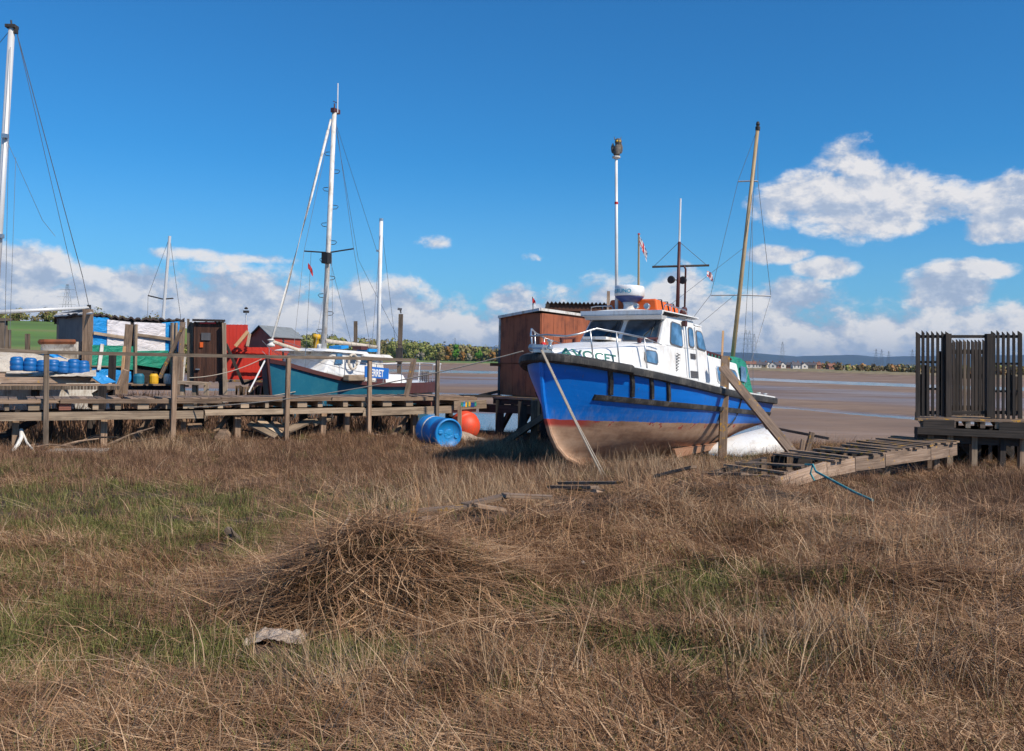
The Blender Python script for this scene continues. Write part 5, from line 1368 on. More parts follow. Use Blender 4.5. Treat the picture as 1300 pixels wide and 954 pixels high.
    def pane(x0, x1, y0, y1, hw=.80, nm='window', par=None, mt='glass', m0=.0):
        q = [sp(x0, -hw * (.97 if True else 1) - .02, py=y1), sp(x1, -hw * .97 - .02, py=y1 + .5), sp(x1 - 1, -hw * .91 - .025, py=y0 + .3), sp(x0 + 2.5, -hw * .91 - .025, py=y0)]
        m = MB(); m.slab(q, (0, -1, .15), .012); return build(nm, m, mt, o, world=False)
    pane(425, 435, 449, 462, mt='glass_blue'); pane(442, 453, 451, 459, mt='glass'); pane(458, 467, 453, 461, mt='glass')
    for q, hw in (((476, 482), .78),):
        pane(478, 490, 474, 486, .80, 'door', mt='maroon')
    lr = MB(); c = sp(447, -.86, py=459.5); ringp = [c + Vector((math.cos(a) * .2, -.03, math.sin(a) * .2)) for a in [2 * math.pi * k / 16 for k in range(17)]]; lr.tube(ringp, .035, 8, cap=False); build('lifebuoy_ring', lr, 'cream', o, world=False, smooth=True)
    # sign
    s0 = sp(463, -1.30, py=472); s1 = sp(493, -1.30, py=474); hgt = .30
    sg = MB(); a = Vector((s0.x, -1.30, s0.z)); b_ = Vector((s1.x, -1.30, s1.z - .02))
    sg.slab([a - Vector((0, 0, hgt / 2)), b_ - Vector((0, 0, hgt / 2)), b_ + Vector((0, 0, hgt / 2)), a + Vector((0, 0, hgt / 2))], (0, -1, 0), .02); so_ = build('name_board', sg, 'signblue', o, world=False)
    Ls = (b_ - a).length
    textmesh('name_letters', 'ERRET', .27, 'letter_white', so_, lambda x, y, d: a + (b_ - a) * ((.24 * Ls + x * .83) / Ls) + Vector((0, -.024 - d, -.10 + y)), .003, 1.0, .008)
    pt = MB(); pt.beam(Vector((a.x + .12, -1.27, a.z)), Vector((a.x + .12, -1.2, G(a.x) )), .03, .03); pt.beam(Vector((b_.x - .1, -1.27, b_.z)), Vector((b_.x - .1, -1.2, G(b_.x))), .03, .03); build('board_bracket', pt, 'steel', so_, world=False)
    bl = MB(); c = sp(430, -.2, py=441); bl.box(c, (.34, .4, .08), ry=-.1); build('blue_hatch_cover', bl, 'tarp_blue', o, world=False)
    bl = MB(); c = sp(466, -.3, py=445); bl.box(c, (.45, .4, .09)); build('blue_hatch_cover', bl, 'tarp_blue', o, world=False)
    bl = MB(); c = sp(457, -.3, py=442); bl.box(c, (.35, .3, .1)); build('rolled_sail', bl, 'maroon', o, world=False)
    fb_ = MB(); c = sp(450, -1.2, py=480); fb_.box(c, (.75, .2, .16)); build('fender_board', fb_, 'wood_pale', o, world=False, bevel=.03)
    # masts
    def W(px, py, d): return inv @ at(px, py, d)
    dm = 26.6
    m = MB(); m0, m1 = W(409.5, 478, dm), W(424.5, 143, dm); m.tube([m0, m1], .078, 12, r2=.062); mo = build('main_mast', m, 'white_old', o, world=False, smooth=2)
    h = MB(); h.box(m1 + Vector((.05, 0, .05)), (.3, .12, .12)); h.tube([m1, m1 + Vector((0, 0, .25))], .02, 6); h.tube([m1 + Vector((-.06, 0, .3)), m1 + Vector((.1, 0, .3))], .012, 5); build('masthead', h, 'maroon', mo, world=False)
    h = MB(); h.tube([m1 + Vector((.08, -.05, 0)), W(429, 106, dm)], .018, 6); build('whip_aerial', h, 'white', mo, world=False)
    for i in range(11):
        py = 195 + i * 22.5; c = W(424.5 - (py - 143) * 15 / 335, py, dm); sgn = -1 if i % 2 == 0 else 1
        u = (inv.to_3x3() @ Vector((sgn, 0, 0))); k = MB(); k.tube([c + u * .08 + Vector((0, 0, .04)), c + u * .20 + Vector((0, 0, .03)), c + u * .23, c + u * .18 - Vector((0, 0, .06)), c + u * .08 - Vector((0, 0, .07))], .010, 5); build('mast_step', k, 'dark', mo, world=False)
    h = MB(); h.tube([W(386, 319, dm), W(417, 321, dm), W(449, 316, dm)], .022, 6); build('spreader', h, 'dark', mo, world=False)
    h = MB(); h.box(W(414.5, 328, dm - .15), (.2, .2, .3)); build('radar_reflector', h, 'dark', mo, world=False)
    f = MB(); pts = [W(420, 152, dm), W(395, 250, 25.7), W(365, 362, 24.5), W(344, 436, 23.7)]; f.tube([pts[0], pts[0].lerp(pts[1], .3)], .03, 8); f.tube(pts[:1] and [pts[0].lerp(pts[1], .15), pts[1], pts[2], pts[3]], .038, 8, r2=.03); build('furled_sail', f, 'white_old', mo, world=False, smooth=2)
    dr = MB(); dr.lathe(pts[3] + Vector((0, 0, -.05)), [(.03, -.05), (.10, -.02), (.10, .01), (.05, .05), (.05, .1), (.1, .13), (.03, .16)], 10); build('furling_drum', dr, 'white_old', mo, world=False)
    bm = MB(); bm.tube([W(414, 433, 26.4), W(478, 441, 28.6)], .055, 8); bm.tube([W(346, 434, 23.9), W(380, 445, 24.8), W(423, 455, 26.0)], .045, 8); build('boom', bm, 'cream', mo, world=False, smooth=2)
    m = MB(); n0, n1 = W(479.5, 470, 28.6), W(484, 281, 28.6); m.tube([n0, n1], .06, 10, r2=.055); mz = build('mizzen_mast', m, 'white', o, world=False, smooth=2)
    h = MB(); h.box(W(481.5, 319, 28.6), (.22, .08, .05)); h.tube([n1, n1 + Vector((0, 0, .08))], .06, 8); build('mast_fitting', h, 'steel', mz, world=False)
    rg = MB()
    for (a_, b2) in (((424, 150, dm), (478, 318, 28.6)), ((426, 152, dm), (449, 316, 27)), ((449, 316, 27), (470, 440, 27.4)), ((422, 152, dm), (386, 319, 26)), ((386, 319, 26), (372, 450, 25)), ((420, 320, dm), (398, 455, 25.4)), ((420, 320, dm), (404, 462, 26.4)), ((421, 322, dm), (423, 452, 26)),
                     ((419, 330, dm), (450, 452, 27)), ((426, 160, dm), (455, 330, 28)), ((455, 330, 28), (530, 478, 30)), ((484, 284, 28.6), (506, 470, 30)), ((484, 284, 28.6), (470, 470, 28)), ((395, 320, 26), (388, 455, 26))):
        rg.tube([W(*a_), W(*b2)], .0065, 4)
    build('rigging', rg, 'wire', mo, world=False)
    # guard rails
    for sg in (-1, 1):
        gr = MB()
        for i in range(6):
            s = L * (.10 + .155 * i); gr.tube([K(s, sg * (hb(s, 1) - .06), G(s)), K(s, sg * (hb(s, 1) - .06), G(s) + .55)], .012, 5)
        for hh in (.54, .28): gr.tube([K(L * (.02 + .93 * q / 12), sg * (hb(L * (.02 + .93 * q / 12), 1) - .06), G(L * (.02 + .93 * q / 12)) + hh) for q in range(13)], .007, 4)
        build('guard_rail', gr, 'steel', o, world=False)
    pp = MB(); s = L * .97; pp.tube([K(L * .88, -hb(L * .88, 1) + .06, G(s) + .55), K(L * .99, -.8, G(s) + .58), K(L * 1.02, 0, G(s) + .6), K(L * .99, .8, G(s) + .58), K(L * .88, hb(L * .88, 1) - .06, G(s) + .55)], .018, 6)
    for t in (-.75, 0, .75): pp.tube([K(L * .985, t, G(s) - .05), K(L * .995, t, G(s) + .6)], .014, 6)
    build('pushpit', pp, 'white', o, world=False)
    rp_ = MB(); 
    for k in range(5): rp_.tube([K(L * .93 + .05 * k, -.6 + .1 * k, G(s)), K(L * .95 + .05 * k, -.5 + .1 * k, G(s) + .35)], .02, 5)
    build('rope_coils', rp_, 'wood_rail', o, world=False)
    tag(build('flag', flag('f', '', at(391, 334, 26.0), .22, .16, lambda u, v: 0, .9, seed=8), ['redcloth']), 'small plain red flag flying under the port spreader of the teal ketch', 'flag')
    # rope loop, yellow marker
    y = thing('marker_buoy', 'tall yellow and white marker standing left of the teal ketch mast', 'buoy', at(402, 470, 31)); m = MB(); m.lathe(at(401, 462, 31), [(.11, 0), (.11, .45), (.09, .5), (.09, .8), (.14, .83), (.14, .93), (.08, .97)], 14); build('body', m, 'yellow', y, smooth=2)
    m = MB(); m.lathe(at(405.5, 466, 30.8), [(.10, 0), (.10, .7), (.05, .75)], 10); build('white_tube', m, 'white', y)
    for (x, y0, y1, d, w_, lb, cap) in ((451.5, 470, 408, 31, .11, 'plain dark post rising behind the teal ketch cabin', 0), (506, 500, 399, 29.5, .13, 'tall dark post with a small lamp arm beyond the teal ketch stern', 1)):
        m = MB(); m.beam(at(x, y0, d), at(x + (3 if cap else 0), y1, d), w_, w_, up=(0, 1, 0))
        t_ = thing('mooring_post', lb, 'post', at(x, y0, d)); build('pole', m, 'wood_rail', t_)
        if cap:
            m = MB(); m.beam(at(x + 3, 398, d), at(x + 2, 392, d), .04, .04); m.beam(at(x - 1, 392.5, d), at(x + 4, 393, d), .1, .07); build('lamp', m, 'frame_grey', t_)
            m = MB(); m.box(at(x + 1, 451, d - .1), (.2, .2, .45)); build('rubber_tyre', m, 'dark', t_)
ketch()
for (a, b_, s, r_, lb) in ((at(240, 480, 20.2), at(332, 456, 23.0), .10, .010, 'thin tan rope rising from the jetty to the teal bow'), (at(230, 516, 18.8), at(428, 486, 26.5), .08, .012, 'pale rope from the jetty deck edge up to the teal hull side')):
    mb = MB(); mb.tube(sag(a, b_, s, 14), r_, 5); tag(build('mooring_rope', mb, 'rope'), lb, 'rope')

# ------------------------------------------------------------------ palisade enclosure on a staging, right
M_SLAT = M_wood('tarred_slats', (.036, .027, .022), (.013, .010, .009))
def palisade():
    o = thing('slatted_staging', 'dark slatted timber enclosure with open gate on a raised staging at the right edge', 'staging', at(1235, 585, 17.0))
    def slat(pl, px, y0, y1, d, w=.062, lean=0):
        mb = pl; p, q = at(px, y0, d), at(px + lean, y1, d); L = (q - p)
        mb.beam(p, q, w, .022, up=(0, 1, 0))
        h = .05; mb.add([q + Vector((-w / 2, -.011, 0)), q + Vector((w / 2, -.011, 0)), q + Vector((-w / 2, -.011, h)), q + Vector((-w / 2, .011, 0)), q + Vector((w / 2, .011, 0)), q + Vector((-w / 2, .011, h))], [(0, 1, 2), (5, 4, 3), (0, 3, 4, 1), (1, 4, 5, 2), (2, 5, 3, 0)])
    d = 17.0
    for nm, xs, yt in (('left_panel', [1165.2, 1171.7, 1177.9, 1184, 1190.2, 1196.5, 1203], 424), ('right_panel', [1260.5, 1267, 1273.5, 1280, 1287, 1295], 424)):
        for x in xs:
            mb = MB(); slat(mb, x, 529 if x < 1250 else 532, yt + rng.uniform(-1, 1), d, .075 if x in (xs[0], xs[-1]) else .048, rng.uniform(-.4, .4)); build('slat', mb, M_SLAT, o)
    def rail(x0, x1, y, dd=17.03, w=.07, m='wood_dark'):
        mb = MB(); mb.beam(at(x0, y, dd), at(x1, y, dd), .035, w); build('rail', mb, m, o)
    rail(1163, 1296, 427.5, w=.055); rail(1165, 1200, 460, w=.04); rail(1165, 1203, 494, w=.04); rail(1256, 1296, 462, w=.04); rail(1256, 1296, 497, w=.04); rail(1165, 1296, 524, w=.06)
    # shorter boards behind each outer panel
    for x, yt in ((1167.5, 475), (1174, 464), (1194, 446), (1199, 448), (1280, 474), (1286, 476), (1291, 478)):
        mb = MB(); mb.beam(at(x, 528, 17.09), at(x, yt, 17.09), .085, .022, up=(0, 1, 0)); build('backing_board', mb, 'wood_dark', o)
    # inner gate, lower and further in
    dg = 18.0
    for i, x in enumerate([1206.5, 1211, 1215.5, 1220, 1224.8, 1229.5, 1234.5, 1239, 1244, 1249]):
        mb = MB(); slat(mb, x, 533, 435 + rng.uniform(-.8, .8), dg, .055, rng.uniform(-.3, .3)); build('gate_slat', mb, 'wood_dark' if i != 4 else 'wood_rail', o)
    for y in (447, 478, 518): 
        mb = MB(); mb.beam(at(1204, y, dg + .03), at(1252, y, dg + .03), .03, .09); build('gate_rail', mb, 'wood_dark', o)
    for x0, x1, dd in ((1240, 1251, 18.12),):
        k = 3
        for i in range(k): mb = MB(); x = lerp(x0, x1, i / (k - 1)); mb.beam(at(x, 530, dd + .05), at(x, 450 + 3 * i, dd + .05), .10, .02, up=(0, 1, 0)); build('gate_board', mb, 'wood_dark', o)
    # gate posts and inner side walls running back
    for x in (1203, 1255):
        mb = MB(); mb.beam(at(x, 530, 17.0), at(x, 424, 17.0), .10, .10, up=(0, 1, 0)); build('gate_post', mb, 'wood_dark', o)
    for x, n in ():
        for i in range(n):
            dd = 17.2 + i * .33; X = at(x, 500, 17.0).x; mb = MB(); mb.beam(Vector((X, dd, .78)), Vector((X, dd, 2.1 - .04 * (i % 3))), .09, .02, up=(1, 0, 0)); build('side_slat', mb, 'wood_dark', o)
    for i in range(17):
        if i not in (6, 12): continue
        x = lerp(1168, 1290, i / 16); dd = 19.3; X = at(x, 500, dd).x; mb = MB(); mb.beam(Vector((X, dd, .86)), Vector((X, dd, 2.0 + .06 * rng.random())), .07, .02, up=(0, 1, 0)); build('rear_slat', mb, 'wood_dark', o)
    # staging
    X0, X1 = at(1160, 540, 17).x, at(1310, 540, 17).x
    mb = MB(); n = 18
    for i in range(n): y = 16.85 + i * .145; mb.beam(Vector((X0 * y / 16.9, y, .88)), Vector((X1, y, .88)), .135, .04)
    build('deck', mb, 'wood_lichen', o)
    for i in range(8):
        x = lerp(X0 + .1, X1 - .2, i / 7); mb = MB(); mb.beam(Vector((x, 16.80, .80)), Vector((x * 1.14, 19.4, .80)), .08, .12); build('joist', mb, 'wood_pale' if i % 2 else 'wood', o)
    for dx, z, y, hh, m in ((-.08, .69, 16.72, .12, 'wood_dark'), (0, .55, 16.9, .14, 'wood_dark')):
        mb = MB(); mb.beam(Vector((X0 + dx, y, z)), Vector((X1, y, z - .06)), .14, hh); build('beam', mb, m, o)
    mb = MB(); mb.box(Vector((X0 + .35, 16.84, .80)), (.55, .12, .16)); build('bearer', mb, 'wood_dark', o); mb = MB(); mb.box(Vector((X1 - .45, 16.84, .77)), (.5, .12, .16)); build('bearer', mb, 'wood_dark', o)
    for px, mt in ((1180, 'wood'), (1205, 'wood_pale'), (1236, 'wood_pale'), (1272, 'wood_dark'), (1297, 'wood')):
        p = at(px, 560, 16.85); g = ground(p.x, p.y); mb = MB(); mb.beam(Z(p, g - .3), Z(p, .60), .10, .10, up=(0, 1, 0)); build('leg', mb, mt, o)
        p = at(px + 6, 560, 18.9); g = ground(p.x, p.y); mb = MB(); mb.beam(Z(p, g - .3), Z(p, .75), .12, .12, up=(0, 1, 0)); build('leg', mb, 'wood_dark', o)
    for a, b_ in (((1212, 552, 17.4), (1236, 580, 17.4)), ((1262, 556, 17.3), (1285, 577, 17.3)), ((1212, 578, 17.6), (1250, 556, 17.6))):
        mb = MB(); mb.beam(at(*a), at(*b_), .12, .05, up=(0, 1, 0)); build('brace', mb, 'wood_dark', o)
    mb = MB(); 
    for i in range(9): x = lerp(X0 * 1.1 + .2, X1 + .5, i / 8); mb.beam(Vector((x, 18.2, -.3)), Vector((x, 18.2, .7)), .35, .03, up=(0, 1, 0))
    build('under_boarding', mb, 'wood_dark', o)
palisade()

# ------------------------------------------------------------------ low boardwalk and its ruins
BWP = [Vector((7.75, 16.45, .52)), Vector((4.85, 14.55, .33)), Vector((3.75, 13.55, .19))]
PLK = []
def boardwalk():
    o = thing('boardwalk', 'low broken boardwalk of lichened planks leading from the slatted staging through the grass', 'boardwalk', (5, 14.6, 0))
    segs = list(zip(BWP, BWP[1:]))
    for (a, b_) in segs:
        d = (b_ - a).normalized(); n = Vector((d.y, -d.x, 0)).normalized()
        if n.y < 0: n = -n
        L = (b_ - a).length; s = 0
        while s < L - .05:
            l = min(rng.uniform(.7, 1.4), L - s); mb = MB(); p, q = a + d * s, a + d * (s + l - .015)
            mb.beam(p + Vector((0, 0, -.12 + rng.uniform(-.015, .015))), q + Vector((0, 0, -.12 + rng.uniform(-.02, .02))), .05, .22); build('side_board', mb, 'wood_lichen_light', o); s += l
        mb = MB(); mb.beam(a + n * 1.05 + Vector((0, 0, -.12)), b_ + n * 1.05 + Vector((0, 0, -.12)), .05, .2); build('rear_board', mb, 'wood_dark', o)
        s = .05
        while s < L:
            w = rng.uniform(.09, .15); keep = .96 if a.x > 7 else (.72 if a.x > 4 else .5)
            if a.x > 7: keep = .97 if s < 2.4 else .75
            if rng.random() < keep:
                j = rng.uniform(-.12, .12); yaw = rng.uniform(-.05, .05) if a.x > 7 else rng.uniform(-.2, .2)
                p = a + d * s; e0, e1 = rng.uniform(-.10, .05), rng.uniform(.98, 1.2)
                mb = MB(); mb.beam(p + n * e0 + Vector((0, 0, .0 + rng.uniform(0, .015))), p + n * e1 + d * yaw * 2 + Vector((0, 0, rng.uniform(-.02, .03))), w - .02, .03); build('plank', mb, 'wood_lichen', o)
            s += w + rng.uniform(.005, .05)
        for k in (.1, .5, .9):
            p = a + d * L * k + n * .5; g = ground(p.x, p.y); 
            for e_ in (-.35, .5):
                q = p + n * e_; mb = MB(); mb.beam(Z(q, ground(q.x, q.y) - .2), Z(q, p.z - .03), .09, .09); build('peg', mb, 'wood', o)
    g = 'loose ruined planks of the old boardwalk in the grass'
    global PLK
    L_ = [((905, 606, 13.2), (945, 614, 12.4), 'short dark plank end poking left of the boardwalk'), ((832, 610, 12.8), (880, 613, 12.3), 'short dark board in dead grass below the keel'), ((700, 628, 12.2), (755, 641, 11.2), 'split grey plank with orange lichen, nearest below the bow'),
          ((712, 624, 12.5), (785, 636, 11.6), 'longer split plank directly behind the lichened one'), ((722, 629, 12.0), (762, 640, 11.1), 'narrow splinter between two split planks below the bow'),
          ((520, 656, 9.9), (590, 655, 9.9), 'dark plank with an orange patch behind the straw mound'), ((590, 654, 10.1), (650, 646, 10.6), 'dark broken board right of the straw mound planks'), ((482, 669, 8.9), (540, 686, 8.5), 'bent grey pole lying over the straw mound top'),
          ((600, 668, 9.4), (640, 662, 9.6), 'broken board end sticking from dead grass mid foreground'), ((640, 650, 10.4), (700, 652, 10.5), 'low weathered plank half buried right of the mound')]
    for a, b_, lb in L_:
        p, q = at(*a), at(*b_)
        for v in (p, q): v.z = max(v.z, ground(v.x, v.y) + .19)
        for k in (0, .35, .7, 1): w_ = p.lerp(q, k); PLK.append((w_.x, w_.y - .15, .26))
        mb = MB(); mb.beam(p, q, rng.uniform(.09, .14), .035, jag=.03); tag(build('plank' if 'pole' not in lb else 'driftwood', mb, 'wood_lichen' if 'lichen' in lb or 'orange' in lb else 'wood'), lb, 'plank', g)
    # leaning posts by the creek with a thin rail
    mb = MB(); mb.beam(at(1016, 583, 17.0), at(1020, 558, 17.0), .07, .07, up=(0, 1, 0)); tag(build('stake', mb, 'wood'), 'short leaning stake beside the rusty topped stake', 'post')
    mb = MB(); mb.beam(at(1023, 580, 17.3), at(1031, 549, 17.3), .085, .085, up=(0, 1, 0)); tag(build('stake', mb, 'wood_lichen'), 'leaning stake with an orange top at the creek edge', 'post')
    mb = MB(); mb.beam(at(985, 544, 18.0), at(1053, 557, 17.2), .05, .05); tag(build('pole', mb, 'wood_lichen_light'), 'thin horizontal pole resting across the creek edge stakes', 'pole')
    mb = MB(); p = [at(*q) for q in ((1022, 590, 13.7), (1032, 590, 13.6), (1036, 599, 13.3), (1062, 613, 12.9), (1085, 628, 12.3), (1108, 641, 11.8))]
    for v in p: v.z = max(v.z, ground(v.x, v.y) + .13)
    mb.tube(p, .016, 6); mb.tube([p[1], p[1] + Vector((-.05, -.05, -.12)), p[1] + Vector((.0, -.08, -.22))], .014, 6); tag(build('rope', mb, 'rope_teal', smooth=True), 'teal rope tied to the boardwalk and trailing into the grass', 'rope')
    # lone bits in the grass
    mb = MB(); mb.box(at(329, 611, 14.2), (.42, .12, .03), .1); tag(build('board', mb, 'white_old'), 'small whitish board lying flat in the grass at left', 'board')
    mb = MB(); p = at(277, 697, 9.0); q = at(278, 643, 9.0); mb.tube([Z(p, ground(p.x, p.y) - .05), q], .008, 6, r2=.006); tag(build('cane', mb, 'wood_new'), 'single thin pale cane standing upright in the grass', 'cane')
    mb = MB(); p = at(305, 690, 9.1); q = at(287, 671, 9.1); mb.beam(p, q, .10, .07, taper=.6); mb.beam(at(300, 686, 9.1), at(293, 670, 9.0), .03, .03, taper=.4); mb.beam(at(294, 680, 9.1), at(284, 684, 9.0), .03, .03, taper=.4); tag(build('stump', mb, 'wood_rail'), 'short weathered stump leaning left in the grass beside the cane', 'stump')
    mb = MB(); c = at(354, 792, 6.05); c.z = ground(c.x, c.y) + .08; PLK.append((c.x, c.y - .12, .2)); rows = []
    for i in range(18): rows.append([c + Vector(((i - 9) * .022, (j - 4) * .028, .02 + .035 * fbm(i, j, .37, 3, 7) - .004 * abs(i - 9) - .008 * abs(j - 4))) for j in range(9)])
    mb.grid(rows); tag(build('rag', mb, 'rag', smooth=True), 'crumpled pale rag lying in the grass below the straw mound', 'rag')
    mb = MB(); mb.tube([at(445, 652, 7.6), at(436, 672, 7.3), at(430, 684, 7.2)], .012, 6, r2=.016); tag(build('twig', mb, 'wood_pale'), 'pale twig standing up from the top of the straw mound', 'twig')
    for (x, y, d, r_, m, lb) in ((478, 688, 7.7, .022, 'raft', 'small orange scrap on the straw mound'), (485, 686, 7.65, .018, 'yellow', 'tiny yellow scrap beside the orange scrap on the mound'), (382, 716, 6.9, .025, 'rag', 'small pale shell on the left flank of the straw mound'), (740, 726, 8.0, .02, 'rag', 'small pale orange fragment in the dead grass centre'), (839, 698, 8.9, .025, 'rust', 'small brown fragment in the dead grass right of centre')):
        p = at(x, y, d); p.z = max(p.z, ground(p.x, p.y) + .10); mb = MB(); mb.lathe(p, [(.005, -r_ * .6), (r_, -r_ * .2), (r_ * .9, r_ * .3), (.005, r_ * .6)], 7, axis=(.3, -.5, .8)); tag(build('scrap', mb, m), lb, 'litter')
boardwalk()
# ------------------------------------------------------------------ grass and straw
def M_straw(name, stops, rough=.8, trans=.0):
    m, t, b = newmat(name)
    at_ = t.new('ShaderNodeAttribute', attribute_name='tint').outputs['Fac']
    oi = t.noise(t.new('ShaderNodeNewGeometry').outputs['Position'], 1.6, 4, .65)
    f = t.math('ADD', t.math('MULTIPLY', at_, .72), t.math('MULTIPLY_ADD', oi, 1.3, -.5), clamp=True)
    t.link(t.ramp(f, stops), b.inputs['Base Color']); b.inputs['Roughness'].default_value = rough
    b.inputs['Specular IOR Level'].default_value = .25
    return m
MS = M_straw('dead_straw', [(0, (.06, .030, .016)), (.35, (.215, .110, .055)), (.7, (.44, .258, .138)), (1, (.70, .48, .29))])
MSD = M_straw('brown_sedge', [(0, (.045, .023, .014)), (.5, (.185, .10, .060)), (1, (.38, .23, .14))])
MG = M_straw('green_grass', [(0, (.05, .05, .016)), (.5, (.125, .13, .035)), (1, (.26, .24, .08))])
MR = M_straw('tall_reed', [(0, (.24, .145, .08)), (.5, (.42, .28, .165)), (1, (.62, .45, .29))])
PROT = bpy.data.collections.new('tufts')
def tuft(name, mat, n, hgt, spread, width, lean, flat=0.0, curl=.5, seg=3, seed=0, wind=(0, 0)):
    r = random.Random(seed); V = []; Fc = []; T = []
    for i in range(n):
        a = r.uniform(0, 2 * math.pi); rad = spread * math.sqrt(r.random()); x, y = rad * math.cos(a), rad * math.sin(a)
        h = hgt * r.uniform(.5, 1.15); b = r.uniform(0, 2 * math.pi); dx, dy = math.cos(b), math.sin(b)
        el = r.uniform(lean[0], lean[1]); w = width * r.uniform(.6, 1.3); px, py = -dy, dx
        p = Vector((x, y, r.uniform(0, flat))); d = Vector((dx * math.cos(el) + wind[0], dy * math.cos(el) + wind[1], math.sin(el))); 
        cu = curl * r.uniform(.2, 1.3); base = len(V); side = r.uniform(-.5, .5)
        for k in range(seg + 1):
            ww = w * (1 - .75 * (k / seg) ** 1.5) / 2
            V += [p + Vector((px, py, 0)) * ww, p - Vector((px, py, 0)) * ww]
            p = p + d.normalized() * (h / seg); d = d + Vector((px * side * .3, py * side * .3, -cu / seg))
            if p.z < .01: p.z = .012 + .01 * r.random()
        tt = r.random()
        for k in range(seg): q = base + 2 * k; Fc.append((q, q + 1, q + 3, q + 2)); T.append(tt)
    me = bpy.data.meshes.new(name); me.from_pydata([tuple(v) for v in V], [], Fc); me.materials.append(mat)
    at_ = me.attributes.new('tint', 'FLOAT', 'FACE'); at_.data.foreach_set('value', T)
    o = bpy.data.objects.new(name, me); return o

def scatter(name, label, protos, P, rz, scl, seed=0, tilt=.15):
    c = bpy.data.collections.new(name + '_kinds')
    for p in protos: c.objects.link(p)
    n = len(P); me = bpy.data.meshes.new(name); me.vertices.add(n); me.vertices.foreach_set('co', np.asarray(P, dtype=np.float32).ravel())
    rg = np.random.default_rng(seed)
    rot = np.stack([rg.uniform(-tilt, tilt, n), rg.uniform(-tilt, tilt, n), rz], 1).astype(np.float32)
    a = me.attributes.new('rot', 'FLOAT_VECTOR', 'POINT'); a.data.foreach_set('vector', rot.ravel())
    a = me.attributes.new('scl', 'FLOAT', 'POINT'); a.data.foreach_set('value', np.asarray(scl, dtype=np.float32))
    a = me.attributes.new('kid', 'INT', 'POINT'); a.data.foreach_set('value', rg.integers(0, len(protos), n).astype(np.int32))
    me.update(); o = bpy.data.objects.new(name, me); link(o)
    g = bpy.data.node_groups.new(name, 'GeometryNodeTree')
    g.interface.new_socket('Geometry', in_out='INPUT', socket_type='NodeSocketGeometry'); g.interface.new_socket('Geometry', in_out='OUTPUT', socket_type='NodeSocketGeometry')
    N = g.nodes.new; gi = N('NodeGroupInput'); go = N('NodeGroupOutput'); ip = N('GeometryNodeInstanceOnPoints'); ci = N('GeometryNodeCollectionInfo')
    ci.inputs['Collection'].default_value = c; ci.inputs['Separate Children'].default_value = True; ci.inputs['Reset Children'].default_value = True
    ip.inputs['Pick Instance'].default_value = True
    def attr(nm, ty):
        x = N('GeometryNodeInputNamedAttribute'); x.data_type = ty; x.inputs['Name'].default_value = nm; return x.outputs[0]
    er = N('FunctionNodeEulerToRotation')
    g.links.new(attr('rot', 'FLOAT_VECTOR'), er.inputs[0]); g.links.new(er.outputs[0], ip.inputs['Rotation'])
    g.links.new(attr('scl', 'FLOAT'), ip.inputs['Scale']); g.links.new(attr('kid', 'INT'), ip.inputs['Instance Index'])
    g.links.new(gi.outputs[0], ip.inputs['Points']); g.links.new(ci.outputs[0], ip.inputs['Instance']); rl = N('GeometryNodeRealizeInstances'); g.links.new(ip.outputs[0], rl.inputs[0]); g.links.new(rl.outputs[0], go.inputs[0])
    md = o.modifiers.new('grow', 'NODES'); md.node_group = g
    tag(o, label, None, None, 'stuff'); return o

def grn(x, y):      # how green the sward is at a place (patches seen in the marsh)
    g = 0
    for (cx, cy, sx, sy, k) in ((-4.6, 11.2, 2.4, 2.2, 1.0), (-2.6, 5.8, 1.7, .8, 1.1), (-3.0, 8.9, 1.3, .9, .8), (-4.4, 8.2, 1.2, .8, .8), (.95, 6.9, 1.1, .65, 1.4), (1.8, 7.7, .9, .5, 1.3), (1.1, 5.7, .8, .4, .9), (-1.2, 5.7, .9, .4, 1.0), (-8, 14.2, 2.2, 1.8, .8), (-1.7, 10.6, 1.2, 1.2, .7), (1.4, 14.6, .8, .6, .9), (4.4, 18.6, .5, .7, 1.3), (7.0, 11.4, 1.4, .7, .5), (2.4, 6.2, .6, .4, .7)):
        g = max(g, k * math.exp(-((x - cx) / sx) ** 2 - ((y - cy) / sy) ** 2))
    return g + .25 * fbm(x, y, .5, 3, 11.0) + .35 * fbm(x, y, 1.8, 2, 13.0)
KEEP = [(1.0, 11.1, .45), (1.4, 11.3, .35), (-.7, 9.4, .30), (-.3, 9.6, .3), (.0, 9.9, .3), (-3.6, 13.8, .4), (-2.75, 8.8, .22), (-1.55, 6.35, .2), (3.3, 12.0, .4), (2.3, 12.0, .35), (2.9, 12.2, .3), (-1.05, 8.6, .25), (-1.0, 8.3, .2),
        (4.1, 12.8, .5), (5.0, 13.9, .5), (6.2, 14.8, .5), (7.0, 15.5, .4), (4.6, 11.6, .25), (4.3, 12.2, .25), (-1.4, 18.8, .5), (-1.0, 19.0, .4)]
def clear(x, y, low=False):    # places kept free of tall growth: boardwalk deck, drum, hull keel
    for a, b_ in zip(BWP, BWP[1:]):
        d = b_ - a; n = Vector((d.y, -d.x, 0)).normalized(); n = n if n.y > 0 else -n; d.z = 0; L = d.length; d = d / L; q = Vector((x - a.x, y - a.y, 0)); u, v = q.dot(d), q.dot(n)
        if -.1 < u < L and -.05 < v < 1.1: return True
    q = wm(boat).inverted() @ Vector((x, y, 0))
    if .9 < q.x < 7.4 and abs(q.y) < (.12 if q.x < 1.6 else .75): return True
    for px, y_, ra in (PLK if low else KEEP + PLK):
        if (x - px) ** 2 + (y - y_) ** 2 * .35 < ra * ra and y < y_ + ra: return True
    if (x + 1.55) ** 2 * .6 + (y - 19.7) ** 2 * 1.2 < .22: return True
    return False
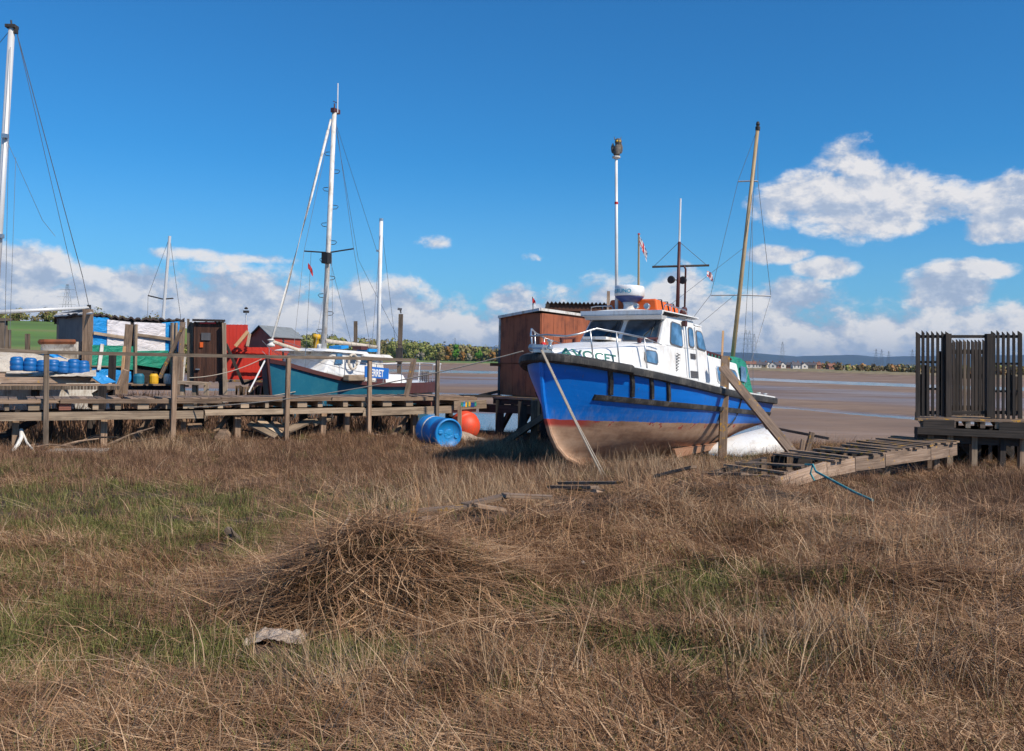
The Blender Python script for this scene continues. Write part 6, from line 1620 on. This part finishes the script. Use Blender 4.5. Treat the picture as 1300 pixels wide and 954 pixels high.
def pts_in(n, y0, y1, seed, f=None, wide=1.0, low=False):
    rg = np.random.default_rng(seed); out = []
    while len(out) < n:
        y = math.sqrt(rg.uniform(y0 * y0, y1 * y1)); x = rg.uniform(-.62, .62) * y * wide
        if y > edge_y(x) + 2.5: continue
        p = 1 if f is None else f(x, y)
        if rg.random() < p and not clear(x, y, low): out.append((x, y, ground(x, y) - .01))
    return np.array(out)
def drift(x, y): return 2.6 + 2.2 * fbm(x, y, .22, 2, 21.0)      # wind combed direction of the straw
def grow():
    R_ = np.random.default_rng(5)
    # matted fallen straw
    mat = [tuft('mat_straw', MS, 26, .36, .20, .0066, (-.05, .30), .06, .35, 3, s, wind=(.9, 0)) for s in range(7)]
    P = np.concatenate([pts_in(8200, 4.0, 9.5, 1, lambda x, y: .16 + .84 * (grn(x, y) < .42), low=True), pts_in(9500, 9.5, 22, 2, lambda x, y: .12 + .88 * (grn(x, y) < .45), low=True)])
    rz = np.array([drift(x, y) for x, y, z in P]) + R_.normal(0, .55, len(P)); scatter('fallen_straw', 'matted dead straw lying over the marsh', mat, P, rz, R_.uniform(.6, 1.15, len(P)), 1, .1)
    # upright dead grass
    up = [tuft('dead_grass', MS, 16, .30, .09, .0048, (.75, 1.5), 0, .5, 4, 20 + s, wind=(.25, 0)) for s in range(7)]
    def fu(x, y): return max(.03, min(1, .24 - .7 * grn(x, y) + 1.7 * fbm(x, y, .6, 3, 31.0) + (.18 if y > 12 else 0)))
    P = np.concatenate([pts_in(1300, 4.0, 9.5, 3, fu), pts_in(4800, 9.5, 23, 4, fu)])
    rz = np.array([drift(x, y) for x, y, z in P]) + R_.normal(0, .9, len(P)); scatter('dead_grass', 'dead brown grass standing over the marsh', up, P, rz, R_.uniform(.4, 1.0, len(P)) * np.where(P[:, 1] > 12, .75, .75), 2)
    # dense grey brown sedge to the right and beneath the jetty
    sg = [tuft('sedge', MSD, 26, .26, .15, .0062, (.9, 1.55), 0, .25, 3, 40 + s) for s in range(6)]
    def fs(x, y):
        a = math.exp(-((x - 7.5) / 3.8) ** 2 - ((y - 12.6) / 3.2) ** 2) * 1.2; b = math.exp(-((y - (17.5 + .55 * (x + 6))) / 1.6) ** 2) * .9 if x < 1.5 else 0; c = math.exp(-((y - 15.5) / 2.2) ** 2) * .8 if x < 3 else 0
        return min(1, max(a, b, c, .10) + .2 * fbm(x, y, .5, 2, 41.0))
    P = pts_in(9500, 6, 24, 5, fs); scatter('brown_sedge', 'short dense brown sedge', sg, P, R_.uniform(0, 6.28, len(P)), R_.uniform(.4, .9, len(P)), 3)
    # low green grass
    gr = [tuft('green_grass', MG, 24, .095, .14, .0052, (.8, 1.5), 0, .4, 3, 60 + s, wind=(.15, 0)) for s in range(6)]
    P = np.concatenate([pts_in(7500, 4.0, 10, 6, lambda x, y: max(.25, min(1, grn(x, y) * 1.5))), pts_in(5200, 10, 24, 7, lambda x, y: max(.14, min(1, grn(x, y) * 1.25)))])
    scatter('green_grass', 'fresh green grass coming through the straw', gr, P, R_.uniform(0, 6.28, len(P)), R_.uniform(.6, 1.4, len(P)), 4)
    # taller pale reeds in tufts
    rd = [tuft('reed', MR, 9, .55, .12, .0058, (1.0, 1.5), 0, .55, 5, 80 + s, wind=(.2, 0)) for s in range(6)]
    def fr(x, y):
        k = 0
        for cx, cy, sx, sy in ((.1, 12.2, 1.5, .9), (-.5, 10.9, 1.0, .6), (2.4, 15.2, 1.6, .7), (1.2, 13.6, 1.5, .7), (3.4, 15.8, 1.5, .7), (2.6, 10.5, 1.2, .8), (4.6, 8.3, 1.6, .8), (-.2, 18.0, 1.2, .6), (-6.3, 17.2, 1.0, .5), (2.0, 5.6, .8, .6), (-.6, 5.2, .8, .4)): k = max(k, math.exp(-((x - cx) / sx) ** 2 - ((y - cy) / sy) ** 2))
        return k * .8 + .004
    P = pts_in(1500, 4.4, 24, 8, fr); scatter('reeds', 'taller pale dead reeds in loose tufts', rd, P, np.array([drift(x, y) for x, y, z in P]) + R_.normal(0, 1, len(P)), R_.uniform(.35, .95, len(P)), 5, .35)
    # long single straws lying about
    ls = [tuft('long_straw', MR, 3, .6, .25, .006, (-.02, .5), .10, .3, 5, 100 + s, wind=(.8, 0)) for s in range(6)]
    P = pts_in(800, 4.0, 14, 9); scatter('long_straws', 'single long pale straws lying on the sward', ls, P, np.array([drift(x, y) for x, y, z in P]) + R_.normal(0, .9, len(P)), R_.uniform(.4, 1.1, len(P)), 6, .15)
    # the straw mound: long stalks hanging down its sides
    hs = [tuft('hanging_straw', MS, 11, .34 + .07 * s, .16, .0045 + .0006 * s, (-.4, .5), .12, (.2, .5, 1.0, 1.4)[s % 4], 4, 120 + s, wind=(.9, 0)) for s in range(8)]
    P = []; rz = []
    rg = np.random.default_rng(77)
    for (cx, cy, sx, sy, n) in ((-1.15, 6.85, .5, .4, 360), (-.72, 7.0, .45, .36, 240), (-.2, 7.5, .6, .4, 220), (-.1, 8.3, .9, .45, 260), (.35, 9.2, .9, .5, 220), (-.6, 8.9, .8, .5, 150), (.9, 10.4, 1.4, .6, 330), (1.9, 11.3, 1.4, .6, 330), (2.9, 12.2, 1.3, .7, 300), (3.2, 9.6, 1.5, .5, 320),
                                (4.4, 8.6, 1.7, .5, 340), (5.4, 10.2, 1.5, .5, 280), (3.6, 7.4, 1.1, .45, 280), (-.2, 6.3, .8, .3, 90), (3.4, 5.9, 1.2, .5, 200), (5.5, 7.6, 1.2, .5, 200)):
        for _ in range(n):
            x, y = cx + rg.normal(0, sx * .62), cy + rg.normal(0, sy * .62)
            if clear(x, y): continue
            e = .05; gx = (ground(x + e, y) - ground(x - e, y)); gy = (ground(x, y + e) - ground(x, y - e))
            P.append((x, y, ground(x, y) + rg.uniform(0, .05))); rz.append(math.atan2(-gy, -gx) + rg.normal(0, .8))
    scatter('straw_mound', 'wrack mound of tangled dead stalks with matted straw around it', hs, np.array(P), np.array(rz), rg.uniform(.6, 1.15, len(P)), 7, .2)
    # reeds and scrub around the landing behind the jetty
    P = []
    for _ in range(1500):
        x = rg.uniform(-14, -3); y = rg.uniform(18, 30) 
        if y > JA.y + (x - JA.x) * (JB.y - JA.y) / (JB.x - JA.x) + 1.0: P.append((x, y, ground(x, y) + (.0)))
    P = np.array(P); sc_ = rg.uniform(1.2, 2.6, len(P)); u2 = [tuft('bank_grass', MSD, 14, .34, .14, .009, (1.0, 1.5), 0, .3, 3, 140 + s) for s in range(4)]
    scatter('bank_reeds', 'pale reeds along the bank behind the jetty', u2, P, rg.uniform(0, 6.28, len(P)), sc_, 8)
grow()

# ------------------------------------------------------------------ far trees
def crown(mb, c, w, h, n, leaf, r, mi=0, tint=None, lobes=9):
    """leaf clumps scattered on uneven lobes through the crown"""
    L = []
    for i in range(lobes):
        a = r.uniform(0, 6.28); q = r.random() ** .6
        z = r.uniform(.12, .9); k = math.sin(math.pi * min(1, z * .8 + .12))
        L.append((Vector((math.cos(a) * q * w * .34 * k, math.sin(a) * q * w * .34 * k, z * h * .9)), r.uniform(.16, .30) * w))
    for i in range(n):
        p, rad = r.choice(L); d = Vector((r.gauss(0, 1), r.gauss(0, 1), r.gauss(0, .8))).normalized(); q = p + d * rad * r.uniform(.55, 1.05)
        if q.z < 0: q.z = r.uniform(0, h * .2)
        a = Vector((r.uniform(-1, 1), r.uniform(-1, 1), r.uniform(-1, 1))).normalized(); b = d.cross(a).normalized(); s = leaf * r.uniform(.5, 1.2)
        a = d.cross(b)
        q = c + q; mb.add([q - a * s, q + b * s * .8, q + a * s, q - b * s * .7], [(0, 1, 2, 3)], [[(0, 0)] * 4], (tint if tint is not None else .5) + r.uniform(-.11, .11), mi)
def M_leaf(name, stops):
    m, t, b = newmat(name)
    t.link(t.ramp(t.new('ShaderNodeAttribute', attribute_name='tint').outputs['Fac'], stops), b.inputs['Base Color']); b.inputs['Roughness'].default_value = .9; b.inputs['Specular IOR Level'].default_value = .2
    return m
ML = M_leaf('spring_woodland', [(0, (.12, .085, .05)), (.3, (.22, .17, .075)), (.5, (.23, .235, .07)), (.7, (.26, .30, .075)), (.85, (.38, .30, .15)), (1, (.40, .20, .08))])
MLG = M_leaf('bright_green_leaves', [(0, (.05, .14, .02)), (1, (.14, .30, .03))])
MLO = M_leaf('rusty_spring_leaves', [(0, (.22, .10, .03)), (1, (.38, .20, .05))])
MLP = M_leaf('pale_blossom_twigs', [(0, (.20, .16, .11)), (1, (.34, .30, .24))])
def gnd(px, d): x = (px - CX) / F * d; return Vector((x, d, ground(x, d)))
def woods():
    r = random.Random(3); mb = MB()
    # the wooded bank between the ketch and the brown hut
    for i in range(150):
        px = r.uniform(340, 660); d = r.uniform(660, 780); c = gnd(px, d); top = interp(px, [(340, 420), (380, 419), (400, 421), (450, 428), (490, 428), (515, 429), (560, 436), (600, 438), (640, 441), (660, 443)]) + r.uniform(-2, 5)
        h = zat(px, top, d) - c.z; w = r.uniform(9, 16)
        crown(mb, c, w, h, 230, 1.15, r, tint=r.choice([.25, .3, .35, .4, .45, .5, .5, .55, .6]))
        if r.random() < .5: mb.beam(c, c + Vector((0, 0, h * .5)), .5, .5, taper=.5, tint=.05)
    tag(build('woodland', mb, ML, origin=(0, 0, 0)), 'spring woodland massed along the far bank', None, None, 'stuff')
    g = 'trees on the edge of the far wood'
    kinds = {'o': (ML, 'olive and brown tree on the near edge of the far wood'), 'g': (MLG, 'the one bright green round tree on the far bank'), 'r': (MLO, 'rusty orange bush beside the bright green tree'), 'p': (MLP, 'pale blossoming tree on the far bank')}
    spec = [('g', 578, 436, 8.5, 655, 'the one bright green round tree on the far bank'), ('r', 569, 440, 7, 652, 'rusty orange tree left of the bright green tree on the far bank'), ('r', 588, 446, 5, 652, 'small rusty orange bush right of the bright green tree'), ('p', 596, 449, 5, 650, 'pale blossoming bush right of the rusty orange bush on the far bank'),
            ('p', 534, 447, 6, 650, 'pale leafless bush left of centre on the far bank'), ('o', 548, 437, 9, 652, 'tallest olive tree left of the rusty orange tree on the far bank'), ('o', 497, 432, 10, 650, 'broad olive tree directly left of the lamp post top on the far bank'), ('o', 521, 434, 10, 651, 'broad olive tree right of the tall dark lamp post on the far bank'),
            ('r', 625, 447, 6, 650, 'rusty bush nearest the brown hut on the far bank'), ('g', 608, 444, 6, 652, 'small green bush near the brown hut on the far bank')]
    for k, px, top, w, d, lb in spec:
        c = gnd(px, d); h = zat(px, top, d) - c.z; o = thing('tree', lb, 'tree', c, group=g); mb = MB(); crown(mb, c + Vector((0, 0, h * .08)), w, h * .95, 420, .8, r, tint=.5, lobes=10); build('crown', mb, kinds[k][0], o)
        t_ = MB(); t_.tube([c, c + Vector((.2, 0, h * .6))], .25, 6, r2=.1); build('trunk', t_, 'wood_dark', o)
    # right shore: low hedges and trees behind the houses
    mb = MB()
    for i in range(230):
        px = r.uniform(905, 1330); sh = shore_y((px - CX) / F * 400, 400); d = (sh + r.uniform(60, 160)) if px > 1062 else r.uniform(740, 820); c = gnd(px, d); top = interp(px, [(905, 459), (950, 460), (980, 462), (1050, 460), (1090, 462), (1130, 463), (1180, 465), (1250, 465), (1330, 466)]) + r.uniform(-1.5, 3)
        h = max(1.6, zat(px, top, d) - c.z); crown(mb, c, h * r.uniform(1.1, 1.9), h, 110, .62 if px > 1062 else 1.0, r, tint=r.choice([.1, .2, .25, .35, .5, .8, .95]), lobes=6)
    for i in range(90):
        px = r.uniform(660, 905); d = r.uniform(640, 760); c = gnd(px, d); h = r.uniform(6, 10); crown(mb, c, h * 1.4, h, 80, .9, r, tint=r.choice([.2, .35, .5, .65]), lobes=6)
    tag(build('hedgerow', mb, ML, origin=(0, 0, 0)), 'low trees and hedges on the far right shore', None, None, 'stuff')
    # left: hedge line and trees on the green field
    mb = MB()
    for i in range(80):
        px = r.uniform(-260, 270); d = r.uniform(232, 262) + (0 if px < 120 else -60 * sstep(120, 260, px)); c = gnd(px, d); h = r.uniform(1.6, 3.4); crown(mb, c, h * 1.8, h, 110, .34, r, tint=r.choice([.2, .3, .4, .55]), lobes=6)
    for i in range(60):
        px = r.uniform(228, 430); d = r.uniform(150, 230); c = gnd(px, d); top = 430 + r.uniform(0, 10); h = max(2, zat(px, top, d) - c.z); crown(mb, c, 5.5, h, 160, .4, r, tint=r.choice([.3, .45, .6, .7]), lobes=7)
    tag(build('field_hedge', mb, ML, origin=(0, 0, 0)), 'hedges and scrub round the green field on the left', None, None, 'stuff')
    for px, lb, w in ((24, 'round dark tree on the green hill, left of the pylon', 5), (62, 'dark tree on the green hill beside the shack roof', 5.5)):
        c = gnd(px, 236); h = 2.6; o = thing('tree', lb, 'tree', c); mb = MB(); crown(mb, c + Vector((0, 0, .3)), w, h, 420, .3, r, tint=.4); build('crown', mb, ML, o); t_ = MB(); t_.tube([c - Vector((0, 0, .2)), c + Vector((0, 0, 2))], .15, 6); build('trunk', t_, 'wood_dark', o)
woods()

# ------------------------------------------------------------------ houses and pylons across the water
def houses():
    r = random.Random(9)
    MW = M_paint('pale_render', (.70, .66, .60), .8, .3); MB_ = M_paint('red_brick', (.30, .13, .08), .85, .3); MRf = M_paint('slate_roof', (.10, .09, .10), .8, .3); MRr = M_paint('tile_roof', (.24, .10, .06), .8, .3); MYl = M_paint('stone_wall', (.42, .34, .22), .8, .3)
    S = [(953, 10, 5.2, MW, MRr, 'white house with red roof nearest the blue boat stern across the water', 455), (962, 7, 5.0, MW, MRf, 'small white house right beside the white house with the red roof', 456), (969, 8, 4.6, MYl, MRf, 'buff house third from the blue boat stern across the water', 457),
         (974, 7, 5.4, MW, MRf, 'bright white gabled house, left one of a pair on the far shore', 456), (981, 7, 5.0, MW, MRf, 'bright white gabled house, right one of a pair on the far shore', 456), (987, 6, 4.5, MB_, MRf, 'small brick house between two white gables on the far shore', 457),
         (992, 8, 4.8, MW, MRf, 'white gabled house in the middle of the far village row', 457), (1004, 8, 4.8, MB_, MRf, 'brick house left of the dark tree clump in the far village', 457), (1010, 8, 5.0, MW, MRf, 'white house standing before the dark trees in the far village', 457), (1020, 7, 4.7, MW, MRf, 'small white gabled house right of the dark village trees', 458),
         (1028, 14, 5.0, MYl, MRf, 'long buff barn like house in the far village', 457.5), (1037, 8, 5.6, MB_, MRr, 'tall brick house right of the long buff house', 456.5), (1056, 10, 4.0, MB_, MRr, 'low brick house with orange tiles at the right end of the village', 459)]
    for k, (px, w, h, mw, mr, lb, y) in enumerate(S):
        X = (px - CX) / F; w *= .66; h *= .80; d = 660 + 15 * (k % 4); c = gnd(px, d); ang = r.uniform(-.5, .5) if k not in (3, 4, 6, 9) else math.pi / 2 + r.uniform(-.2, .2)
        o = thing('house', lb, 'house', c, ang); W, D, H = w * .5, 2.4, h * .66
        if k in (3, 4, 6, 9): W, D = 3.0, 2.2
        m = MB(); m.hexa([Vector((-W, -D, -.5)), Vector((W, -D, -.5)), Vector((W, D, -.5)), Vector((-W, D, -.5))], [Vector((-W, -D, H)), Vector((W, -D, H)), Vector((W, D, H)), Vector((-W, D, H))])
        for sx in (-1, 1): m.slab([Vector((sx * (W - .02), -D, H)), Vector((sx * (W - .02), D, H)), Vector((sx * (W - .02), 0, H + D * .75))], (sx, 0, 0), .02)
        build('wall', m, mw, o, world=False)
        m = MB()
        for sy in (-1, 1): m.slab([Vector((-W - .3, sy * (D + .3), H - .2)), Vector((W + .3, sy * (D + .3), H - .2)), Vector((W + .3, 0, H + D * .78)), Vector((-W - .3, 0, H + D * .78))], (0, sy * .6, .8), .15)
        rf = build('roof', m, mr, o, world=False); m = MB(); m.box(Vector((W * .6, 0, H + D * .78 + .3)), (.7, .7, 1.3)); build('chimney', m, MB_, rf, world=False)
        for fx in ((-.5, .5) if k not in (3, 4, 6, 9) else (0,)):
            for fz in (.9, H - 1.0):
                m = MB(); 
                if k in (3, 4, 6, 9): m.box(Vector((-W - .03, fx, fz + .3)), (.05, 1.1, .6))
                else: m.box(Vector((fx * W, -D - .03, fz + .3)), (.9, .05, .6))
                build('window', m, 'glass', o, world=False)
    # big dark green barn near the right staging
    c = gnd(1154, 400); o = thing('barn', 'low dark green barn on the far shore just left of the slatted staging', 'barn', c, .1); m = MB(); rows = []
    for x in (-7, 7): rows.append([Vector((x, -3.5 * math.cos(a), -.2 + 3.2 * math.sin(a))) for a in [math.pi * i / 8 for i in range(9)]])
    m.grid(rows); m.add(rows[0], [tuple(range(9))]); m.add(rows[1], [tuple(reversed(range(9)))]); build('shell', m, M_paint('green_sheeting', (.06, .09, .08), .7, .3), o, world=False); m = MB(); m.box(Vector((2, -3.4, .9)), (3, .1, 2)); build('door', m, 'white_old', o, world=False)
    g = 'pylons of the power line across the water'
    P = [(84, 361, 409, 420, 2.6, 'large near lattice pylon above the green hill at left'), (946, 419, 456, 900, 2.0, 'lattice pylon just right of the leaning mast across the water'), (951, 420, 456, 950, 2.0, 'lattice pylon second right of the leaning mast across the water'), (957, 424, 456, 1100, 2.0, 'fainter lattice pylon third right of the leaning mast'), (993, 443 - 9, 456, 1400, 2.2, 'lone lattice pylon above the far village'),
         (1112, 453 - 10, 459, 1300, 2.2, 'lattice pylon left of two near the slatted staging'), (1119, 453 - 9, 459, 1350, 2.2, 'lattice pylon middle of three near the slatted staging'), (1128, 454 - 8, 459, 1500, 2.2, 'short lattice pylon right of three near the slatted staging'), (577, 429, 444, 1500, 2.2, 'tiny lattice pylon above the bright green tree'), (1158, 444, 459, 1200, 2.2, 'lattice pylon close against the slatted staging')]
    for px, y0, y1, d, w, lb in P:
        x = (px - CX) / F * d; z0 = ground(x, min(d, 1500)); z1 = zat(px, y0, d); H = z1 - z0; o = thing('pylon', lb, 'pylon', (x, d, z0), group=g); b = max(2.0, H * .12); t_ = max(.07, d * .00011)
        m = MB()
        for sx in (-1, 1):
            for sy in (-1, 1): m.beam(Vector((sx * b, sy * b, 0)), Vector((sx * b * .12, sy * b * .12, H)), t_, t_, up=(0, 1, 0))
        n = 7
        for i in range(n):
            k0, k1 = 1 - .88 * i / n, 1 - .88 * (i + 1) / n
            for sy in (-1, 1): m.beam(Vector((-b * k0, sy * b * k0, H * i / n)), Vector((b * k1, sy * b * k1, H * (i + 1) / n)), t_ * .6, t_ * .6, up=(0, 1, 0)); m.beam(Vector((b * k0, sy * b * k0, H * i / n)), Vector((-b * k1, sy * b * k1, H * (i + 1) / n)), t_ * .6, t_ * .6, up=(0, 1, 0))
        build('tower', m, 'wire', o, world=False)
        for hz, wz in ((.62, .16), (.76, .19), (.9, .14)):
            m = MB(); m.beam(Vector((-wz * H, 0, H * hz)), Vector((wz * H, 0, H * hz)), t_ * 1.2, t_ * 1.2); build('cross_arm', m, 'wire', o, world=False)
houses()
